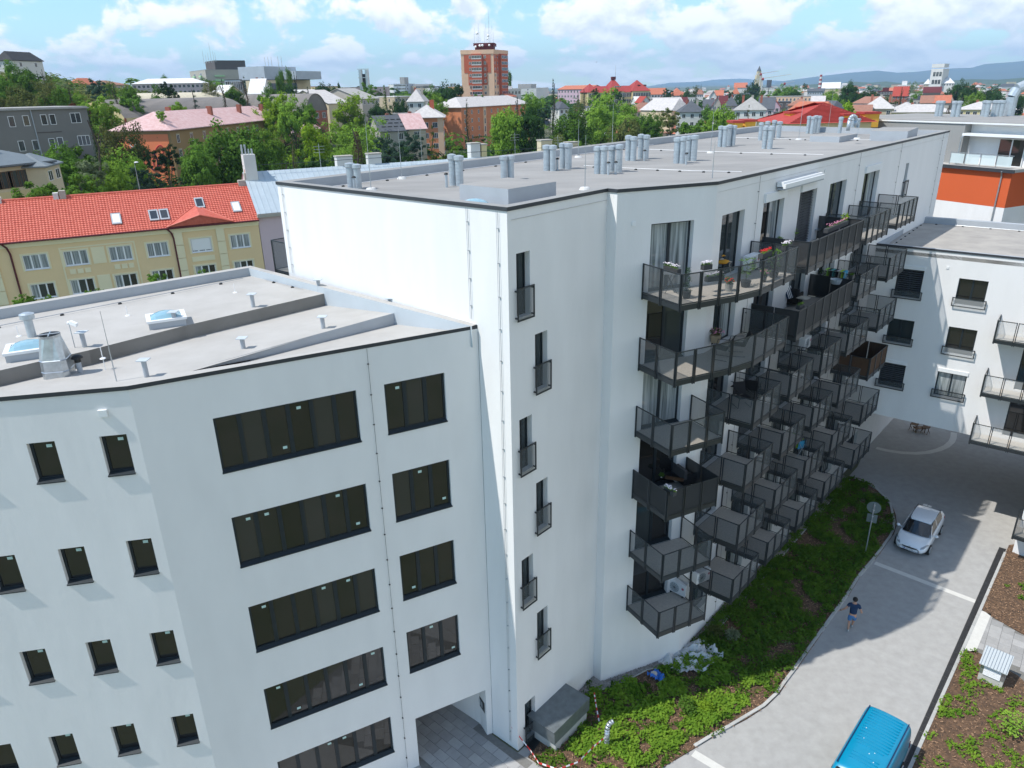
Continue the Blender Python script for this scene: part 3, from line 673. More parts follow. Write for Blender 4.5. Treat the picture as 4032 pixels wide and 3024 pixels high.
facade(w, FR(C_, LBk), 0, FR(C_, LBk).L, 0, Z_L-.12, []); facade(w, FR(LBk, LBx), 0, FR(LBk, LBx).L, 0, Z_L, []); facade(w, FR(LBx, L9_), 0, FR(LBx, L9_).L, 0, Z_L-.12, [])
w.build('wall', PLASTER2, off)
for a, c, zb, zt in fr: window(FBC, off, a, c, zb, zt, .16, 6 if c-a > 3 else 3, [[GLASS, GLASS2, GLASS, GLASS3, GLASS2, GLASS], [GLASS2, GLASS, GLASS3], [GLASS3, GLASS, GLASS, GLASS2, GLASS, GLASS2]][int(zb*7) % 3], fw=.07, mw=.13, stick=2, sillout=.04)
for a, c, zb, zt in lf: window(FLB, off, a, c, zb, zt, .22, 1, GLASS, fw=.07, stick=0 if a < 7 else 1, sillout=.055)
for a, c, zb, zt in lf[2:]:
    if a > 7:
        q = MB(); FLB.box(q, c-.30, c-.16, -.175, -.172, zt-.24, zt-.15); q.build('window_sticker', STICK, off)
# passage interior: floor slabs continue, dark gate at the back, letterbox band on the right reveal
q = MB(); FBC.box(q, 7.1, 10.08, -5.9, -5.8, 0, 2.4); q.build('passage_gate', DARK, off)
q = MB(); q.poly([FBC.P(10.095, -.15, 1.05), FBC.P(10.095, -2.2, 1.05), FBC.P(10.095, -2.2, 1.6), FBC.P(10.095, -.15, 1.6)]); ib = q.build('letterbox_panel', STEEL, off)
for k in range(5):
    q = MB(); n0 = -.35-k*.16; q.pbox(FBC.P(10.075, n0, 1.2), FBC.P(10.075, n0-.09, 1.2)-FBC.P(10.075, n0, 1.2), (0, 0, .26), FBC.P(10.09, n0, 1.2)-FBC.P(10.075, n0, 1.2)); q.build('letterbox_flap', UPST, ib)
for s, m in ((6.58, GALV),): conductor(FBC, s, .2, 17.7, off, 17, False, STEEL)
q = MB(); q.tube(FBC.P(10.36, .02, 0), FBC.P(10.36, .02, 17.6), .012, .012, 5); q.build('expansion_joint', STEEL, off)
q = MB(); s_ = 9+2.33; FLB.box(q, s_-.11, s_+.11, 0, .07, 17.0, 17.2); q.build('wall_lamp', WHITE, off)
# stepped roof decks
ST1 = [(-17.5, 17.0), (-14.68, 19.78), (-13.0, 21.41), (-11.0, 23.81), (-7.0, 27.9)]; ST1b = [17.75, 17.75, 17.75, 17.75, 17.75]
ST2 = [(-10.6, 18.6), (-9.22, 20.0), (-8.02, 21.12), (-6.4, 22.85), (-3.75, 25.6)]
d = MB(); d.prism([LBx, *ST1, LBk], 17.2, 17.75); d.build('roof_membrane', ROOFL, off)
m_ = [(*p, 17.28) for p in ST1]; t_ = [(*p, 17.62) for p in ST2[1:]]; fr_ = [(-13.28, 17.62), (-10.27, 18.22), (-9.3, 18.75)]
d = MB()
mid = [(x, y, 17.28) for x, y in ST1]; edge = [(-17.6, 16.8, 17.6), (-13.3, 17.75, 17.66), (-10.3, 18.35, 17.66), (-6.4, 22.85, 17.62), (-3.75, 25.6, 17.62)]
for i in range(4): d.poly([edge[i], edge[i+1], mid[i+1], mid[i]])
d.build('roof_membrane', ROOFL, off)
d = MB(); d.poly([(-10.3, 18.3, 17.6), (-1.1, 23.0, 17.6), (-1.3, 23.3, 17.45), (-3.75, 25.6, 17.2), (-6.4, 22.85, 17.2), (-8.0, 21.1, 17.42)]); d.build('roof_membrane', ROOFL, off)
d = MB()
for i in range(4): d.poly([(*ST1[i], 17.2), (*ST1[i+1], 17.2), (*ST1[i+1], 17.75), (*ST1[i], 17.75)])
d.build('roof_step', UPST, off)
d = MB(); S_ = [(-9.6, 19.6, 17.60), (-8.02, 21.12, 17.44), (-6.4, 22.85, 17.2), (-3.75, 25.6, 17.2)]; T_ = [(-9.6, 19.6, 17.62), (-8.02, 21.12, 17.64), (-6.4, 22.85, 17.645), (-3.75, 25.6, 17.645)]
for i in range(3): d.poly([S_[i], S_[i+1], T_[i+1], T_[i]])
d.build('roof_step', UPST, off)
rim(off, [L9_, L0_, B_, C_], Z_L, .38, zin=17.0, mt=ROOFL, closed=False)
# back parapet and upstand against the apartment block
def parapet(pts, zt, zb, wid, par, mt=ROOFL, ms=UPST):
    q = MB()
    for a, c in zip(pts, pts[1:]):
        f = FR(a[:2], c[:2]); za, zc = a[2], c[2]
        o = [f.P(0, 0, zb), f.P(f.L, 0, zb), f.P(f.L, 0, zc), f.P(0, 0, za)]; i_ = [v-Vector((f.n.x, f.n.y, 0))*-wid for v in o]
        q.poly([i_[0], i_[1], i_[2], i_[3]], 1); q.poly([o[1], o[0], o[3], o[2]], 1); q.poly([i_[3], i_[2], o[2], o[3]], 0)
    q.build('parapet', [mt, ms], par)
parapet([(*LBx, 18.1), (LBk[0]+.0, LBk[1], 18.1)], 18.1, 17.2, .35, off)
fz = FR(LBk, C_)
parapet([(*LBk, 18.1), (C_[0]-.02, C_[1]+.03, 17.84)], 18.1, 17.1, .28, off, ROOFL, UPSTL)
q = MB(); q.poly([(-10.6, 30.9, 17.76), (-7.0, 27.9, 17.76), (-7.0, 27.9, 17.0), (-10.6, 30.9, 17.0)]); 
# rooflights
def rooflight(x, y, L, Wd, rz, z):
    c, s = math.cos(rz), math.sin(rz); P = lambda a, b_, h: (x+a*c-b_*s, y+a*s+b_*c, z+h)
    q = MB(); q.pbox(P(0, 0, 0), (L*c, L*s, 0), (-Wd*s, Wd*c, 0), (0, 0, .22)); o = q.build('rooflight_kerb', UPST, off)
    f = MB()
    for a0, a1, b0, b1 in ((-.04, L+.04, -.04, .1), (-.04, L+.04, Wd-.1, Wd+.04), (-.04, .1, .1, Wd-.1), (L-.1, L+.04, .1, Wd-.1)):
        p0 = Vector(P(a0, b0, .22)); f.pbox(p0, Vector(P(a1, b0, .22))-p0, Vector(P(a0, b1, .22))-p0, (0, 0, .08))
    f.build('rooflight_frame', WHITE, o)
    g_ = MB(); N = 6
    for i in range(N):
        for j in range(N):
            F_ = lambda u, v: P(.08+u*(L-.16), .08+v*(Wd-.16), .28+.20*math.sin(math.pi*u)**.6*math.sin(math.pi*v)**.6)
            g_.poly([F_(i/N, j/N), F_((i+1)/N, j/N), F_((i+1)/N, (j+1)/N), F_(i/N, (j+1)/N)])
    g_.build('rooflight_dome', GLASSB, o, smooth=True)
p = (-14.86, 20.37); rooflight(p[0], p[1], 1.15, 1.0, R(27), 17.75)
p = (-11.99, 23.35); rooflight(p[0], p[1], 1.15, 1.0, R(27), 17.75)
# stub vents with flat square lids
def flatvent(p, h, par=off, r=.07):
    x, y, z = p; q = MB(); q.tube((x, y, z-.05), (x, y, z+h), r, r, 12); o = q.build('vent_pipe', UPST, par); c = MB(); c.box(x-.15, y-.15, z+h, x+.15, y+.15, z+h+.02); c.build('vent_lid', UPSTL, o)
for c, h in (((-13.29, 21.75, 17.75), .48), ((-11.33, 23.83, 17.75), .48), ((-9.38, 25.97, 17.75), .48), ((-8.41, 21.86, 17.45), .45), ((-10.34, 19.44, 17.60), .5), ((-7.45, 27.98, 17.75), .48), ((-4.36, 25.90, 17.50), .5), ((-6.34, 23.77, 17.50), .48)): flatvent(c, h)
p = (-15.63, 22.92, 17.75); q = MB(); q.tube((p[0], p[1], 17.7), (p[0], p[1], 18.35), .13, .13, 16); o = q.build('vent_pipe', GALVR, off, smooth=False)
c = MB(); c.tube((p[0], p[1], 18.33), (p[0], p[1], 18.37), .14, .22, 16); c.tube((p[0], p[1], 18.37), (p[0], p[1], 18.52), .22, .22, 16); c.tube((p[0], p[1], 18.52), (p[0], p[1], 18.56), .20, .12, 16); c.build('vent_cap', GALVR, o)
# large sheet metal exhaust hood: square base tapering to a round open top
p = (-13.36, 20.07, 17.35); x, y = p[0]+.05, p[1]+.18; q = MB(); c, s = math.cos(R(12)), math.sin(R(12)); hw = .36
sq = lambda h, k: [Vector((x+(a*c-b_*s)*hw*k, y+(a*s+b_*c)*hw*k, 17.3+h)) for a, b_ in ((-1, -1), (1, -1), (1, 1), (-1, 1))]
def loop(h, k, rnd):
    o = []
    for i in range(16):
        t = 2*math.pi*(i+.5)/16-math.pi*.75; cs, sn = math.cos(t), math.sin(t); m_ = max(abs(cs), abs(sn)); r_ = (1-rnd)/m_+rnd; o.append(Vector((x+(cs*c-sn*s)*hw*k*r_, y+(cs*s+sn*c)*hw*k*r_, 17.3+h)))
    return o
rings = [loop(0, 1, 0), loop(.28, 1, 0), loop(.30, 1.04, 0), loop(.32, 1, 0), loop(.62, .97, 0), loop(.64, 1.02, 0), loop(.66, .97, 0), loop(1.28, .78, 1), loop(1.36, .80, 1)]
for a, b_ in zip(rings, rings[1:]):
    for i in range(16): j = (i+1) % 16; q.poly([a[i], a[j], b_[j], b_[i]])
o = q.build('exhaust_hood', GALV, off); k = MB(); k.poly([v-Vector((0, 0, .12)) for v in loop(1.36, .78, 1)]); k.build('exhaust_opening', DARK, o)
k = MB()
for a in (0, math.pi/2): d_ = Vector((math.cos(a+.4), math.sin(a+.4), 0))*.27; k.tube(Vector((x, y, 18.66))-d_, Vector((x, y, 18.66))+d_, .02, .02, 6)
k.build('exhaust_grille', GALV, o)
p = (-12.81, 20.45, 17.30); q = MB(); q.tube((p[0], p[1], 17.25), (p[0], p[1], 17.75), .075, .075, 12); o = q.build('soil_pipe', UPST, off); k = MB(); k.tube((p[0], p[1], 17.72), (p[0], p[1], 17.84), .09, .09, 12); k.ball((p[0], p[1], 17.84), .16, 0, 12, 4, .7, True); k.build('pipe_cowl', DARK, o)
# anchor eyelets on discs
for c in ((-16.11, 22.99), (-13.59, 25.17), (-10.79, 28.12), (-12.16, 20.63)):
    q = MB(); q.tube((c[0], c[1], 17.3 if c[1] < 19 else 17.75), (c[0], c[1], 17.77 if c[1] > 19 else 17.37), .09, .07, 12); q.tube((c[0], c[1], 17.35), (c[0], c[1], 18.1 if c[1] > 19 else 17.8), .012, .012, 6); q.build('roof_anchor', WHITE, off)
wire([(-19.5, 21.9), (-11.15, 30.2)], off, 17.75, 1.7, False); wire([(-10.2, 30.0), (-8.2, 28.3)], off, 17.75, .9, False)
# two lamp heads on a thin post
p = (-13.57, 21.70, 17.75); t = thing('roof_camera_post', 'white twin security camera on a thin post on the office roof', 'camera', p)
q = MB(); q.tube(p, (p[0], p[1], p[2]+.75), .015, .012, 6); q.build('post', GALV, t); q = MB(); q.pbox((p[0]+.03, p[1]-.05, p[2]+.78), (.22, -.06, -.08), (.02, .1, 0), (.02, 0, .1)); q.build('camera_body', WHITE, t); q = MB(); q.ball((p[0], p[1], p[2]+.8), .06, 0, 8, 6); q.build('camera_head', WHITE, t)

# lightning masts standing on the roofs
def mast(p, h, label, base=True, lean=(0, 0)):
    t = thing('lightning_mast', label, 'mast', p, 'slender lightning masts on the roofs'); q = MB(); top = (p[0]+lean[0], p[1]+lean[1], p[2]+h); md = tuple((a+b_)/2 for a, b_ in zip(p, top))
    q.tube(p, md, .018, .014, 6); q.tube(md, top, .010, .006, 6); q.build('rod', GALV, t)
    if base: q = MB(); q.tube(p, (p[0], p[1], p[2]+.09), .22, .16, 12); q.build('base', mat('white_concrete', (0.6, 0.6, 0.58), .9), t)
mast((-11.12, 19.26, 17.55), 2.05, 'slender mast on the front deck of the office roof', False)
mast((-4.72, 33.71, 21.33), 2.1, 'mast by the back parapet on the near end of the apartment roof')
mast((-5.18, 28.53, 21.50), 2.6, 'tall mast at the gable edge between the first vent pair and corner')
mast((3.94, 42.62, 21.33), 2.0, 'mast with white base behind the second vent cluster')
mast((6.60, 48.43, 21.40), 2.6, 'tall thin mast behind the third vent cluster', False)
mast((2.80, 27.49, 21.50), 1.9, 'thin mast on the front roof edge by the box')
mast((11.61, 43.77, 21.33), 3.3, 'tallest mast with white base in the middle of the roof')
mast((7.92, 29.33, 21.60), 1.4, 'short thin mast on the front roof edge', False)
mast((19.99, 52.81, 21.33), 3.4, 'mast with white base before the red roof', True)
mast((26.54, 63.96, 21.33), 3.0, 'mast behind the far vent clusters', True)
mast((22.01, 48.46, 21.60), 1.3, 'dark short mast on the low roof box', True)

# ------------------------------------------------------------------ bridge wing
PERFL = mesh_sheet('sunlit_perforated_sheet', (0.5, 0.52, 0.52), 0.42)  # paler copy of the rail sheet, with sunlight put into its colour
wing = thing('bridge_wing', 'white bridge wing over the dark drive passage on the right', 'building', (0, 0, 0))
ZW = 16.05; w = MB()
wh = [(1.38, 2.78, 13.07, 14.72), (1.38, 2.78, 10.2, 11.68), (1.38, 2.78, 7.35, 8.86), (4.58, 6.02, 13.05, 14.55), (4.58, 6.02, 10.12, 11.7), (4.5, 6.02, 7.4, 8.9)]
wd = [(8.35, 12.2, 11.55, 14.1), (8.35, 12.2, 8.65, 11.2), (8.35, 12.2, 5.8, 8.3)]
facade(w, FW, 0, 22, 5.35, ZW-.12, wh+wd, .25)
q0, q1, q2_, q3 = FW.P(0, 0, 5.35), FW.P(22, 0, 5.35), FW.P(22, -11, 5.35), FW.P(0, -11, 5.35)
w.poly([q0, q3, q2_, q1]); w.poly([q3+Vector((0, 0, 0)), q3+Vector((0, 0, ZW-5.47)), q2_+Vector((0, 0, ZW-5.47)), q2_])
w.build('wall', PLASTER, wing)
fp = [P2(FW, 0, 0), P2(FW, 22, 0), P2(FW, 22, -11), P2(FW, 0, -11)]
b = MB(); b.prism(fp, ZW-.5, ZW-.3); b.build('roof_membrane', mat('wing_roof_membrane', (0.40, 0.375, 0.34), .9, vs=.7, col2=(0.29, 0.275, 0.255)), wing)
rim(wing, fp[::1], [ZW, ZW, ZW+.1, ZW+.1], .3, zin=ZW-.35)
for i, (a, c, zb, zt) in enumerate(wh):
    bl = i in (0, 2); window(FW, wing, a, c, zb, zt, .2, 2, GLASSC if i == 5 else (GLASSW if i == 1 else GLASS), sill=False, blind=1.0 if bl else 0)
    juliet(FW, a-.12, c+.12, zb-.1, zb+.42, wing, .12, PERFL if i in (3, 4) else None)
    if i in (0, 2, 5): q = MB(); FW.box(q, a-.02, c+.05, 0, .05, zt+.02, zt+.24); q.build('blind_cassette', WHITE, wing)
for a, c, zb, zt in wd: window(FW, wing, a, c, zb, zt, .2, 3, GLASS, sill=False, mw=.14)
q = MB(); FW.box(q, 3.83, 3.97, 0, .03, 15.0, 15.15); q.build('wall_box', WHITE, wing)
for zd in (11.72, 8.55, 5.58):
    poly = [P2(FW, 6.95, 0), P2(FW, 6.95, 1.35), P2(FW, 13.5, 1.35), P2(FW, 13.5, 0)]
    balcony(wing, poly, FW, zd, list(zip(poly, poly[1:])), sheetm=PERFL)
wire([P2(FW, .6, -.6), P2(FW, .6, -10)], wing, ZW-.3, 1.1, False); wire([P2(FW, .6, -10.3), P2(FW, 15, -10.3)], wing, ZW-.3, 1.6, False)
# right-hand neighbour of the wing: white wall end and balcony corner at the picture edge
rt_ = thing('courtyard_building', 'white wall corner with dark balcony at the right picture edge', 'building', (0, 0, 0))
FQ = FR((28.2, 34.86), (28.75, 34.2)); w = MB(); facade(w, FQ, 0, FQ.L, -.05, 16, []); f2 = FR((33.2, 40.1), (28.2, 34.86)); facade(w, f2, 0, f2.L, -.05, 16, [])
f3 = FR((28.75, 34.2), (40, 46)); facade(w, f3, 0, f3.L, -.05, 16, [])
w.build('wall', PLASTER, rt_)
poly = [(28.05, 34.95), (27.3, 34.05), (28.3, 33.1), (29.2, 34.2)]
balcony(rt_, poly, FQ, 1.72, list(zip(poly, poly[1:])))

# ------------------------------------------------------------------ far neighbour in white, grey and orange
ORANGE = mat('orange_plaster', (0.62, 0.115, 0.035), .9, var=.05, vs=.4, bump=.2, bs=20); GREYP = mat('grey_plaster', (0.30, 0.30, 0.29), .9, var=.08, vs=.5)
nb = thing('terraced_building', 'white building with orange band and glass railed roof terrace', 'building', (0, 0, 0))
PR = Vector((41.08, 61.55, 18.10)); PL = Vector((38.57, 66.65, 18.10)); zt = (PR.z+PL.z)/2
FN = FR(PL, PR); F2 = FR(PR, (PR.x+14*math.cos(R(38)), PR.y+14*math.sin(R(38))))
w = MB(); FN.box(w, -3.5, FN.L, -14, 0, zt-3.1, zt-.25, 0); FN.box(w, -3.5, FN.L, -14, -.004, zt-20, zt-3.1, 1); w.build('wall', [ORANGE, PLASTER], nb)
w = MB(); facade(w, F2, 0, 14, zt-3.1, zt-.25, [(1.6, 3.0, zt-2.5, zt-1.1), (7, 8.4, zt-2.5, zt-1.1)]); w.build('wall', ORANGE, nb)
w = MB(); facade(w, F2, 0, 14, zt-20, zt-3.1, [(1.3, 2.7, zt-5.4, zt-4.0), (7, 8.4, zt-5.4, zt-4)]); w.build('wall', GREYP, nb)
for z_ in (zt-2.5, zt-5.4):
    for a in ((1.6, 3.0) if z_ > zt-3 else (1.3, 2.7), (7, 8.4)): window(F2, nb, a[0], a[1], z_, z_+1.4, .15, 2, GLASS, WHITE)
w = MB(); FN.box(w, -3.6, FN.L+.3, -14, .25, zt-.25, zt, 0); w.build('terrace_slab', mat('terrace_slab', (0.45, 0.43, 0.40), .9), nb)
w = MB(); FN.box(w, -3.62, FN.L+.32, .25, .30, zt-.3, zt-.02, 0); w.build('gutter', EDGE, nb)
w = MB(); FN.box(w, .3, FN.L+10, -14, -1.9, zt, zt+3.3, 0); FN.box(w, -14, .3, -14, -1.0, zt-6, zt+3.3, 1); w.build('wall', [PLASTER, GREYP], nb)
w = MB(); FN.box(w, -14.1, FN.L+10.1, -14.1, -.9, zt+3.3, zt+3.42, 0); FN.box(w, .35, FN.L+10, -1.9, -.7, zt+2.35, zt+2.55, 0); w.build('roof_edge', WHITE, nb)
w = MB(); FN.box(w, -14, FN.L+10, -14, -1.0, zt+3.42, zt+3.5, 0); w.build('roof_membrane', ROOFG, nb)
f4 = FR(P2(FN, 0, -1.88), P2(FN, FN.L+10, -1.88))
for a, c in ((3.0, 5.2), (9.5, 11)):
    window(f4, nb, a, c, zt, zt+2.2, -.04, 2, GLASS, WHITE, sill=False)
for k in range(8):
    s0 = .2+k*1.35; q = MB()
    if s0+1.3 < FN.L+.3:
        FN.quad(q, s0+.05, s0+1.25, .1, zt+.15, zt+.95, 1); FN.box(q, s0, s0+.05, .08, .12, zt-.1, zt+1.05); FN.box(q, s0+.05, s0+1.35, .08, .12, zt+1.0, zt+1.05); q.build('glass_railing_panel', [GALV, PERFG], nb)
q = MB(); q.path([FN.P(FN.L-.7, .32, zt-.2), FN.P(FN.L-.75, .1, zt-.6), FN.P(FN.L-.8, .1, zt-9)], .06, 8); q.build('downpipe', GALV, nb)
q = MB(); q.path([FN.P(.5, -.9, zt+2.4), FN.P(.45, -.5, zt+2.2), FN.P(.45, -.5, zt)], .06, 8); q.build('downpipe', GALV, nb)
for c in (('a', 770, 265, 165), ('b', 815, 268, 205), ('c', 980, 275, 205), ('d', 1040, 272, 170), ('e', 1375, 262, 185), ('f', 1420, 265, 215), ('g', 1500, 265, 165), ('h', 1545, 262, 185), ('i', 1600, 262, 135)):
    pass
for p in ((42.56, 77.02, 21.11), (42.81, 76.88, 21.11), (43.27, 75.48, 21.10), (43.60, 75.29, 21.11), (45.95, 75.05, 21.17), (45.66, 74.05, 21.20), (46.63, 74.63, 21.18), (46.88, 74.48, 21.18), (47.16, 74.30, 21.18)): vent(p[0], p[1], zt+3.45, 1.5, .22, nb)
p = (49.49, 75.17, 21.31); q = MB(); pts = [(p[0]-1, p[1], zt+3.4), (p[0]-1, p[1], zt+5.2), (p[0]-.7, p[1], zt+5.9), (p[0], p[1], zt+6.2), (p[0]+2, p[1], zt+6.3)]; q.path(pts, .5, 12); q.build('gooseneck_duct', GALVR, nb)

# ------------------------------------------------------------------ terrain beyond
def hillh(x, y):
    h = 0
    for cx, cy, r, a in ((-190, 235, 80, 17), (-250, 420, 150, 24), (-80, 560, 200, 9), (-330, 200, 110, 28)):
        d2 = ((x-cx)**2+(y-cy)**2)/(r*r); h += a*math.exp(-d2)
    return h-.06
b = MB(); N = 46; x0, x1, y0, y1 = -700, 160, 70, 1000
P_ = [[(x0+(x1-x0)*i/N, y0+(y1-y0)*j/N) for i in range(N+1)] for j in range(N+1)]
for j in range(N):
    for i in range(N):
        q = [P_[j][i], P_[j][i+1], P_[j+1][i+1], P_[j+1][i]]
        if max(hillh(*p) for p in q) > .25: b.poly([(*p, hillh(*p)-.35) for p in q])
b.build('wooded_hill', EARTH, kind='structure')
def ridge(name, pts, dist, m, depth=2600):
    b = MB(); n = len(pts)
    for i in range(n-1):
        (ax, ay, az), (bx, by, bz) = pts[i], pts[i+1]; K = 10
        for k in range(K):
            t0, t1 = k/K, (k+1)/K; j = lambda t, s: (0 if t in (0,) else 0)
            def pt(t, u):
                x, y, z = ax+(bx-ax)*t, ay+(by-ay)*t, az+(bz-az)*t; z += z*.05*noise.noise((x*.0009, y*.0009, 1)); f = 1+u*depth/dist
                hh = z*(1-abs(u)) if u >= 0 else z*(1+u); nn = 1+.25*noise.noise((x*.0012+u*3, y*.0012, 5)) if u else 1
                return (x*f, y*f, max(hh*nn, 0)-2)
            for u0, u1 in ((-1, -.66), (-.66, -.33), (-.33, 0), (0, 1)): b.poly([pt(t0, u0), pt(t1, u0), pt(t1, u1), pt(t0, u1)])
    return b.build(name, m, kind='structure', smooth=True)
MOUNT = mat('forested_mountain', (0.035, 0.06, 0.035), 1.0, vs=.0012, col2=(0.075, 0.09, 0.05))
rp = lambda *a: list(a)
ridge('mountain_ridge', [(4241.10, 12500.12, 29.85), (4589.36, 12376.50, 73.87), (4859.86, 12272.81, 106.88), (5226.69, 12121.13, 146.53), (5593.82, 11956.14, 166.36), (5832.80, 11841.39, 130.53), (6059.25, 11727.13, 136.76), (6343.21, 11576.00, 169.44), (6674.20, 11388.37, 172.56), (6805.93, 11310.14, 214.54), (7081.87, 11139.44, 226.89), (7323.29, 10982.23, 253.62), (7745.81, 10688.42, 217.70)], 13000, MOUNT)
ridge('mountain_ridge', [(1985.53, 15069.76, -45.72), (2675.76, 14962.63, 4.79), (3079.85, 14884.71, 58.33), (3320.39, 14832.90, 62.68), (3741.33, 14732.36, 71.02), (4003.33, 14663.33, 33.76), (4327.46, 14570.97, -26.15), (4644.60, 14473.00, -67.64)], 15000, MOUNT)
ridge('mountain_ridge', [(4232.39, 18727.70, 3.21), (4561.04, 18650.39, 78.34), (4887.03, 18567.63, 120.25), (5451.13, 18409.92, 127.61), (5849.62, 18287.21, 84.03), (6315.21, 18131.69, 58.35), (7067.53, 17851.89, -4.37)], 19000, MOUNT)
ridge('low_wooded_ridge', [(1588.19, 4423.53, 6.77), (1735.00, 4368.04, 15.87), (1777.26, 4351.02, 23.77), (1821.36, 4332.74, 12.57), (1876.00, 4309.37, 24.22), (1968.51, 4267.90, 16.15), (2034.74, 4236.73, 20.76), (2123.29, 4193.04, 8.88), (2206.32, 4149.96, 16.96), (2307.46, 4094.58, 19.53), (2384.96, 4049.93, 24.43), (2480.02, 3992.43, 19.26), (2573.32, 3932.94, 26.26), (2672.14, 3866.48, 26.85)], 4500, mat('far_wood', (0.03, 0.055, 0.02), 1, vs=.01, col2=(0.06, 0.09, 0.03)), 500)

# ------------------------------------------------------------------ houses
def rmat(n, c, c2=None, vs=1.2): return mat(n, c, .8, vs=vs, col2=c2 or tuple(x*.78 for x in c), spec=.3)
RM = {'slate': rmat('slate_roof', (0.10, 0.11, 0.125)), 'grey': rmat('grey_fibre_roof', (0.38, 0.37, 0.35)), 'pale': rmat('pale_sheet_roof', (0.56, 0.53, 0.51)), 'red': rmat('red_tile_roof', (0.40, 0.065, 0.045)),
      'orange': rmat('orange_tile_roof', (0.50, 0.17, 0.10)), 'brown': rmat('brown_tile_roof', (0.34, 0.17, 0.12)), 'pink': rmat('faded_pink_sheet_roof', (0.62, 0.45, 0.44), (0.52, 0.31, 0.29)), 'dark': rmat('dark_roof', (0.05, 0.05, 0.055)),
      'maroon': rmat('maroon_roof', (0.13, 0.03, 0.035)), 'white': rmat('white_roof', (0.74, 0.73, 0.72)), 'redtile': rmat('scarlet_tile_roof', (0.36, 0.055, 0.05))}
def wm_(n, c): return mat(n, c, .92, var=.10, vs=.35)
WM = {'grey': wm_('grey_render', (0.20, 0.195, 0.185)), 'cream': wm_('cream_render', (0.62, 0.53, 0.36)), 'ochre': wm_('ochre_render', (0.34, 0.22, 0.10)), 'orange': wm_('orange_render', (0.62, 0.23, 0.11)), 'yellow': wm_('yellow_render', (0.66, 0.55, 0.30)),
      'pink': wm_('pink_render', (0.56, 0.46, 0.46)), 'white': wm_('pale_render', (0.66, 0.65, 0.62)), 'stone': wm_('stone_render', (0.42, 0.39, 0.34)), 'lilac': wm_('lilac_render', (0.52, 0.38, 0.44)), 'brick': wm_('brick_render', (0.33, 0.12, 0.08)),
      'tan': wm_('tan_render', (0.50, 0.42, 0.30)), 'dark': wm_('dark_render', (0.10, 0.09, 0.085)), 'peach': wm_('peach_render', (0.74, 0.50, 0.34)), 'terracotta': wm_('terracotta_render', (0.50, 0.13, 0.07)), 'blue': wm_('blue_grey_render', (0.42, 0.47, 0.52)), 'lime': wm_('green_panel', (0.40, 0.62, 0.35))}
WC = {}
FGL = glass('distant_window_glass', (0.035, 0.04, 0.045), .08)
def bgwin(F, s, z, w, h, par, n=0.0, kind=2, fr=WHITE, name='window', gl=None):
    key = (round(w, 2), round(h, 2), kind, fr.name, (gl or FGL).name)
    if key not in WC:
        q = MB(); t = .07 if w > .8 else .05
        for a in ((0, 0, w, t), (0, h-t, w, h), (0, t, t, h-t), (w-t, t, w, h-t)): q.pbox((a[0], 0, a[1]), (a[2]-a[0], 0, 0), (0, .06, 0), (0, 0, a[3]-a[1]), 0)
        for k in range(1, kind): q.pbox((w*k/kind-t*.45, 0, t), (t*.9, 0, 0), (0, .06, 0), (0, 0, h-2*t), 0)
        q.pbox((t, 0, t), (w-2*t, 0, 0), (0, .03, 0), (0, 0, h-2*t), 1)
        o = q.build(name, [fr, gl or FGL], par, local=True); WC[key] = o.data
    else: o = bpy.data.objects.new(name, WC[key]); COL.objects.link(o); o.parent = par
    p = F.P(s+w, n, z)
    o.location = p-par.location; o.rotation_euler = (0, 0, F.rz+math.pi); return o
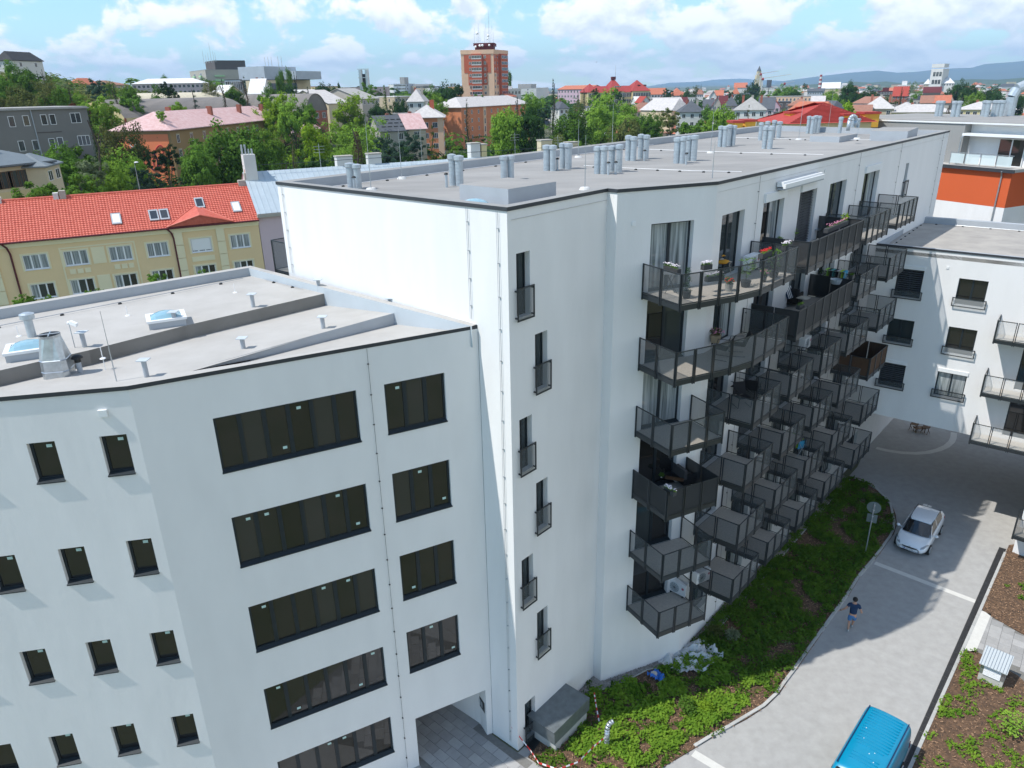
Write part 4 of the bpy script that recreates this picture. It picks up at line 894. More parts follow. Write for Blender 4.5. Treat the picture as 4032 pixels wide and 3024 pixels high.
def house(label, PL, PR, depth, roof, rh, wm, rm, rows=2, cols=4, fl=2.9, win=(1.1, 1.45), side=2, chim=0, over=.45, base=None, head=.7, kind=2, name='house', cat='house', wr=None, group=None, sides='both', dz=0):
    PL, PR = Vector(PL), Vector(PR); F = FR(PL, PR); ze = (PL.z+PR.z)/2+dz; c = F.P(F.L/2, -depth/2, 0); z0 = (base if base is not None else hillh(c.x, c.y)-.5)
    wm, rm = WM.get(wm, wm), RM.get(rm, rm)
    t = thing(name, label, cat, (c.x, c.y, z0), group)
    q = MB(); F.box(q, 0, F.L, -depth, 0, z0, ze); g_ = roof in ('gable', 'gablef')
    L, o_ = F.L, over
    if roof == 'gable':
        for s in (0, L): q.poly([F.P(s, 0, ze), F.P(s, -depth, ze), F.P(s, -depth/2, ze+rh)] if s else [F.P(s, -depth, ze), F.P(s, 0, ze), F.P(s, -depth/2, ze+rh)])
    if roof == 'gablef':
        for n_ in (0, -depth): q.poly([F.P(0, n_, ze), F.P(L, n_, ze), F.P(L/2, n_, ze+rh)])
    q.build('wall', wm, t)
    r = MB(); e = [F.P(-o_, o_, ze), F.P(L+o_, o_, ze), F.P(L+o_, -depth-o_, ze), F.P(-o_, -depth-o_, ze)]; k_ = rh*o_/(depth/2)
    if roof in ('hip', 'pyr', 'mans'):
        i = min(L, depth)/2*(.98 if roof != 'mans' else .35); a, b_ = F.P(i, -depth/2, ze+rh), F.P(L-i, -depth/2, ze+rh)
        if L < depth: a, b_ = F.P(L/2, -i, ze+rh), F.P(L/2, -depth+i, ze+rh)
        if L >= depth: r.poly([e[0], e[1], b_, a]); r.poly([e[1], e[2], b_]); r.poly([e[2], e[3], a, b_]); r.poly([e[3], e[0], a])
        else: r.poly([e[0], e[1], a]); r.poly([e[1], e[2], b_, a]); r.poly([e[2], e[3], b_]); r.poly([e[3], e[0], a, b_])
        r.poly([v-Vector((0, 0, .18)) for v in e[::-1]])
        for i in range(4): j = (i+1) % 4; r.poly([e[i], e[i]-Vector((0, 0, .18)), e[j]-Vector((0, 0, .18)), e[j]])
    elif roof == 'gable':
        for sg in (1, -1):
            n0, n1 = (o_, -depth/2) if sg == 1 else (-depth-o_, -depth/2)
            A = [F.P(-o_, n0, ze-k_), F.P(L+o_, n0, ze-k_), F.P(L+o_, n1, ze+rh), F.P(-o_, n1, ze+rh)]; r.pbox(A[0], A[1]-A[0], A[3]-A[0], (0, 0, .16))
    elif roof == 'gablef':
        k_ = rh*o_/(L/2)
        for s0 in (-o_, L+o_):
            A = [F.P(s0, o_, ze-k_), F.P(L/2, o_, ze+rh), F.P(s0, -depth-o_, ze-k_)]; r.pbox(A[0], A[1]-A[0], A[2]-A[0], (0, 0, .16))
    elif roof == 'flat':
        F.box(r, -.1, L+.1, -depth-.1, .1, ze, ze+.3)
        if rh > .5: F.box(r, L*.3, L*.7, -depth*.7, -depth*.3, ze+.3, ze+rh)
    elif roof in ('barrel', 'barrelf'):
        n = 14; W_ = depth if roof == 'barrel' else L
        pr = [(W_/2*(1-math.cos(math.pi*(.12+.76*i/n))/math.cos(math.pi*.12)), rh*(math.sin(math.pi*(.12+.76*i/n))-math.sin(math.pi*.12))/(1-math.sin(math.pi*.12))) for i in range(n+1)]
        for (a, za), (c_, zc) in zip(pr, pr[1:]):
            if roof == 'barrel': r.poly([F.P(-.3, -a, ze+za), F.P(L+.3, -a, ze+za), F.P(L+.3, -c_, ze+zc), F.P(-.3, -c_, ze+zc)])
            else: r.poly([F.P(a, .3, ze+za), F.P(c_, .3, ze+zc), F.P(c_, -depth, ze+zc), F.P(a, -depth, ze+za)])
        en = MB()
        for v in ((0, L) if roof == 'barrel' else (0, -depth)):
            en.poly([F.P(v, -a, ze+za) if roof == 'barrel' else F.P(a, v, ze+za) for a, za in pr])
        en.build('gable_end', wm if roof == 'barrel' else rm, t, kind='stuff')
    R_ = r.build('roof', rm, t)
    for r_i in range(rows):
        zt = ze-head-r_i*fl
        if zt-win[1] < z0+.3: break
        w_, h_ = win
        for k in range(cols):
            s = L*(k+.5)/cols-w_/2
            if s < .2: continue
            bgwin(F, s, zt-h_, w_, h_, t, .0, kind)
        for (fa, on) in ((FR(F.P(L, 0, 0), F.P(L, -depth, 0)), sides in ('both', 'r')), (FR(F.P(0, -depth, 0), F.P(0, 0, 0)), sides in ('both', 'l'))):
            if on:
                for k in range(side): bgwin(fa, depth*(k+.5)/side-w_/2, zt-h_, w_, h_, t, .0, kind)
    for k in range(chim):
        s = L*(k+.7)/(chim+.4); zz = ze+rh*.5; q = MB(); nn = -depth/2-.6
        F.box(q, s, s+.8, nn-.35, nn+.35, zz, ze+rh+.5); F.box(q, s-.06, s+.86, nn-.41, nn+.41, ze+rh+.5, ze+rh+.6); q.build('chimney', WM['brick' if k % 2 == 0 else 'stone'], t)
    t['_L'] = F.L; return t, F, ze

# grey school-like block at the left
t, F, ze = house('grey rendered flat roofed block behind the trees at the far left', (-80.21, 121.51, 23.19), (-70.54, 132.15, 23.14), 14, 'flat', .3, 'grey', 'grey', 0, 0, cat='building', name='grey_block', base=2)
q = MB(); F.box(q, -.2, F.L+.3, -.3, .35, ze-.05, ze+.12); q.build('eave', RM['grey'], t)
wz = lambda z, h=1.6: ze-z-h
for s, z, w_, k in ((F.L*.172, .9, .9, 1), (F.L*.315, .85, .9, 1), (F.L*.495, .8, .9, 1), (F.L*.585, .8, .9, 1), (F.L*.805, .7, 1.6, 2), (F.L*.21, 4.6, .9, 1), (F.L*.35, 4.6, .9, 1), (F.L*.52, 4.5, .9, 1), (F.L*.61, 4.4, .9, 1), (F.L*.83, 4.3, 1.9, 3), (F.L*.84, 8, 1.8, 3)):
    bgwin(F, s, wz(z, 1.6), w_, 1.6, t, 0, k)
q = MB(); q.path([F.P(F.L*.41, .1, ze), F.P(F.L*.43, .1, 3)], .08, 6); q.path([F.P(F.L*.1, .1, ze-6), F.P(F.L*.1, .1, 3)], .08, 6); q.build('downpipe', UPST, t)
q = MB(); F.box(q, F.L*.42, F.L*.68, 0, .06, ze-3.6, ze-3.45); q.build('ledge', WM['dark'], t)
# curved roof building near left
CSR = mat('curved_sheet_roof', (0.17, 0.20, 0.215), .5, var=.15, vs=.8, spec=.5)
t, F, ze = house('cream building with low grey sheet roof and brown windows at left', (-65.14, 94.53, 17.21), (-62.05, 103.18, 16.93), 9, 'hip', 2.0, 'cream', CSR, 0, 0, cat='building', name='curved_roof_building', over=.9)
for k in range(6):
    s = F.L*(k+.12)/6; bgwin(F, s, ze-2.9, 2.0, 2.1, t, 0, 3, WOODM); bgwin(F, s, ze-8.2, 2.0, 2.4, t, 0, 2, WOODM)
q = MB(); F.box(q, 0, F.L, 0, .08, ze-4.6, ze-3.3); q.build('parapet_band', WM['yellow'], t)
q = MB(); F.box(q, -.9, F.L+.9, .6, .9, ze-.25, ze+.02); q.build('gutter', EDGE, t)
q = MB(); F.box(q, 0, F.L*.36, -8, -4.5, ze+.6, ze+4.0); q.build('roof_tower', WM['white'], t); q = MB(); F.box(q, -.6, F.L*.36+.6, -8.6, -3.9, ze+4.0, ze+4.35); q.build('tower_roof', WM['dark'], t)
t, F, ze = house('low annex with rounded dark roof right of the cream building', (-60.88, 100.61, 16.95), (-62.22, 106.33, 16.23), 5, 'hip', 1.5, 'cream', CSR, 1, 2, cat='building', name='curved_roof_annex', win=(1.6, 1.3), side=0)
# sports hall with barrel roof
BRL = mat('weathered_barrel_roof', (0.24, 0.215, 0.195), .9, vs=.08, col2=(0.15, 0.14, 0.13), stretch=(3, .4, 1))
t, F, ze = house('long hall with dark weathered barrel roof and cream round gable', (-105.64, 216.90, 19.62), (-83.08, 251.24, 18.65), 27, 'barrel', 4.8, 'yellow', BRL, 0, 0, cat='hall', name='barrel_roof_hall')
for k in range(7): bgwin(F, 2+k*8, ze-2.3, 3.4, 1.2, t, 0, 1, WM['brick'])
q = MB()
for k in range(8): F.box(q, 1+k*8-1.4, 1+k*8-.9, 0, .25, ze-9, ze)
q.build('pilaster', WM['brick'], t, kind='stuff')
t, F, ze = house('second hall with cream barrel roof behind the dark one', (-122.75, 267.68, 22.71), (-103.12, 297.46, 22.07), 20, 'barrel', 3.2, 'cream', rmat('cream_sheet_roof', (0.62, 0.56, 0.42)), 0, 0, cat='hall', name='barrel_roof_hall')
t, F, ze = house('round grey vaulted hall between the green trees', (-73.02, 284.62, 18.64), (-68.63, 299.76, 18.15), 30, 'barrelf', 6.0, 'brick', BRL, 1, 3, cat='hall', name='vaulted_hall', win=(2.6, 2.0))
# ochre block with the banner
t, F, ze = house('ochre block with faded pink hip roof, brick chimneys and orange banner', (-74.90, 172.69, 18.61), (-67.99, 239.98, 16.84), 13.5, 'hip', 3.7, 'ochre', 'pink', 0, 0, cat='building', name='ochre_block', over=.7)
L = F.L; nw = 11
for r_i, zz in enumerate((2.7, 5.9, 9.1)):
    for k in range(nw):
        s = L*(k+.5)/nw-.6; bgwin(F, s, ze-zz-.2, 1.2, 1.7, t, 0, 2)
        q = MB(); F.box(q, s-.15, s+1.35, 0, .12, ze-zz+1.5, ze-zz+1.75); q.build('lintel', WM['tan'], t)
FB = FR(F.P(0, -13.5, 0), F.P(0, 0, 0))
q = MB(); FB.box(q, .9, 12.9, 0, .08, ze-12.5, ze-.9); bn = q.build('banner', mat('orange_banner', (0.85, 0.24, 0.10), .7), t)
def text(s, size, m, name, par, matrix, ext=.004):
    cu = bpy.data.curves.new(name, 'FONT'); cu.body = s; cu.size = size; cu.extrude = ext; cu.align_x = 'CENTER'; cu.align_y = 'CENTER'
    o = bpy.data.objects.new('tmp', cu); COL.objects.link(o); dg = bpy.context.evaluated_depsgraph_get(); me = bpy.data.meshes.new_from_object(o.evaluated_get(dg)); bpy.data.objects.remove(o)
    me.materials.clear(); me.materials.append(m); o = bpy.data.objects.new(name, me); COL.objects.link(o); o.parent = par
    p = par; off_ = Vector((0, 0, 0))
    while p is not None: off_ += p.location; p = p.parent
    o.matrix_local = Matrix.Translation(-off_) @ matrix; return o
def planem(origin, xa, ya):
    xa, ya = Vector(xa).normalized(), Vector(ya).normalized(); z = xa.cross(ya); m = Matrix((xa, ya, z)).transposed().to_4x4(); return Matrix.Translation(origin) @ m
bd = Vector((FB.d.x, FB.d.y, 0))
text('\u0160ANTOVKA', 2.3, WHITE, 'banner_lettering', t, planem(FB.P(4.4, .1, ze-7.2), (0, 0, 1), -bd), .01)
q = MB(); ring = lambda cx, cz, a, b_, rot, n=28: [FB.P(cx+a*math.cos(u)*math.cos(rot)-b_*math.sin(u)*math.sin(rot), .13, cz+a*math.cos(u)*math.sin(rot)+b_*math.sin(u)*math.cos(rot)) for u in [2*math.pi*i/n for i in range(n+1)]]
q.path(ring(8.3, ze-6.6, 1.1, 1.9, 0), .17, 6); q.build('banner_emblem', mat('dark_purple_print', (0.06, 0.015, 0.05), .7), t)
q = MB(); q.path(ring(9.8, ze-5.6, 1.0, 2.6, -.45), .10, 6); q.build('banner_emblem', mat('red_print', (0.55, 0.03, 0.05), .7), t)
for k, (u, hgt) in enumerate(((.055, 1.8), (.22, 1.5), (.41, 2.0), (.52, 1.2), (.66, 2.2), (.80, 1.0), (.88, 2.0))):
    q = MB(); nn = -4.0 if k % 2 == 0 else -8; zz = ze+3.7*(1-abs(nn+6.75)/6.75)-1; F.box(q, L*u, L*u+1.0, nn-.5, nn+.5, zz, zz+1+hgt); q.build('chimney', WM['stone' if k == 0 else 'brick'], t)
t, F, ze = house('small house with pink sheet roof and dormer right of the ochre block', (-68.72, 242.20, 13.68), (-66.40, 275.50, 12.46), 12, 'gable', 3.6, 'ochre', 'pink', 1, 3, chim=3)
q = MB(); F.box(q, 5, 8.2, -3.2, -.6, ze+.2, ze+2.6); q.build('dormer', WM['yellow'], t); bgwin(FR(F.P(0, -.6, 0), F.P(F.L, -.6, 0)), 6, ze+.7, 1.2, 1.4, t)
q = MB(); A = [F.P(4.7, -.3, ze+2.2), F.P(6.6, -.3, ze+3.3)]; q.pbox(A[0], A[1]-A[0], Vector((F.n.x, F.n.y, 0))*-4, (0, 0, .15)); A = [F.P(8.5, -.3, ze+2.2), F.P(6.6, -.3, ze+3.3)]; q.pbox(A[0], A[1]-A[0], Vector((F.n.x, F.n.y, 0))*-4, (0, 0, .15)); q.build('dormer_roof', RM['pale'], t)
# slate and pink pair
t, F, ze = house('house with dark slate roof and snow guards behind the birch', (-33.87, 207.29, 14.62), (-27.15, 210.56, 15.20), 11, 'gable', 3.6, 'stone', 'slate', 2, 2, chim=1, win=(1.5, 1.7), kind=3)
for r_ in range(3):
    q = MB()
    for k in range(5): n_ = -1-r_*1.3; z_ = ze+3.6*(-n_)/5.5+.25; F.box(q, .8+k*1.7+(r_ % 2)*.6, 2.0+k*1.7+(r_ % 2)*.6, n_-.05, n_+.05, z_, z_+.18)
    q.build('snow_guard', DARK, t, kind='stuff')
t, F, ze = house('house with faded pink sheet roof joined to the slate one', (-27.08, 210.55, 15.20), (-22.25, 212.86, 15.19), 11, 'gable', 3.6, 'tan', 'pink', 2, 1, win=(1.5, 1.7), kind=3, chim=1)
# orange apartment houses
t, F, ze = house('orange apartment house with grey hip roof and blue sign', (-30.32, 243.76, 16.99), (-20.02, 244.38, 16.78), 16, 'hip', 3.6, 'orange', 'pale', 0, 0, cat='building', name='orange_house', over=.8)
for r_ in range(3):
    for s in (4.1, 7.0): bgwin(F, s, ze-3.1-r_*3.1, 1.6, 1.6, t, 0, 3)
FR2 = FR(F.P(F.L, 0, 0), F.P(F.L, -16, 0))
for r_ in range(4):
    for k in range(4): bgwin(FR2, 2.2+k*3.6, ze-3.1-r_*3.1, 1.3, 1.6, t, 0, 2)
q = MB(); F.box(q, F.L-1.7, F.L+.02, -.02, .05, 0, ze-.2); FR2.box(q, 0, .8, 0, .05, 0, ze-.2); q.build('corner_pilaster', WM['peach'], t)
q = MB(); F.box(q, .7, 3.6, .02, .12, ze-2.9, ze-1.0); sg = q.build('blue_sign', mat('blue_sign', (0.02, 0.12, 0.45), .5), t)
q = MB(); F.box(q, .95, 3.3, .12, .14, ze-2.35, ze-1.95); q.build('sign_lettering', WHITE, t)
q = MB(); F.box(q, F.L*.6, F.L*.6+1.4, -6.5, -5.2, ze+1, ze+5.0); q.build('chimney', WM['terracotta'], t)
t, F, ze = house('long orange apartment block with pale hip roof below the tower', (-17.53, 302.72, 18.48), (10.14, 349.34, 18.23), 14, 'hip', 3.6, 'orange', 'pale', 0, 0, cat='building', name='orange_block', over=.8)
for r_ in range(5):
    for k in range(11):
        if k == 3: continue
        bgwin(F, F.L*(k+.5)/11-.5, ze-2.7-r_*3.1, 1.0, 1.5, t, 0, 2)
    bgwin(F, F.L*3.4/11-.3, ze-3.6-r_*3.1, .9, 2.2, t, .1, 1)
q = MB(); F.box(q, F.L*3.4/11-.9, F.L*3.4/11+1.2, 0, .08, 0, ze-.3); q.build('stair_bay', WM['peach'], t)
# yellow-roofed parts between
t, F, ze = house('small grey villa with pyramid roof behind the birch and spruces', (-37.82, 300.35, 20.82), (-31.65, 300.01, 20.71), 12, 'hip', 4.4, 'white', 'pale', 2, 2, chim=2, win=(1.2, 1.5))
house('low flat roofed annex with row of short chimneys', (-40.37, 277.45, 16.90), (-30.42, 277.98, 17.23), 9, 'flat', .3, 'stone', 'grey', 0, 0, chim=3)
house('long grey workshop with flat roof behind the villa', (-52.42, 369.77, 22.07), (-43.46, 376.86, 21.83), 20, 'flat', .3, 'tan', 'white', 1, 6)
house('low white roofed shed left of the vaulted hall', (-76.41, 321.75, 20.93), (-69.73, 335.68, 20.57), 30, 'gable', 5, 'cream', 'white', 0, 0)
house('old brick workshop with pale sawtooth roof and clerestory', (-58.62, 320.09, 22.16), (-53.06, 326.80, 21.66), 30, 'gable', 4, 'stone', 'grey', 1, 4)
house('flat white shed roof left of the brick workshop', (-70.52, 311.83, 20.25), (-64.09, 319.82, 20.74), 30, 'gable', 5, 'cream', 'pale', 0, 0)
# high-rise tower
tw = thing('tower_block', 'tall terracotta and peach tower block with antennas on its roof', 'tower block', (0, 0, 0)); TD = 400
PL, PR = Vector((-22.21, 399.38, 42.49)), Vector((-5.97, 397.96, 42.52)); ze = (PL.z+PR.z)/2; F = FR(PL, PR); F2 = FR(PR, tuple(Vector((1.06, 414.00, 42.56))[:2])); F2L = F2.L
tw.location = (PL.x, PL.y, 4); L = F.L; fh = 2.78; nf = 13
w = MB(); F.box(w, 0, L, -17, 0, 2, ze, 0); w.build('wall', WM['peach'], tw)
q = MB(); k1, k2 = L*.10, L*.90
F.box(q, L*.09, L*.91, 0, .15, ze-3*fh-2.0, ze-2.0); F.box(q, L*.21, L*.80, 0, .152, ze-5*fh-2.0, ze-3*fh-2.0); F.box(q, L*.33, L*.64, 0, 1.4, 2, ze-1.6); q.build('facade_panel', WM['terracotta'], tw)
q = MB(); F2.box(q, 0, F2L, 0, .15, ze-3*fh-2.0, ze-2.0); F2.box(q, F2L*.2, F2L*.9, 0, .152, ze-5*fh-2.0, ze-3*fh-2.0); F2.box(q, F2L*.35, F2L*.82, 0, 1.4, 2, ze-1.6); q.build('facade_panel', WM['terracotta'], tw)
w = MB(); F2.box(w, 0, F2L, -12, 0, 2, ze-.01, 0); w.build('wall', WM['peach'], tw)
for i in range(nf):
    z = ze-2.0-.35-i*fh-1.4
    o = bgwin(F, L*.335, z, L*.30, 1.4, tw, 1.42, 6); o.name = 'glazed_loggia'
    q = MB(); F.box(q, L*.33, L*.635, 1.40, 1.5, z-.3, z-.06); q.build('loggia_ledge', WHITE, tw)
    bgwin(F, L*.245, z, 1.1, 1.35, tw, .16, 2); bgwin(F, L*.70, z, 1.1, 1.35, tw, .16, 2)
    o = bgwin(F2, F2L*.38, z, F2L*.42, 1.4, tw, 1.42, 4); o.name = 'glazed_loggia'
    bgwin(F2, F2L*.05, z, .8, 1.3, tw, .16, 1); bgwin(F2, F2L*.22, z, .8, 1.3, tw, .16, 1); bgwin(F2, F2L*.86, z, .8, 1.3, tw, .16, 1)
q = MB(); F.box(q, -.15, L+.15, -17, .25, ze-1.7, ze+.2); F2.box(q, -.1, F2L+.2, -12, .25, ze-1.7, ze+.21); q.build('parapet', WM['peach'], tw)
q = MB(); F.box(q, -7.8, 0, -15, -3, 2, ze-16.5); q.build('side_wing', mat('warm_ochre_render', (0.70, 0.42, 0.22), .9), tw)
q = MB(); F.box(q, L*.42, L*.98, -12, -3, ze+.2, ze+2.0); q.build('plant_room', WM['maroon'] if 'maroon' in WM else RM['maroon'], tw); q = MB(); F.box(q, L*.38, L*1.02, -13, -2, ze+2.0, ze+3.3); q.build('plant_room_roof', RM['maroon'], tw)
for i, (u, h) in enumerate(((.39, 7), (.47, 5), (.52, 9), (.56, 5.5), (.70, 7), (.75, 9), (.80, 5), (.84, 15), (.88, 6), (.93, 8), (.98, 5))):
    q = MB(); q.tube(F.P(L*u, -6, ze+3.3), F.P(L*u, -6, ze+3.3+h), .14 if h > 12 else .07, .05, 5); q.build('antenna', GALV, tw)
for u, z, r in ((.45, 1.2, .55), (.58, 1.6, .6), (.66, 1.7, .6), (.87, 1.7, .5), (.51, 7.2, .7), (.84, 6.0, .6), (.82, 4.6, .5)): q = MB(); c = F.P(L*u, -1.6, ze+z+.4); q.tube(c, c+Vector((0, -.5, .1)), r*.5, r, 12); q.build('dish_antenna', WHITE, tw, smooth=True)
# other far blocks on the left
house('pale pink five storey block with white hip roof on the ridge', (-187.46, 398.63, 30.24), (-153.72, 404.53, 30.18), 13, 'hip', 2.4, 'pink', 'white', 4, 16, fl=2.75, win=(1.3, 1.4), cat='building', name='pink_block', base=8)
t, F, ze = house('grey green high block with roof antennas behind the pink block', (-246.34, 623.07, 41.62), (-218.00, 580.41, 40.38), 45, 'flat', .3, 'stone', 'grey', 0, 0, cat='building', name='green_balcony_block', base=10)
for r_ in range(8):
    for s in (.30, .70):
        q = MB(); F.box(q, F.L*s-3.5, F.L*s+3.5, 0, 1.2, ze-4.6-r_*2.9, ze-3.5-r_*2.9); q.build('balcony', WM['lime'], t)
        bgwin(F, F.L*s-3, ze-3.4-r_*2.9, 6, 1.5, t, .05, 4)
FS_ = FR(F.P(F.L, 0, 0), F.P(F.L, -24, 0)); q = MB()
for r_ in range(8): q = MB(); FS_.box(q, 6, 13, 0, 1.2, ze-4.6-r_*2.9, ze-3.5-r_*2.9); q.build('balcony', WM['lime'], t)
q = MB(); F.box(q, F.L*.4, F.L*.95, -30, -8, ze, ze+6.5); q.build('plant_room', WM['dark'], t)
for u, h in ((.5, 9), (.65, 6), (.8, 7), (.95, 13), (1.1, 7), (1.2, 6)): q = MB(); q.tube(F.P(F.L*u, -6, ze+5), F.P(F.L*u, -6, ze+5+h), .15, .1, 5); q.build('antenna', GALV, t)
t, F, ze = house('modern yellow hall with grey roof storey and antennas', (-141.95, 433.78, 31.20), (-131.46, 428.88, 31.24), 40, 'flat', .3, 'cream', 'dark', 0, 0, cat='building', name='yellow_hall', base=6)
bgwin(F, F.L*.33, ze-10, F.L*.38, 8.5, t, .05, 4)
FS_ = FR(F.P(F.L, 0, 0), F.P(F.L, -40, 0)); bgwin(FS_, 2, ze-12, 26, 10.5, t, .05, 8, WM['tan'])
q = MB(); F.box(q, -8, F.L*.9, -30, -4, ze+.3, ze+7); q.build('roof_storey', WM['blue'], t); q = MB(); F.box(q, F.L*.9, F.L+10, -38, -16, ze+.3, ze+4.5); q.build('roof_storey', WM['blue'], t)
for u in (.4, .6, .8, 1.2, 1.4): q = MB(); q.tube(F.P(F.L*u, -12, ze+6), F.P(F.L*u, -12, ze+12), .15, .1, 5); q.build('antenna', GALV, t)
t, F, ze = house('glass fronted dark roofed hall left of the yellow hall', (-154.76, 437.71, 31.63), (-146.13, 437.36, 31.79), 26, 'flat', .3, 'blue', 'dark', 1, 7, win=(3, 4.5), kind=3, cat='building', base=5)
house('white three storey house at the top of the wooded slope', (-180.12, 325.49, 29.59), (-173.71, 323.86, 29.35), 12, 'hip', 2.5, 'white', 'orange', 3, 3, fl=2.9, base=5)
house('low grey annex right of the white hillside house', (-162.99, 304.07, 27.57), (-160.14, 303.55, 27.43), 10, 'flat', .3, 'white', 'grey', 2, 2, base=5)
house('dark roofed house on the hilltop at the upper left edge', (-179.76, 283.87, 37.55), (-173.21, 282.65, 36.95), 14, 'mans', 3, 'white', 'dark', 1, 3, base=20)
house('tan rooftops behind the tall tree left of the pink block', (-181.78, 359.50, 29.69), (-178.69, 376.56, 29.53), 14, 'hip', 2, 'tan', 'brown', 2, 6, base=5)
house('white roofed small house before the yellow hall', (-104.77, 321.90, 24.81), (-99.13, 322.12, 24.71), 14, 'gable', 5.5, 'white', 'white', 1, 3, chim=2)
house('white hall roof left of the tall dark spruce', (-117.31, 308.87, 23.08), (-111.45, 306.93, 22.85), 18, 'gable', 5.0, 'cream', 'white', 0, 0)
house('flat yellow block behind the poplars', (-127.72, 493.75, 27.74), (-117.13, 486.09, 27.63), 20, 'flat', .3, 'yellow', 'brown', 0, 0, base=2, cat='building')
house('small pale block just left of the flat yellow block', (-129.03, 483.07, 26.48), (-125.47, 484.00, 26.32), 15, 'flat', .3, 'pink', 'grey', 2, 2, base=2)
house('flat pink block left of the slim boiler chimney', (-94.34, 450.66, 26.54), (-87.34, 445.31, 26.71), 30, 'flat', .3, 'pink', 'grey', 4, 4, fl=2.8, base=2, cat='building')
house('white office block with red emblem far in the distance', (-151.38, 1018.82, 31.18), (-143.57, 1009.84, 31.48), 60, 'flat', .3, 'white', 'grey', 0, 0, base=0, cat='building')
house('glassy grey office block right of the white one', (-141.83, 999.99, 31.88), (-127.26, 996.91, 31.88), 40, 'flat', 8, 'blue', 'grey', 7, 8, fl=4, win=(4, 2), base=0, cat='building')
house('long low banded block in the distance left of the tower', (-130.20, 1021.74, 29.55), (-105.84, 1014.49, 29.28), 40, 'flat', .3, 'tan', 'stone' if 'stone' in RM else 'grey', 6, 1, fl=4.5, win=(70, 1.8), base=0, cat='building', kind=10)
house('pale far block left of the big dark trees', (-84.22, 825.72, 25.81), (-75.39, 816.53, 26.04), 30, 'flat', .3, 'white', 'grey', 2, 5, base=0, cat='building')
house('blue topped block just left of the tower', (-51.54, 728.18, 29.41), (-46.39, 728.52, 29.45), 30, 'flat', .3, 'blue', 'white', 3, 2, base=0, cat='building')
ck = thing('boiler_chimney', 'slim twin steel boiler chimney with ladder left of centre', 'chimney', (-72.60, 407.72, 23.47)); p0 = Vector((-72.60, 407.72, 23.47)); p1 = Vector((-71.57, 407.90, 34.89))
for dx in (-1.6, 1.6): q = MB(); q.tube((p0.x+dx, p0.y, 0), (p0.x+dx, p0.y, p1.z), 1.1, 1.0, 12); q.build('flue', GALV, ck)
q = MB(); q.box(p0.x-.7, p0.y-.5, 0, p0.x+.7, p0.y+.5, p1.z-2); q.build('ladder_shaft', DARK, ck)
for k in range(9): q = MB(); q.box(p0.x-2.9, p0.y-1.3, 3+k*4, p0.x+2.9, p0.y-1.1, 3.3+k*4); q.build('brace', GALV, ck)
# centre and right
t, F, ze = house('long lilac block with orange roof behind the dark spruce', (34.94, 535.05, 23.23), (53.23, 509.66, 23.40), 14, 'gable', 2.2, 'lilac', 'orange', 5, 10, fl=2.9, win=(1.4, 1.5), cat='building', name='lilac_block')
sc = thing('school_building', 'large yellow school with steep scarlet roofs and central turret', 'school', (0, 0, 0))
PL, PR = Vector((48.52, 472.85, 21.56)), Vector((86.76, 479.18, 21.40)); F = FR(PL, PR); ze = (PL.z+PR.z)/2; L = F.L
def hipbox(F, s0, s1, n0, n1, zb, ze, rh, par, wall, roof, inset=.5):
    q = MB(); F.box(q, s0, s1, n1, n0, zb, ze); q.build('wall', wall, par); r = MB(); o = .5; d_ = (n0-n1); e = [F.P(s0-o, n0+o, ze), F.P(s1+o, n0+o, ze), F.P(s1+o, n1-o, ze), F.P(s0-o, n1-o, ze)]; i = min((s1-s0)/2*.97, d_/2*inset*2)
    a, b_ = F.P(s0+i, (n0+n1)/2, ze+rh), F.P(s1-i, (n0+n1)/2, ze+rh); r.poly([e[0], e[1], b_, a]); r.poly([e[1], e[2], b_]); r.poly([e[2], e[3], a, b_]); r.poly([e[3], e[0], a]); return r.build('roof', roof, par)
hipbox(F, 0, L, -1, -15, 0, ze-.2, 3.6, sc, WM['yellow'], RM['redtile'])
hipbox(F, L*.0, L*.18, 1.5, -17, 0, ze+.1, 4.8, sc, WM['yellow'], RM['redtile'])
hipbox(F, L*.36, L*.58, 1.5, -17, 0, ze+.3, 7.4, sc, WM['yellow'], RM['redtile'], .35)
hipbox(F, L*.72, L*1.0, 1.5, -17, 0, ze+.3, 6.2, sc, WM['yellow'], RM['redtile'], .42)
q = MB(); F.box(q, L*.44, L*.50, -9, -6, ze+6.9, ze+8.6); q.build('turret', RM['maroon'], sc); q = MB(); q.tube(F.P(L*.5, -7, ze+7), F.P(L*.5, -7, ze+15), .12, .05, 5); q.build('antenna', GALV, sc)
bgwin(FR(F.P(0, -2.2, 0), F.P(L, -2.2, 0)), L*.44, ze+2.2, 4.2, 1.1, sc, 1.2, 4)
for k in range(4): q = MB(); F.box(q, L*(.78+k*.05), L*(.78+k*.05)+1.6, -5.5, -2.2, ze+1.4+(k % 2)*1.4, ze+2.4+(k % 2)*1.4); q.build('dormer', RM['maroon'], sc)
for r_ in range(3):
    for k in range(24): bgwin(F, L*(k+.4)/24, ze-2.9-r_*3.6, 1.5, 2.3, sc, 1.52 if not (.18 < (k+.5)/24 < .36 or .58 < (k+.5)/24 < .72) else -.98, 2)
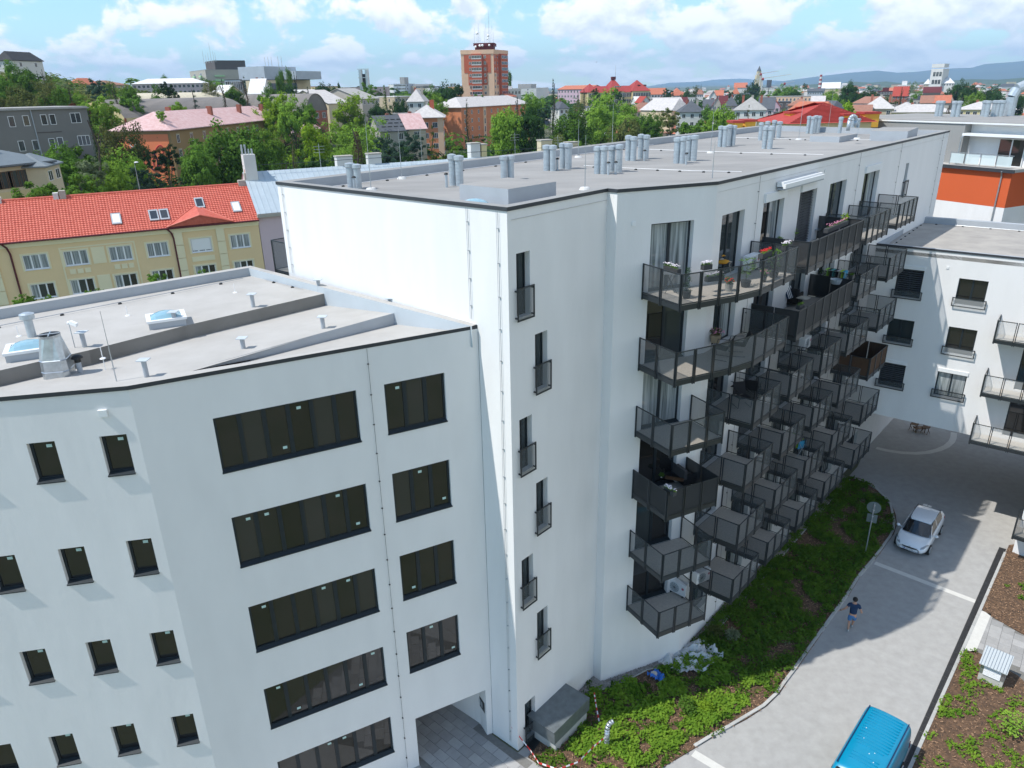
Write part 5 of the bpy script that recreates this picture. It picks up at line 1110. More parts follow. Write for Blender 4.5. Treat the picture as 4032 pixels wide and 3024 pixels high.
H = [
 ('white low block right of the tower foot', (0.74, 430.44, 24.08), (8.11, 433.89, 23.86), 20, 'flat', 3, 'white', 'white', 1, 4, 0),
 ('small orange roofed house by the tower foot', (1.18, 397.82, 20.99), (4.99, 401.10, 20.89), 9, 'gable', 2, 'white', 'orange', 0, 0, 0),
 ('pale modern blocks far behind the dark spruce', (35.37, 929.33, 24.02), (58.91, 1098.42, 24.01), 40, 'flat', 8, 'white', 'grey', 3, 8, 0),
 ('slate roofed house peeking over the round trees', (25.56, 378.93, 14.85), (30.21, 380.72, 15.57), 10, 'hip', 5, 'white', 'slate', 1, 2, 1),
 ('white gabled house hidden behind the big light tree', (39.78, 379.50, 11.68), (45.46, 381.45, 11.51), 10, 'gable', 5, 'white', 'pale', 1, 2, 0),
 ('house with salmon tiled hip roof and dormer strip', (60.77, 372.88, 13.52), (75.53, 377.18, 13.13), 12, 'hip', 6.2, 'tan', 'brown', 1, 3, 1),
 ('red gabled house behind the salmon roof', (72.36, 420.69, 16.48), (77.36, 421.76, 16.55), 9, 'gablef', 4.5, 'white', 'red', 1, 1, 0),
 ('grey sheet roofed house behind the salmon roof', (74.11, 448.12, 15.78), (78.94, 448.97, 15.87), 9, 'gable', 5, 'white', 'white', 1, 2, 0),
 ('orange roofed double house near the left end of the mountains', (112.80, 625.79, 18.32), (126.94, 625.27, 17.95), 12, 'gable', 7, 'white', 'orange', 2, 6, 0),
 ('red hip roofed house left of the dark round tree', (119.88, 570.24, 17.59), (128.78, 570.14, 17.58), 12, 'hip', 8, 'white', 'orange', 1, 3, 0),
 ('long pale grey roofed house left of the eyebrow villa', (75.12, 390.22, 14.62), (89.67, 393.65, 14.45), 12, 'gable', 7, 'stone', 'pale', 1, 5, 2),
 ('dark red roofed house behind the long pale roof', (90.95, 415.61, 16.15), (96.68, 416.00, 14.74), 9, 'gable', 5, 'brick', 'maroon', 1, 2, 1),
 ('villa with grey hip roof, eyebrow dormer and white balcony', (66.18, 298.46, 15.17), (75.54, 297.36, 15.16), 12, 'hip', 6.3, 'white', 'slate', 3, 3, 2),
 ('flat grey house with small windows behind the eyebrow villa', (113.01, 497.74, 16.97), (119.31, 496.41, 16.87), 10, 'flat', .3, 'white', 'grey', 1, 4, 0),
 ('white gable between slate roofs in the middle distance', (99.50, 396.24, 14.56), (106.35, 394.46, 15.00), 10, 'gable', 4.5, 'white', 'slate', 1, 3, 1),
 ('house with bright red gable roof left of the dark slate one', (101.52, 386.15, 15.43), (105.46, 385.09, 15.38), 9, 'gablef', 6.0, 'stone', 'red', 1, 2, 0),
 ('steep dark slate roof with small skylights', (106.56, 382.87, 14.72), (112.09, 381.28, 15.00), 12, 'hip', 7.0, 'stone', 'slate', 1, 3, 1),
 ('maroon gable roof joined to the steep slate one', (105.06, 387.12, 15.69), (108.51, 386.17, 15.48), 9, 'gable', 6.0, 'stone', 'maroon', 0, 0, 0),
 ('pale grey gabled villa with open loggia behind small spruce', (81.51, 279.56, 16.43), (91.74, 276.37, 15.83), 14, 'hip', 6.8, 'white', 'grey', 3, 4, 3),
 ('slate roofed house with solar panels right of the loggia villa', (103.73, 321.69, 15.53), (109.34, 319.83, 14.61), 12, 'gable', 6.6, 'pink', 'slate', 2, 2, 1),
 ('pink house with red gable right of the solar roof', (114.02, 340.20, 15.51), (118.39, 338.70, 15.31), 11, 'gablef', 4.4, 'lilac', 'red', 2, 2, 0),
 ('long tan terrace with flat roof and white chimneys', (133.80, 415.34, 17.57), (158.00, 406.75, 18.31), 10, 'flat', .3, 'peach', 'grey', 1, 14, 0),
 ('dark boxy house with terrace beneath the tan terrace', (132.11, 381.69, 15.98), (137.88, 379.65, 16.24), 10, 'flat', .3, 'dark', 'slate', 2, 2, 0),
 ('cream house with terracotta hip roof at the right of the middle', (118.87, 330.26, 15.87), (127.52, 327.02, 15.99), 11, 'hip', 4.4, 'tan', 'brown', 2, 3, 1),
 ('small slate gable with white front in the far streets', (123.00, 476.38, 18.31), (127.10, 475.30, 17.19), 9, 'gablef', 5, 'white', 'slate', 1, 1, 0),
 ('orange pyramid roof in the far streets', (176.36, 615.60, 17.39), (181.48, 614.11, 17.31), 14, 'hip', 9, 'white', 'orange', 1, 2, 0),
 ('salmon roofs left of the orange pyramid roof', (142.56, 538.35, 17.61), (147.80, 536.94, 17.52), 12, 'gable', 5, 'white', 'orange', 1, 4, 0),
 ('brown roofed row left of the far slate gable', (145.67, 604.52, 17.76), (150.80, 603.25, 17.68), 12, 'hip', 6, 'white', 'brown', 1, 4, 0),
 ('white terminal building right of the church', (308.79, 951.13, 19.26), (322.10, 946.70, 19.44), 40, 'flat', 14, 'white', 'slate', 2, 8, 0),
 ('orange roof left of the church trees', (249.54, 864.71, 21.11), (262.41, 860.90, 19.74), 30, 'gable', 8, 'white', 'orange', 0, 0, 0),
 ('blue grey long house right of the far centre', (228.67, 598.14, 18.72), (239.74, 593.79, 17.82), 14, 'gable', 3, 'blue', 'slate', 2, 7, 0),
 ('pale grey gable roof behind terracotta hip roof', (141.34, 363.49, 15.69), (146.57, 361.41, 14.32), 10, 'gable', 6, 'white', 'pale', 1, 2, 0),
 ('big light warehouse roofs in the distance', (317.01, 792.59, 18.60), (332.65, 786.16, 18.31), 60, 'gable', 9, 'cream', 'white', 0, 0, 0),
 ('villa with pale hip roof and wide dormer', (129.44, 283.88, 15.59), (138.70, 279.48, 15.59), 12, 'hip', 6.6, 'tan', 'pale', 1, 3, 3),
 ('brown low roof left of the wide dormer villa', (123.47, 280.86, 14.81), (129.83, 277.98, 14.61), 8, 'gable', 3.5, 'brick', 'brown', 0, 0, 0),
 ('long yellow house with pale hip roof, left half', (138.40, 279.62, 14.57), (154.80, 270.89, 14.25), 12, 'hip', 3.9, 'yellow', 'pale', 1, 8, 2),
 ('long yellow house with pale hip roof, right half', (161.48, 279.05, 14.67), (176.20, 269.99, 15.13), 12, 'hip', 3.9, 'yellow', 'pale', 1, 8, 2),
 ('red tall gabled house left of the white tower', (233.59, 474.73, 16.22), (240.74, 471.15, 16.41), 10, 'gable', 8, 'brick', 'red', 2, 4, 0),
 ('maroon flat block left of the white tower foot', (257.21, 545.69, 18.05), (266.37, 541.28, 17.58), 16, 'flat', 4, 'dark', 'maroon', 1, 6, 0),
 ('white stepped apartment block left of the tower', (488.77, 985.45, 18.47), (501.70, 978.93, 19.38), 30, 'flat', 8, 'white', 'white', 3, 6, 0),
 ('dark maroon curved hall before the white tower', (230.36, 434.74, 17.96), (237.86, 430.68, 18.36), 14, 'barrel', 5, 'dark', 'maroon', 0, 0, 0),
 ('rust red roofed house below the maroon hall', (199.66, 377.55, 14.58), (204.20, 375.11, 14.68), 10, 'gable', 5, 'stone', 'brown', 1, 2, 0),
 ('orange hip roof right of the rust red roof', (204.38, 375.01, 14.67), (210.50, 371.62, 14.62), 11, 'gable', 5, 'stone', 'orange', 0, 0, 1),
 ('rust gable roof behind the pale cedar', (213.41, 380.62, 15.42), (216.40, 378.93, 15.39), 9, 'gablef', 5, 'stone', 'maroon', 0, 0, 0),
 ('slate roofed flat house with dark skylights', (209.62, 403.74, 15.15), (214.45, 401.19, 15.58), 10, 'flat', 3, 'stone', 'slate', 1, 3, 0),
 ('white roofed pavilions right of the white tower', (433.80, 788.55, 21.34), (444.20, 782.74, 21.12), 40, 'hip', 10, 'white', 'white', 1, 5, 0),
 ('white roofed hall left of the white tower foot', (420.89, 795.52, 20.86), (426.06, 792.76, 20.75), 30, 'hip', 8, 'cream', 'white', 1, 4, 0),
 ('pink low block at the far right edge', (333.77, 524.65, 16.42), (339.95, 520.66, 16.52), 14, 'flat', .3, 'pink', 'slate', 1, 6, 0),
]

for (lab, pl, pr, dep, rf, rh, wm, rm, rows, cols, ch) in H:
    rh = rh*.62 if rh > 1 else rh
    house(lab, pl, pr, dep, rf, rh, wm, rm, rows, cols, chim=ch, win=(1.3, 1.5) if cols and (Vector(pr)-Vector(pl)).length/cols > 2 else (.9, 1.3))
# church and white office tower, striped chimney, cranes
chh = thing('church', 'far church tower with pale walls and pointed dark spire', 'church', (424.70, 1334.03, 24.69)); a = Vector((424.47, 1334.10, 24.70)); hz = lambda y: 0
for nm, z0, z1, r in (('tower', 0, Vector((423.29, 1334.48, 36.90)).z, 4.6), ('belfry', Vector((423.29, 1334.48, 36.90)).z, Vector((424.06, 1334.23, 43.00)).z, 3.1)):
    q = MB(); q.box(a.x-r, a.y-r, z0, a.x+r, a.y+r, z1); q.build(nm, WM['cream'], chh)
zt = Vector((424.06, 1334.23, 43.00)).z; q = MB(); q.tube((a.x, a.y, zt), (a.x, a.y, Vector((424.07, 1334.23, 51.04)).z), 3.9, .2, 8); q.build('spire', RM['slate'], chh)
wt_ = thing('white_tower', 'white slab office tower with four window bands on legs', 'tower', (430.32, 790.46, 18.59)); PL, PR = Vector((424.73, 793.48, 33.69)), Vector((432.08, 785.27, 33.39)); F = FR(PL, PR); ze = PL.z; L = F.L
q = MB(); F.box(q, 0, L, -16, 0, 16, ze+1); q.build('wall', WM['white'], wt_)
for k in range(4):
    for j in range(3): bgwin(F, L*(.2+j*.26), ze-6-k*7.2, L*.22, 4.2, wt_, .05, 2)
for k in range(4): q = MB(); F.box(q, L*k/3.3, L*k/3.3+2.2, -2, 0, 0, 16); q.build('leg', WM['white'], wt_)
q = MB(); F.box(q, 0, L+.5, -12, .5, ze+2, ze+5.5); q.build('roof_terrace', WM['white'], wt_)
sk_ = thing('striped_chimney', 'slim red and white striped chimney far on the right', 'chimney', (627.08, 1580.12, 18.33)); a = Vector((627.43, 1579.98, 18.33)); top = Vector((626.15, 1580.49, 37.77)).z
for k in range(10): q = MB(); q.tube((a.x, a.y, top*k/10), (a.x, a.y, top*(k+1)/10), 3.6-.14*k, 3.46-.14*k, 10); q.build('chimney_ring', WM['white'] if k % 2 == 0 else RM['redtile'], sk_)
def crane(c, label, h, jib, rz):
    t = thing('tower_crane', label, 'crane', c, 'construction cranes by the church'); x, y = c[0], c[1]; q = MB(); q.tube((x, y, 0), (x, y, h), 1.0, 1.0, 4); q.build('mast', WM['white'], t); d = Vector((math.cos(rz), math.sin(rz), .12)); q = MB(); q.tube(Vector((x, y, h))-d*jib*.25, Vector((x, y, h))+d*jib, .8, .4, 4); q.build('jib', WM['white'], t); q = MB(); q.ball(Vector((x, y, h-1)), 2.2, 0, 6, 4); q.build('cab', RM['redtile'], t)
crane((396.92, 1237.92, 36.50), 'crane right beside the church belfry', Vector((396.76, 1237.98, 38.11)).z, 30, .2)
crane((385.21, 1189.17, 30.82), 'lower crane with long jib right of the church', Vector((385.19, 1189.17, 31.03)).z, 42, 0)
crane((340.44, 1150.70, 23.20), 'small far crane left of the church', Vector((340.44, 1150.70, 23.20)).z, 14, .8)
crane((431.61, 1226.26, 23.43), 'red far crane over the white sheds', Vector((431.57, 1226.27, 23.75)).z, 18, .3)
# the far town: roofs too small and many to tell apart
ft = MB(); rnd = random.Random(5)
for _ in range(1500):
    az_ = rnd.uniform(-30, 38); d_ = 330*math.exp(rnd.random()**1.0*2.3)
    if az_ < -8 and d_ < 700: continue
    if az_ < 8 and d_ < 420: continue
    x, y = d_*math.sin(R(az_)), d_*math.cos(R(az_)); L_ = rnd.uniform(9, 22); D_ = rnd.uniform(8, 12); h = rnd.uniform(4, 9)+ (6 if rnd.random() < .12 else 0); rh = rnd.uniform(2.5, 5) if rnd.random() < .75 else .3; an = rnd.uniform(0, math.pi); c, s = math.cos(an), math.sin(an)
    P = lambda a, b_, z: (x+a*c-b_*s, y+a*s+b_*c, z); ft.pbox(P(-L_/2, -D_/2, -1), Vector(P(L_/2, -D_/2, -1))-Vector(P(-L_/2, -D_/2, -1)), Vector(P(-L_/2, D_/2, -1))-Vector(P(-L_/2, -D_/2, -1)), (0, 0, h+1), rnd.choice((0, 0, 1, 2)))
    m_ = rnd.choice((3, 3, 4, 5, 6, 6, 7, 7)); o = .5
    ft.poly([P(-L_/2-o, -D_/2-o, h), P(L_/2+o, -D_/2-o, h), P(L_/2-(2 if rh > 1 else 0), 0, h+rh), P(-L_/2+(2 if rh > 1 else 0), 0, h+rh)], m_); ft.poly([P(L_/2+o, D_/2+o, h), P(-L_/2-o, D_/2+o, h), P(-L_/2+(2 if rh > 1 else 0), 0, h+rh), P(L_/2-(2 if rh > 1 else 0), 0, h+rh)], m_)
    ft.poly([P(-L_/2-o, D_/2+o, h), P(-L_/2-o, -D_/2-o, h), P(-L_/2+2, 0, h+rh)], m_); ft.poly([P(L_/2+o, -D_/2-o, h), P(L_/2+o, D_/2+o, h), P(L_/2-2, 0, h+rh)], m_)
ft.build('far_town', [WM['white'], WM['cream'], WM['tan'], RM['orange'], RM['brown'], RM['grey'], RM['pale'], RM['slate']], kind='stuff')

# ------------------------------------------------------------------ trees
def leafquad(q, c, nn, l, m=0, w=.55):
    t = nn.orthogonal().normalized(); t.rotate(Matrix.Rotation(random.random()*6.28, 3, nn)); s = nn.cross(t)
    q.poly([c-t*l*.5, c+s*l*w*.5, c+t*l*.5, c-s*l*w*.5], m)
def crown_round(seed, nclump=95, per=62, ls=.055, zlo=.12, rw=.5, top=1.0, irr=.22, flat=1.0):
    """unit crown: width 1, spans z zlo..1; clumps on a lumpy ellipsoid shell plus some inside"""
    random.seed(seed); q = MB(); cz = (zlo+top)/2; hz = (top-zlo)/2
    for i in range(nclump):
        d = Vector((random.gauss(0, 1), random.gauss(0, 1), random.gauss(0, 1)+.15)).normalized()
        lump = 1+irr*noise.noise((d.x*1.6+seed, d.y*1.6, d.z*1.6))*1.6
        rr = random.uniform(.62, .95)*lump if i % 4 else random.uniform(.3, .6)
        p = Vector((d.x*rw*rr, d.y*rw*rr, cz+d.z*hz*rr*(.95))); cr = random.uniform(.07, .13)
        if p.z < zlo*.8: continue
        for _ in range(per):
            e = Vector((random.gauss(0, 1), random.gauss(0, 1), random.gauss(0, .8))).normalized(); c = p+Vector((e.x*cr, e.y*cr, e.z*cr*.8*flat))*random.uniform(.5, 1.05)
            nn = (e*.8+d*.5+Vector((random.gauss(0, .35), random.gauss(0, .35), .45+random.gauss(0, .35)))).normalized(); leafquad(q, c, nn, ls*random.uniform(.6, 1.3))
    return q
def crown_cone(seed, tiers=17, per=14, leafs=18, ls=.05, droop=.25, w=.5, power=.85, zlo=.06, gap=0.0):
    random.seed(seed); q = MB()
    for t in range(tiers):
        f = t/(tiers-1); z = zlo+(1-zlo)*f; r = w*(1-f)**power*(1+random.uniform(-.12, .12))+.012; nb = max(4, int(per*(1-f*.6)))
        for b in range(nb):
            a = 6.28*(b+random.random()*.7)/nb; L = r*random.uniform(.7, 1.08)
            if random.random() < gap: continue
            for k in range(leafs):
                u = (k+random.random())/leafs; x = L*u; sp = .03+.05*u*(1-f)
                c = Vector((math.cos(a)*x+random.gauss(0, sp*.5), math.sin(a)*x+random.gauss(0, sp*.5), z-droop*x*u+random.gauss(0, .009)))
                nn = Vector((random.gauss(0, .45)+math.cos(a)*.3, random.gauss(0, .45)+math.sin(a)*.3, .8)).normalized(); leafquad(q, c, nn, ls*random.uniform(.6, 1.2)*(1-.35*f), 0, .4)
    return q
def crown_poplar(seed):
    random.seed(seed); q = MB()
    for i in range(120):
        z = .08+.92*random.random(); r = .5*math.sin(math.pi*min(1, (1-z)*.9+.12))**.7*random.uniform(.4, 1.0); a = random.random()*6.28; p = Vector((math.cos(a)*r, math.sin(a)*r, z))
        for _ in range(40):
            c = p+Vector((random.gauss(0, .07), random.gauss(0, .07), random.gauss(0, .03))); leafquad(q, c, Vector((math.cos(a)+random.gauss(0, .4), math.sin(a)+random.gauss(0, .4), .5)).normalized(), .05)
    return q
def crown_dead(seed):
    random.seed(seed); q = MB()
    for i in range(46):
        z = .2+.76*random.random(); a = random.random()*6.28; r = .5*(1-z)**.6+.05; p0 = Vector((0, 0, z)); p1 = Vector((math.cos(a)*r*.6, math.sin(a)*r*.6, z+.01)); p2 = Vector((math.cos(a)*r, math.sin(a)*r, z-.07)); q.tube(p0, p1, .010, .007, 4, cap=False); q.tube(p1, p2, .007, .003, 4, cap=False)
        for k in range(8): b = p1.lerp(p2, k/8); e = b+Vector((random.gauss(0, .05), random.gauss(0, .05), -.04-random.random()*.05)); q.tube(b, e, .004, .002, 3, cap=False)
    return q
def trunkm(h=.5, r=.03, limbs=6, seed=1):
    random.seed(seed); q = MB(); n = 5; pts = [Vector((random.gauss(0, .008)*i, random.gauss(0, .008)*i, h*i/n)) for i in range(n+1)]
    for i in range(n): q.tube(pts[i], pts[i+1], r*(1-.13*i)*(1.25 if i == 0 else 1), r*(1-.13*(i+1)), 8, cap=False)
    for i in range(limbs):
        a = 6.28*i/limbs+random.random(); z = h*random.uniform(.55, 1); b = Vector((math.cos(a)*.3, math.sin(a)*.3, z+.28)); q.tube((0, 0, z), b*.55+Vector((0, 0, z*.45)), r*.5, r*.32, 5, cap=False); q.tube(b*.55+Vector((0, 0, z*.45)), b, r*.32, r*.1, 5, cap=False)
    return q
PROTO = {}
def proto(k, fn): 
    me = fn().build('crown', LEAF['mid'], None, local=True); d = me.data; bpy.data.objects.remove(me); PROTO.setdefault(k, []).append(d)
for s in (1, 2, 3): proto('round', lambda s=s: crown_round(s*11, 105, 64, .050))
for s in (4, 5): proto('lumpy', lambda s=s: crown_round(s*13, 62, 95, .048, irr=.55))
proto('airy', lambda: crown_round(77, 85, 42, .040, irr=.4)); proto('airy', lambda: crown_round(78, 80, 42, .040, irr=.5))
proto('bush', lambda: crown_round(91, 60, 60, .07, zlo=.0, irr=.3)); proto('bush', lambda: crown_round(92, 60, 60, .07, zlo=.0, irr=.4))
for s in (6, 7): proto('spruce', lambda s=s: crown_cone(s*7, 24, 15, 15, .045))
proto('fir', lambda: crown_cone(61, 15, 12, 20, .055, .1, .5, .75, gap=.12)); proto('pine', lambda: crown_round(55, 58, 95, .050, zlo=.22, irr=.6, flat=.6)); proto('larch', lambda: crown_cone(99, 22, 12, 12, .038, .35, gap=.2))
proto('poplar', lambda: crown_poplar(3)); proto('dead', lambda: crown_dead(8))
tm = trunkm().build('trunk', BARKM, None, local=True); TRK = tm.data; bpy.data.objects.remove(tm)
tm = trunkm(.95, .018, 0, 3).build('trunk', BARKM, None, local=True); TRKC = tm.data; bpy.data.objects.remove(tm)
random.seed(11); TN = 0
NAMES = {'round': 'broadleaf_tree', 'lumpy': 'broadleaf_tree', 'airy': 'broadleaf_tree', 'bush': 'bush', 'spruce': 'spruce_tree', 'fir': 'fir_tree', 'pine': 'pine_tree', 'larch': 'larch_tree', 'poplar': 'poplar_tree', 'dead': 'dead_tree'}
def tree(kind, tr, leaf, label, base=None, group='trees of the suburb', hfac=None):
    global TN
    x, y, zt, wd = tr; z0 = hillh(x, y) if base is None else base
    if hfac: z0 = zt-wd*hfac
    wd *= 1.22 if kind in ('round', 'lumpy', 'airy', 'bush') and zt < 30 else 1.0
    h = max(zt-z0, wd*.55); z0 = zt-h
    t = thing(NAMES[kind], label, 'bush' if kind == 'bush' else 'tree', (x, y, z0), group, random.random()*6.28); TN += 1
    me = PROTO[kind][TN % len(PROTO[kind])]; c = bpy.data.objects.new('crown', me); COL.objects.link(c); c.parent = t; hc = min(h, wd*{'round': 1.75, 'lumpy': 1.65, 'airy': 1.8, 'bush': 1.25, 'pine': 1.7}.get(kind, 9)); c.scale = (wd*1.12, wd*1.12, hc); c.location = (0, 0, h-hc)
    c.material_slots[0].link = 'OBJECT'; c.material_slots[0].material = LEAF[leaf]
    k = bpy.data.objects.new('trunk', TRKC if kind in ('spruce', 'fir', 'larch', 'poplar', 'dead') else TRK); COL.objects.link(k); k.parent = t; k.scale = (wd*.9, wd*.9, (h-hc*.45)*1.6)
    if kind in ('spruce', 'fir', 'larch', 'poplar', 'dead'): k.scale = (h*.8, h*.8, h)
    if kind == 'bush': k.scale = (h*.4, h*.4, h)
    return t
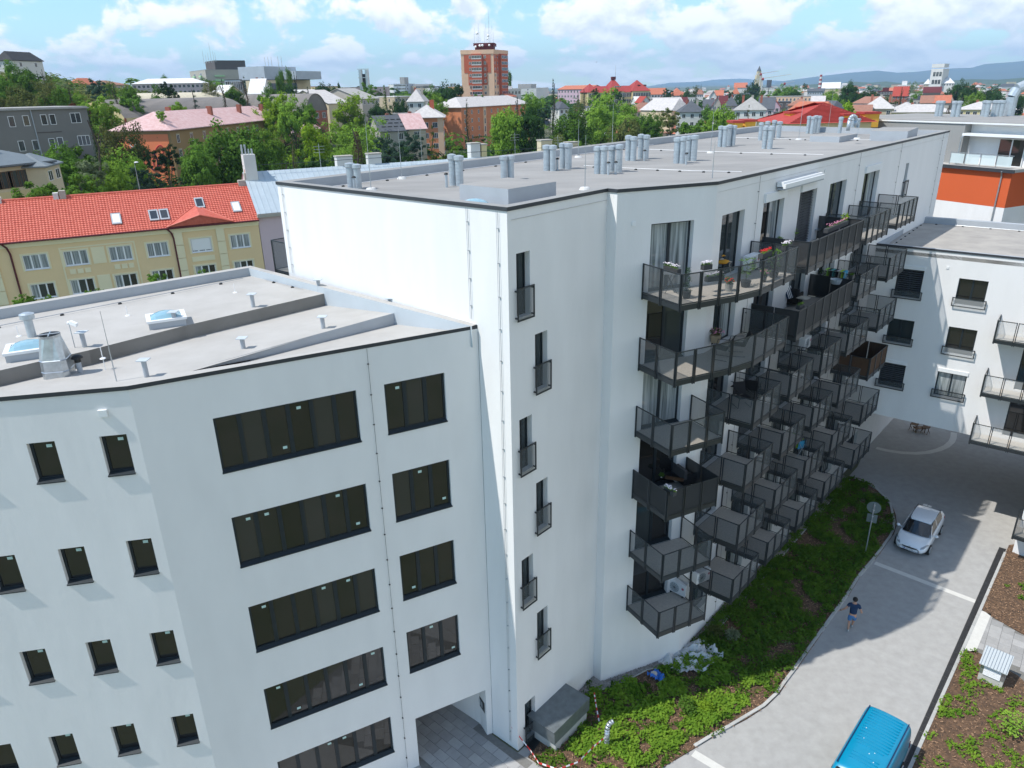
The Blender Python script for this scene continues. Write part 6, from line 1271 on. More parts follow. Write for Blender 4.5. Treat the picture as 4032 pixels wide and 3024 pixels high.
T = [
 ('lumpy', (-148.2, 239.9, 35.1, 8.7), 'mid', 'broad green tree beneath the hilltop house at the upper left'),
 ('lumpy', (-142.3, 238.2, 32.8, 7.0), 'mid', 'green tree right of the hilltop house, touching the sky'),
 ('round', (-126.4, 200.5, 29.9, 5.7), 'mid', 'bright green tree halfway down the slope at the left edge'),
 ('airy', (-128.6, 220.2, 30.9, 7.0), 'olive', 'olive tree in the middle of the wooded slope'),
 ('airy', (-123.6, 217.9, 29.8, 5.8), 'brown', 'thin yellowish tree at the right of the slope'),
 ('lumpy', (-116.5, 190.7, 27.5, 6.7), 'olive', 'broad olive tree low in the slope above the grey block'),
 ('round', (-110.5, 189.1, 26.7, 6.2), 'brown', 'brownish green tree above the middle of the grey block'),
 ('round', (-112.8, 179.3, 25.7, 5.9), 'brown', 'low brownish tree just above the left of the grey block roof'),
 ('spruce', (-150.3, 259.6, 33.1, 2.0), 'spruce', 'small dark pointed spruce on the skyline of the slope'),
 ('spruce', (-153.9, 262.8, 32.8, 1.6), 'spruce', 'shorter dark spruce left of the skyline spruce'),
 ('round', (-107.9, 188.5, 26.8, 5.0), 'mid', 'green tree at the right end of the slope above the grey block'),
 ('airy', (-126.3, 226.7, 29.8, 3.8), 'pale', 'pale half bare tree before the white hillside house'),
 ('lumpy', (-113.7, 202.8, 27.5, 4.0), 'mid', 'green tree below the pale half bare tree'),
 ('spruce', (-112.2, 203.6, 26.9, 2.2), 'spruce', 'narrow dark conifer before the white hillside house'),
 ('round', (-112.7, 208.5, 26.1, 3.2), 'light', 'round light green tree under the white hillside house'),
 ('pine', (-118.6, 229.6, 29.9, 4.7), 'blue', 'big blue green pine standing against the sky on the left'),
 ('bush', (-100.2, 195.1, 24.9, 5.9), 'light', 'low light green bushes before the big pine'),
 ('bush', (-95.4, 179.2, 24.6, 3.2), 'light', 'light bushes left of the barrel hall gable'),
 ('airy', (-123.7, 247.3, 29.7, 2.9), 'mid', 'slim tall tree right of the big pine'),
 ('spruce', (-109.7, 222.1, 27.3, 4.2), 'spruce', 'broad dark conifer behind the barrel hall gable'),
 ('round', (-109.6, 229.7, 28.0, 4.8), 'mid', 'dark rounded tree left of the pink block'),
 ('bush', (-106.2, 223.0, 25.7, 5.3), 'mid', 'lower green tree at the foot of the pink block'),
 ('bush', (-94.1, 171.9, 23.6, 4.0), 'red', 'copper coloured bush behind the grey block roof'),
 ('round', (-208.7, 487.2, 36.1, 8.6), 'mid', 'round tree crown behind the pink block roof'),
 ('lumpy', (-111.9, 255.4, 27.9, 7.1), 'mid', 'green tree in front of the pink block, left one'),
 ('pine', (-107.5, 253.1, 29.0, 4.5), 'spruce', 'dark cedar in front of the pink block'),
 ('bush', (-88.0, 209.5, 23.1, 2.6), 'light', 'small light tree before the dark barrel roof'),
 ('bush', (-77.3, 175.1, 21.9, 1.6), 'light', 'tiny light tree behind the pink hip roof corner'),
 ('fir', (-93.7, 237.7, 27.2, 4.7), 'blue', 'layered dark pine before the pink block right half'),
 ('round', (-161.7, 426.8, 33.2, 8.1), 'mid', 'green tree before the grey green high block'),
 ('airy', (-109.8, 294.9, 30.1, 6.7), 'brown', 'tall brownish tree right of the pink block'),
 ('spruce', (-84.7, 237.1, 28.6, 3.8), 'spruce', 'tall dark spruce between pink block and yellow hall'),
 ('round', (-100.2, 290.2, 27.7, 6.4), 'mid', 'green tree left of the grey green larch'),
 ('larch', (-76.3, 231.9, 29.3, 7.4), 'spruce', 'big grey green larch before the yellow hall'),
 ('bush', (-87.4, 209.8, 23.1, 3.4), 'light', 'light green small tree before the cream barrel roof'),
 ('poplar', (-89.9, 319.2, 32.3, 3.1), 'mid', 'first of three poplars, left of the tallest one'),
 ('poplar', (-88.1, 323.5, 33.1, 3.1), 'mid', 'tallest poplar of the row on the skyline'),
 ('spruce', (-85.8, 323.1, 32.3, 3.8), 'spruce', 'ragged pine right of the tallest poplar'),
 ('poplar', (-89.1, 310.4, 30.0, 2.7), 'mid', 'lower poplar at the left end of the row'),
 ('round', (-87.9, 298.5, 27.7, 7.6), 'mid', 'green mass at the foot of the poplars'),
 ('round', (-84.2, 310.1, 27.7, 7.3), 'dark', 'dark green tree under the tallest poplar'),
 ('bush', (-82.7, 271.3, 25.5, 5.3), 'mid', 'green tree right of the white roofed small house'),
 ('lumpy', (-68.7, 226.0, 23.5, 6.6), 'lime', 'lime green tree with flat top behind the pink roof'),
 ('lumpy', (-62.9, 219.9, 24.6, 7.4), 'lime', 'largest lime green tree in the middle left'),
 ('lumpy', (-58.8, 215.6, 23.4, 6.8), 'light', 'green tree right of the lime green tree'),
 ('round', (-56.0, 219.0, 22.7, 4.8), 'mid', 'darker tree before the vaulted hall'),
 ('spruce', (-78.7, 313.9, 26.6, 4.6), 'spruce', 'dark pine before the flat yellow block'),
 ('round', (-90.5, 388.7, 29.0, 8.8), 'dark', 'dark tree group behind the vaulted hall'),
 ('round', (-87.1, 392.3, 27.7, 7.4), 'dark', 'second dark tree behind the vaulted hall'),
 ('poplar', (-82.9, 393.1, 28.2, 1.8), 'dark', 'thin dark cypress on the skyline left of centre'),
 ('pine', (-64.7, 368.9, 28.8, 7.7), 'mid', 'tree crown behind the slim boiler chimney'),
 ('lumpy', (-55.1, 278.1, 23.7, 12.3), 'lime', 'wide yellow green tree below the boiler chimney'),
 ('spruce', (-44.3, 287.6, 26.4, 6.4), 'mid', 'tall green conifer right of the boiler chimney'),
 ('round', (-45.8, 277.8, 21.1, 6.5), 'dark', 'dark bushy tree left of the green conifer'),
 ('round', (-38.9, 284.0, 22.2, 5.7), 'dark', 'dark tree before the flat workshop'),
 ('bush', (-82.5, 624.6, 24.8, 8.8), 'mid', 'far green trees before the grey office block'),
 ('round', (-27.6, 354.6, 27.9, 11.8), 'dark', 'big dark green tree cluster left of the tower'),
 ('round', (-31.7, 347.6, 25.9, 9.1), 'mid', 'left part of the dark tree cluster by the villa'),
 ('round', (-22.3, 362.1, 27.5, 4.4), 'dark', 'dark tree touching the tower side wing'),
 ('bush', (-35.6, 343.5, 25.0, 7.6), 'mid', 'low green trees behind the small villa roof'),
 ('lumpy', (-27.0, 301.5, 23.2, 6.1), 'light', 'lighter tree before the dark cluster'),
 ('bush', (-12.4, 329.3, 23.4, 5.7), 'mid', 'round green tree at the foot of the tower'),
 ('poplar', (2.1, 463.6, 33.1, 3.0), 'mid', 'single poplar just right of the tower'),
 ('spruce', (-65.8, 123.6, 22.6, 3.4), 'spruce', 'dark copper and green tree right of the grey block'),
 ('airy', (-74.9, 150.6, 21.7, 6.6), 'brown', 'tall yellowish brown tree before the barrel hall'),
 ('round', (-66.4, 131.7, 16.7, 6.7), 'light', 'rounded yellow green tree below the brownish tree'),
 ('lumpy', (-61.5, 118.2, 15.5, 3.8), 'light', 'yellow green crown at lower left of the rounded one'),
 ('round', (-70.9, 120.7, 18.6, 5.2), 'mid', 'green tree in front of the grey block'),
 ('bush', (-67.1, 116.4, 17.1, 3.7), 'mid', 'green tree under the grey block right of the larger one'),
 ('bush', (-61.8, 113.0, 16.9, 3.0), 'pale', 'white flowering bush by the lamp post'),
 ('bush', (-70.4, 127.5, 17.3, 4.8), 'mid', 'dark hedge mass behind the white flowering bush'),
 ('bush', (-57.9, 92.6, 15.9, 4.0), 'mid', 'dark green bush before the curved roof building'),
 ('bush', (-54.3, 94.7, 16.0, 4.4), 'mid', 'spreading bush behind the red roof, left of the road'),
 ('bush', (-52.7, 96.7, 14.7, 1.8), 'mid', 'small bush end by the road behind the red roof'),
 ('pine', (-60.2, 125.7, 14.2, 4.9), 'blue', 'grey green pine left of the orange banner'),
 ('pine', (-62.7, 140.8, 16.8, 4.2), 'spruce', 'dark pine in front of the orange banner'),
 ('larch', (-55.2, 124.6, 15.0, 5.3), 'ygreen', 'feathery light conifer below the dark pine'),
 ('round', (-77.0, 160.8, 16.0, 3.6), 'dark', 'dark tree left of the banner wall'),
 ('round', (-56.7, 148.8, 19.4, 9.9), 'mid', 'huge dark green linden in front of the ochre block, left crown'),
 ('round', (-51.5, 152.7, 19.6, 8.6), 'mid', 'right crown of the huge linden before the ochre block'),
 ('round', (-54.5, 135.7, 16.4, 5.4), 'mid', 'lower left lobe of the huge linden'),
 ('lumpy', (-50.6, 165.1, 17.6, 5.9), 'light', 'light green tree right of the huge linden'),
 ('spruce', (-38.6, 138.9, 17.2, 3.1), 'brown', 'thin brown conifer right of the huge linden'),
 ('lumpy', (-40.3, 160.7, 18.6, 6.6), 'lime', 'bright yellow green tree left of the birch'),
 ('airy', (-44.0, 200.2, 19.0, 10.5), 'light', 'large feathery birch, left half'),
 ('airy', (-37.9, 203.8, 19.1, 11.7), 'light', 'large feathery birch, right half'),
 ('airy', (-37.6, 185.3, 14.9, 7.7), 'light', 'lower light foliage of the birch'),
 ('dead', (-26.7, 137.1, 19.8, 3.7), 'dead', 'dead brown spruce with drooping bare branches'),
 ('pine', (-22.8, 148.0, 17.0, 5.5), 'blue', 'blue green pine right of the dead spruce'),
 ('pine', (-20.2, 162.5, 17.0, 4.5), 'blue', 'dark pine behind the slate house corner'),
 ('fir', (-14.9, 154.8, 18.0, 4.3), 'ygreen', 'small yellowish spruce before the orange house'),
 ('larch', (-10.7, 211.9, 22.2, 6.5), 'spruce', 'tall loose larch before the orange block'),
 ('bush', (-9.8, 163.2, 13.9, 4.5), 'mid', 'green bush at the foot of the tall larch'),
 ('bush', (-31.1, 122.9, 15.7, 3.5), 'dark', 'dark bush behind the roof chimneys on the left'),
 ('bush', (-29.6, 129.6, 14.7, 3.6), 'dark', 'second dark bush behind the metal roof'),
 ('fir', (-31.6, 107.2, 16.3, 2.0), 'ygreen', 'small yellowish conifer top above the metal roof'),
 ('bush', (-21.8, 155.2, 14.4, 3.8), 'dark', 'dark low bush right of the blue pine'),
 ('bush', (-11.7, 134.9, 14.8, 4.0), 'ygreen', 'low conifer tops below the yellowish spruce'),
 ('round', (0.0, 199.1, 20.4, 7.1), 'light', 'tall light green tree right of the orange block'),
 ('spruce', (3.7, 269.4, 21.7, 5.2), 'spruce', 'dark pine top over the orange block roof'),
 ('round', (-0.0, 184.4, 20.5, 5.8), 'light', 'light green crown, lower left of the dark tree pair'),
 ('round', (5.1, 186.3, 20.4, 6.4), 'dark', 'large deep green tree behind the roof parapet'),
 ('round', (7.9, 250.4, 22.3, 5.2), 'mid', 'bright upper crown behind the deep green tree'),
 ('round', (11.9, 355.7, 23.4, 8.7), 'light', 'yellow green trees right of the orange block'),
 ('pine', (10.1, 212.4, 20.4, 3.4), 'blue', 'thin blue green pine left of the tall spruce'),
 ('spruce', (18.9, 318.9, 27.5, 6.3), 'spruce', 'tallest dark spruce right of the tower'),
 ('round', (19.2, 229.2, 19.1, 10.0), 'mid', 'broad green tree right of the tall spruce'),
 ('airy', (28.2, 302.8, 20.5, 7.7), 'olive', 'pale olive tree behind the broad green tree'),
 ('spruce', (40.6, 412.5, 23.4, 5.0), 'spruce', 'dark conifer before the lilac block'),
 ('spruce', (37.0, 406.7, 21.7, 4.2), 'brown', 'brownish conifer left of the dark conifer'),
 ('pine', (47.7, 414.6, 24.2, 5.0), 'dark', 'round dark tree before the school left wing'),
 ('pine', (61.0, 427.3, 23.5, 5.6), 'dark', 'round dark tree before the school right half'),
 ('lumpy', (35.7, 275.3, 23.9, 13.3), 'light', 'biggest light green tree with shining leaves in front of the school'),
 ('lumpy', (29.0, 240.0, 19.5, 7.5), 'light', 'lower left crown of the biggest light tree'),
 ('lumpy', (39.4, 262.4, 20.0, 8.1), 'light', 'right crown of the biggest light tree'),
 ('round', (32.7, 213.1, 17.3, 7.6), 'olive', 'dark olive tree below the biggest light tree'),
 ('airy', (10.9, 171.5, 16.3, 5.4), 'olive', 'olive green tree just behind the roof parapet'),
 ('bush', (13.7, 159.4, 15.3, 2.9), 'light', 'light bush top above the parapet by the vents'),
 ('round', (47.4, 260.1, 16.7, 8.0), 'mid', 'even green tree beneath the salmon roof'),
 ('pine', (47.0, 222.0, 19.1, 5.6), 'olive', 'dark olive pine left of the eyebrow villa'),
 ('round', (44.7, 240.4, 17.3, 5.8), 'mid', 'green tree under the salmon roof right part'),
 ('bush', (52.2, 217.4, 16.5, 6.8), 'mid', 'green shrubs in front of the eyebrow villa'),
 ('round', (72.0, 260.6, 18.6, 7.8), 'light', 'rounded bright tree left of the loggia villa'),
 ('round', (75.4, 292.0, 17.5, 4.3), 'mid', 'greener tree behind the rounded bright one'),
 ('bush', (55.4, 211.2, 16.2, 4.5), 'light', 'leafy shrubs below the rounded bright tree'),
 ('bush', (63.3, 219.9, 15.8, 2.4), 'lime', 'yellow bush beside the loggia villa'),
 ('fir', (70.8, 228.5, 18.7, 2.5), 'ygreen', 'small spruce in front of the loggia villa'),
 ('bush', (93.2, 275.9, 14.7, 3.7), 'dark', 'dark bush right of the loggia villa'),
 ('round', (104.2, 294.1, 15.6, 4.5), 'mid', 'green tree left of the cream house'),
 ('round', (127.9, 551.5, 21.9, 10.1), 'dark', 'dark round tree between the distant red roofs'),
 ('pine', (115.5, 561.2, 22.8, 7.3), 'dark', 'dark tree right of the orange double house'),
 ('airy', (162.2, 676.8, 24.6, 5.6), 'olive', 'lonely bare tree rising at the far tree line'),
 ('spruce', (215.7, 873.8, 24.8, 2.1), 'spruce', 'tiny dark spruce on the far horizon'),
 ('pine', (151.8, 535.8, 20.3, 4.9), 'dark', 'dark tree left of the orange pyramid roof'),
 ('round', (158.5, 524.2, 20.0, 11.8), 'dark', 'wide dark trees right of the orange pyramid roof'),
 ('round', (246.3, 788.2, 27.0, 12.7), 'dark', 'dark green trees round the church foot'),
 ('spruce', (197.6, 609.1, 22.4, 3.3), 'spruce', 'narrow dark tree right of the church'),
 ('spruce', (219.7, 660.4, 22.9, 3.0), 'spruce', 'thin cypress before the white terminal'),
 ('round', (203.9, 587.4, 22.8, 12.0), 'mid', 'green far trees right of the white terminal'),
 ('round', (212.7, 584.3, 23.1, 11.9), 'mid', 'second group of far trees above the tan terrace'),
 ('bush', (173.9, 529.0, 20.1, 9.5), 'mid', 'low light trees above the left end of the tan terrace'),
 ('pine', (286.0, 754.9, 24.0, 4.7), 'dark', 'small dark round tree before the distant sheds'),
 ('round', (202.4, 488.8, 21.0, 11.0), 'light', 'light green tree left of the tall dark poplar group'),
 ('round', (196.4, 451.1, 25.0, 9.0), 'dark', 'tall dark tree right of the striped chimney'),
 ('round', (192.5, 432.6, 19.7, 7.6), 'dark', 'dark lower crown beside the tall dark tree'),
 ('lumpy', (159.8, 386.0, 16.8, 9.6), 'light', 'light green leafy tree behind the red roof ridge'),
 ('bush', (108.8, 247.6, 18.6, 9.5), 'lime', 'big rounded lime green tree behind the red roof'),
 ('spruce', (202.1, 402.4, 21.3, 5.1), 'spruce', 'dark spruce right of the dormer villa'),
 ('fir', (207.3, 404.9, 21.2, 5.1), 'blue', 'bluish fir beside the dark spruce'),
 ('round', (217.6, 472.1, 21.1, 9.9), 'dark', 'dark trees behind the dormer villa'),
 ('round', (187.1, 383.9, 17.7, 7.5), 'dark', 'dark tree right behind the dormer villa roof'),
 ('airy', (336.2, 651.4, 24.3, 9.6), 'pale', 'pale silvery tree left of the white tower'),
 ('round', (232.5, 444.1, 18.9, 6.1), 'mid', 'green tree left of the maroon hall'),
 ('round', (263.4, 458.9, 24.0, 10.1), 'dark', 'big dark tree right of the white tower, left one'),
 ('round', (273.1, 463.9, 22.5, 8.2), 'dark', 'big dark tree right of the white tower, right one'),
 ('fir', (140.6, 243.1, 20.7, 5.4), 'pale', 'pale branched cedar in front of the long yellow house'),
 ('dead', (128.1, 226.2, 18.7, 2.8), 'dead', 'bare twiggy tree left of the pale cedar'),
 ('round', (243.0, 406.3, 19.9, 8.5), 'light', 'bright round tree above the long pale roof'),
 ('round', (253.7, 410.7, 21.1, 10.2), 'dark', 'dark green tree right of the bright round one'),
 ('round', (249.8, 396.7, 18.8, 8.6), 'dark', 'dark tree behind the slanting masts'),
 ('round', (243.4, 373.3, 18.6, 6.4), 'dark', 'dark tree at the right edge behind the duct'),
 ('round', (182.4, 496.7, 20.8, 8.9), 'dark', 'dark trees above the flat tan terrace end'),
 ('bush', (-27.1, 39.6, 14.9, 0.7), 'mid', 'small street tree before the yellow house, left one'),
 ('bush', (-26.7, 39.9, 14.8, 0.4), 'mid', 'second small street tree before the yellow house'),
 ('bush', (-26.0, 40.3, 14.7, 0.5), 'mid', 'tiny tree top beside the third ground window'),
 ('bush', (-23.8, 40.5, 14.9, 0.4), 'mid', 'tree top peeking over the parapet in the middle'),
 ('bush', (-23.3, 40.8, 14.9, 0.4), 'mid', 'narrow tree top by the decorated panel'),
 ('bush', (-20.2, 41.3, 15.7, 0.9), 'mid', 'leafy young tree before the right windows'),
 ('bush', (-17.8, 42.4, 15.5, 0.7), 'mid', 'low tree under the bay window'),
]
for k_, tr, lf_, lb in T: tree(k_, tr, lf_, lb)
# distant woods that read as one mass
random.seed(21)
def woods(name, n, az0, az1, d0, d1, leaf, hmin, hmax, cond=None):
    q = MB()
    for _ in range(n):
        a = R(random.uniform(az0, az1)); d = d0*(d1/d0)**random.random(); x, y = d*math.sin(a), d*math.cos(a)
        if cond and not cond(x, y): continue
        if noise.noise((x*.006, y*.006, 2)) < -.12: continue
        r = random.uniform(3, 6.5)*(1+d/2500); h = random.uniform(hmin, hmax); z0 = max(hillh(x, y), 0)
        nearby = d < 420
        for k in range(90 if nearby else 26 if d < 900 else 14):
            e = Vector((random.gauss(0, 1), random.gauss(0, 1), abs(random.gauss(0, 1)))).normalized(); c = Vector((x+e.x*r, y+e.y*r, z0+h*.45+e.z*h*.55)); leafquad(q, c, (e+Vector((0, 0, .5))).normalized(), r*random.uniform(.5, .95)*(.33 if nearby else 1), 0, .8)
    return q.build(name, LEAF[leaf], kind='stuff')
woods('distant_woods', 900, -12, 40, 420, 2600, 'mid', 7, 13)
woods('distant_woods', 700, -12, 40, 380, 2200, 'dark', 7, 14)
woods('distant_woods', 420, -36, -6, 480, 1500, 'mid', 8, 14)
woods('hillside_woods', 520, -36, -22, 170, 420, 'olive', 7, 12, lambda x, y: hillh(x, y) > 2.5)
woods('hillside_woods', 420, -36, -14, 210, 560, 'mid', 7, 12, lambda x, y: hillh(x, y) > 2.5)
woods('suburban_greenery', 420, -34, 34, 120, 400, 'mid', 3, 8)
woods('suburban_greenery', 420, -30, 30, 108, 230, 'dark', 3, 9, lambda x, y: not (8 < x < 60 and y < 80))

# ------------------------------------------------------------------ yellow street house with red tiled roof, metal roofed neighbour
FY = FR((-51.08, 73.96), (-28.83, 85.44)); ZE, RZ, RD = 11.5, 3.45, 5.1
YEL = mat('warm_yellow_render', (0.80, 0.61, 0.35), .92, var=.05, vs=.6); YTR = mat('pale_yellow_trim', (0.82, 0.74, 0.50), .9, var=.05, vs=.6)
TILE = mat('red_glazed_tile', (0.50, 0.095, 0.06), .5, vs=2.5, col2=(0.60, 0.15, 0.10), spec=.5)
yh = thing('street_house', 'yellow stuccoed street house with glossy red tiled roof', 'house', (FY.P(8, -5, 0).x, FY.P(8, -5, 0).y, 0))
ywin = [(-5.2, -3.0), (1.5, 3.72), (5.15, 7.37), (9.36, 11.55), (13.05, 15.2), (17.5, 19.7), (21.72, 23.85)]
q = MB(); hs = [(a, c, z, z+1.55) for a, c in ywin for z in (8.5, 5.45, 2.4)]
facade(q, FY, -9, 25.04, 0, ZE, hs, .16); FY.box(q, -9, 25.04, -10.2, -.2, 0, ZE-.02) if False else None
f_ = FR(FY.P(25.04, 0, 0), FY.P(25.04, -10.2, 0)); facade(q, f_, 0, 10.2, 0, ZE, []); f_ = FR(FY.P(-9, -10.2, 0), FY.P(-9, 0, 0)); facade(q, f_, 0, 10.2, 0, ZE, []); f_ = FR(FY.P(25.04, -10.2, 0), FY.P(-9, -10.2, 0)); facade(q, f_, 0, f_.L, 0, ZE, [])
for s in (-9, 25.04): q.poly([FY.P(s, 0, ZE), FY.P(s, -10.2, ZE), FY.P(s, -RD, ZE+RZ)])
q.build('wall', YEL, yh)
for i, (a, c, z, z1) in enumerate(hs):
    w_ = window(FY, yh, a, c, z, z1, .14, 3, [GLASSC, GLASSW, GLASS] if i % 3 else [GLASSC, GLASSC, GLASSC], WHITE, fw=.10, mw=.14, sillout=.08)
    q = MB()
    for b_ in ((a-.16, a, z-.1, z1+.14), (c, c+.16, z-.1, z1+.14), (a, c, z1, z1+.14)): FY.box(q, b_[0], b_[1], 0, .05, b_[2], b_[3])
    q.build('window_surround', YTR, w_)
q = MB(); FY.box(q, 17.62, 19.58, -.08, -.05, 8.72, 9.98); q.build('roller_shutter', WHITE, yh)
q = MB()
for s0, s1, n_, z0, z1 in ((-9, 25.1, .22, ZE-.38, ZE-.12), (-9, 25.05, .12, ZE-.62, ZE-.38)): FY.box(q, s0, s1, 0, n_, z0, z1)
q.build('cornice', YTR, yh)
for s0 in (15.95, 20.35):
    for k in range(7): q = MB(); FY.box(q, s0, s0+.85, 0, .14, 1.0+k*1.42, 1.0+k*1.42+1.36); q.build('pilaster_block', YTR, yh)
for s0 in (-1.6,):
    for k in range(7): q = MB(); FY.box(q, s0, s0+.95, 0, .14, 1.0+k*1.42, 1.0+k*1.42+1.36); q.build('pilaster_block', YTR, yh)
for b_ in ((7.75, 9.0, 8.45, 10.2), (7.75, 9.0, 5.35, 7.2), (5.4, 5.95, 7.62, 8.12), (6.1, 6.65, 7.62, 8.12), (6.8, 7.35, 7.62, 8.12), (9.6, 10.15, 7.62, 8.12), (10.3, 10.85, 7.62, 8.12), (11.0, 11.5, 7.62, 8.12), (17.4, 19.8, 7.5, 8.05)):
    q = MB(); FY.box(q, b_[0], b_[1], 0, .06, b_[2], b_[3]); q.build('stucco_panel', YTR, yh)
q = MB(); FY.box(q, 4.85, 5.0, 0, .05, 5, 10.45); FY.box(q, 11.85, 12.0, 0, .05, 5, 10.45); FY.box(q, 5.0, 11.85, 0, .05, 10.3, 10.45); q.build('stucco_frame', YTR, yh)
for s in (.55, 15.85):
    q = MB(); q.path([FY.P(s-.5, .5, ZE-.02), FY.P(s-.1, .2, ZE-.55), FY.P(s+.05, .12, ZE-1.2), FY.P(s+.05, .12, .5)], .09, 8); q.build('downpipe', RM['maroon'], yh)
q = MB(); q.tube(FY.P(-9.2, .55, ZE-.02), FY.P(25.1, .55, ZE-.02), .10, .10, 8); q.build('gutter', RM['maroon'], yh)
RP = lambda s, t, h=0: FY.P(s, .5-t*(RD+.5), ZE-.05+t*(RZ+.08))+Vector((FY.n.x*.56*h, FY.n.y*.56*h, .83*h))
q = MB(); q.poly([RP(-9.2, 0), RP(25.1, 0), RP(25.1, 1), RP(-9.2, 1)]); q.poly([FY.P(25.1, -10.7, ZE-.05), FY.P(-9.2, -10.7, ZE-.05), RP(-9.2, 1), RP(25.1, 1)]); q.build('roof', TILE, yh)
q = MB(); NR, NC = 20, 118
for r_ in range(NR):
    for k in range(NC):
        s0 = -9.2+34.3*k/NC; w_ = 34.3/NC; t0, t1 = r_/NR, (r_+1.05)/NR
        a, b_, c, d = RP(s0, t0, .075), RP(s0+w_*.5, t0, .12), RP(s0+w_*.5, t1, .065), RP(s0, t1, .02); e, f = RP(s0+w_*.98, t0, .07), RP(s0+w_*.98, t1, .015)
        q.poly([a, b_, c, d]); q.poly([b_, e, f, c]); q.poly([RP(s0, t0, .02), RP(s0+w_, t0, .02), e, b_, a])
q.build('roof_tiles', TILE, yh, kind='stuff')
q = MB(); q.tube(RP(-9.2, 1, .05), RP(25.1, 1, .05), .14, .14, 8); q.build('ridge_tiles', TILE, yh)
# cross gable over the bay
q = MB(); ap = RP(18.9, .52, .1); l_, r_ = RP(15.4, .0, .1)+Vector((0, 0, .1)), RP(22.3, .0, .1)+Vector((0, 0, .1)); tp = FY.P(18.9, .75, ZE+1.15)
q.poly([l_, tp, ap]); q.poly([tp, r_, ap]); q.poly([l_, r_, tp]); q.build('bay_roof', TILE, yh)
q = MB(); q.tube(l_, tp, .10, .10, 6); q.tube(tp, r_, .10, .10, 6); q.tube(l_, ap, .09, .09, 6); q.tube(ap, r_, .09, .09, 6); q.build('bay_roof_ridge', TILE, yh)
for s, t, n_, lit in ((10.7, .33, 1, 1), (14.4, .34, 2, 0), (19.35, .56, 1, 0), (23.1, .38, 1, 1)):
    for k in range(n_):
        s0 = s-.45+k*1.05; q = MB(); A = [RP(s0, t-.13, .10), RP(s0+.95, t-.13, .10), RP(s0+.95, t+.13, .10), RP(s0, t+.13, .10)]; nn = RP(0, 0, 1)-RP(0, 0, 0); q.pbox(A[0], A[1]-A[0], A[3]-A[0], nn*.12); o = q.build('roof_window', UPST, yh)
        g_ = MB(); B2 = [RP(s0+.13, t-.10, .225), RP(s0+.82, t-.10, .225), RP(s0+.82, t+.10, .225), RP(s0+.13, t+.10, .225)]; g_.poly(B2); g_.build('pane', WHITE if lit else MATS['distant_window_glass'], o)
for s, w_, h, m_ in ((-7.2, 2.0, .5, 'stone'), (-3.2, .7, .45, 'white'), (2.2, .5, .5, 'white'), (2.8, .6, .7, 'stone'), (21.2, .8, .5, 'stone'), (22.0, .6, 1.3, 'stone')):
    q = MB(); FY.box(q, s+3, s+3+w_, -RD-.4, -RD+.4, ZE+RZ-.6, ZE+RZ+h); o = q.build('chimney', WM[m_], yh)
    if w_ > 1 or h > 1: q = MB(); [q.tube(FY.P(s+3.2+k*.35, -RD, ZE+RZ+h), FY.P(s+3.2+k*.35, -RD, ZE+RZ+h+.4), .1, .1, 8) for k in range(int(w_/.4))]; q.build('chimney_pot', WM['terracotta'] if h > 1 else GALV, o)
SHEET = mat('pale_blue_sheet_roof', (0.48, 0.555, 0.60), .45, metal=.2, var=.12, vs=.7)
mh = thing('metal_roof_house', 'pink house with pale blue standing seam metal roof behind the gable', 'house', (FY.P(45, -5, 0).x, FY.P(45, -5, 0).y, 0))
PINKW = mat('lilac_pink_render', (0.62, 0.49, 0.52), .92, var=.04, vs=.5)
q = MB(); facade(q, FY, 25.1, 72, 0, 12.2, [(28.9, 30.9, 7.6, 10.4), (28.9, 30.9, 3.6, 6.2)], .2); f_ = FR(FY.P(72, 0, 0), FY.P(72, -12, 0)); facade(q, f_, 0, 12, 0, 12.2, []); f_ = FR(FY.P(25.1, -12, 0), FY.P(25.1, 0, 0)); facade(q, f_, 0, 12, 0, 12.2, [])
q.poly([FY.P(25.1, 0, 12.2), FY.P(25.1, -12, 12.2), FY.P(25.1, -6, 16.2)]); q.build('wall', PINKW, mh)
for z in (7.6, 3.6): window(FY, mh, 28.9, 30.9, z, z+2.7, .15, 2, GLASS, WHITE, fw=.1)
MP = lambda s, t, h=0: FY.P(s, .4-t*6.4, 12.15+t*4.1)+Vector((FY.n.x*.54*h, FY.n.y*.54*h, .84*h))
q = MB(); q.poly([MP(25.0, 0), MP(72, 0), MP(72, 1), MP(25.0, 1)]); q.poly([FY.P(72, -12.4, 12.15), FY.P(25, -12.4, 12.15), MP(25, 1), MP(72, 1)]); q.build('roof', SHEET, mh)
for k in range(72): q = MB(); s = 25.3+k*.65; q.pbox(MP(s, 0, 0), Vector((FY.d.x*.04, FY.d.y*.04, 0)), MP(s, 1, 0)-MP(s, 0, 0), MP(s, 0, .06)-MP(s, 0, 0)); q.build('standing_seam', SHEET, mh)
q = MB(); FY.box(q, 25, 72, 0, .5, 11.75, 12.1); q.build('eave', WM['stone'], mh)
for s, t in ((29.2, .55), (46, .5)): q = MB(); A = [MP(s, t-.1, .02), MP(s+.9, t-.1, .02), MP(s+.9, t+.1, .02), MP(s, t+.1, .02)]; q.pbox(A[0], A[1]-A[0], A[3]-A[0], MP(0, 0, .12)-MP(0, 0, 0)); o = q.build('roof_window', MATS['distant_window_glass'], mh)
q = MB(); FY.box(q, 25.15, 26.5, -6.2, -4.6, 14.4, 18.3); o = q.build('chimney', WM['white'], mh)
for k in range(4): q = MB(); q.tube(FY.P(25.2+k*.36, -5.3, 18.3), FY.P(25.2+k*.36, -5.3, 19.4 if k < 2 else 18.9), .12, .12, 8); q.build('chimney_pot', GALV, o)
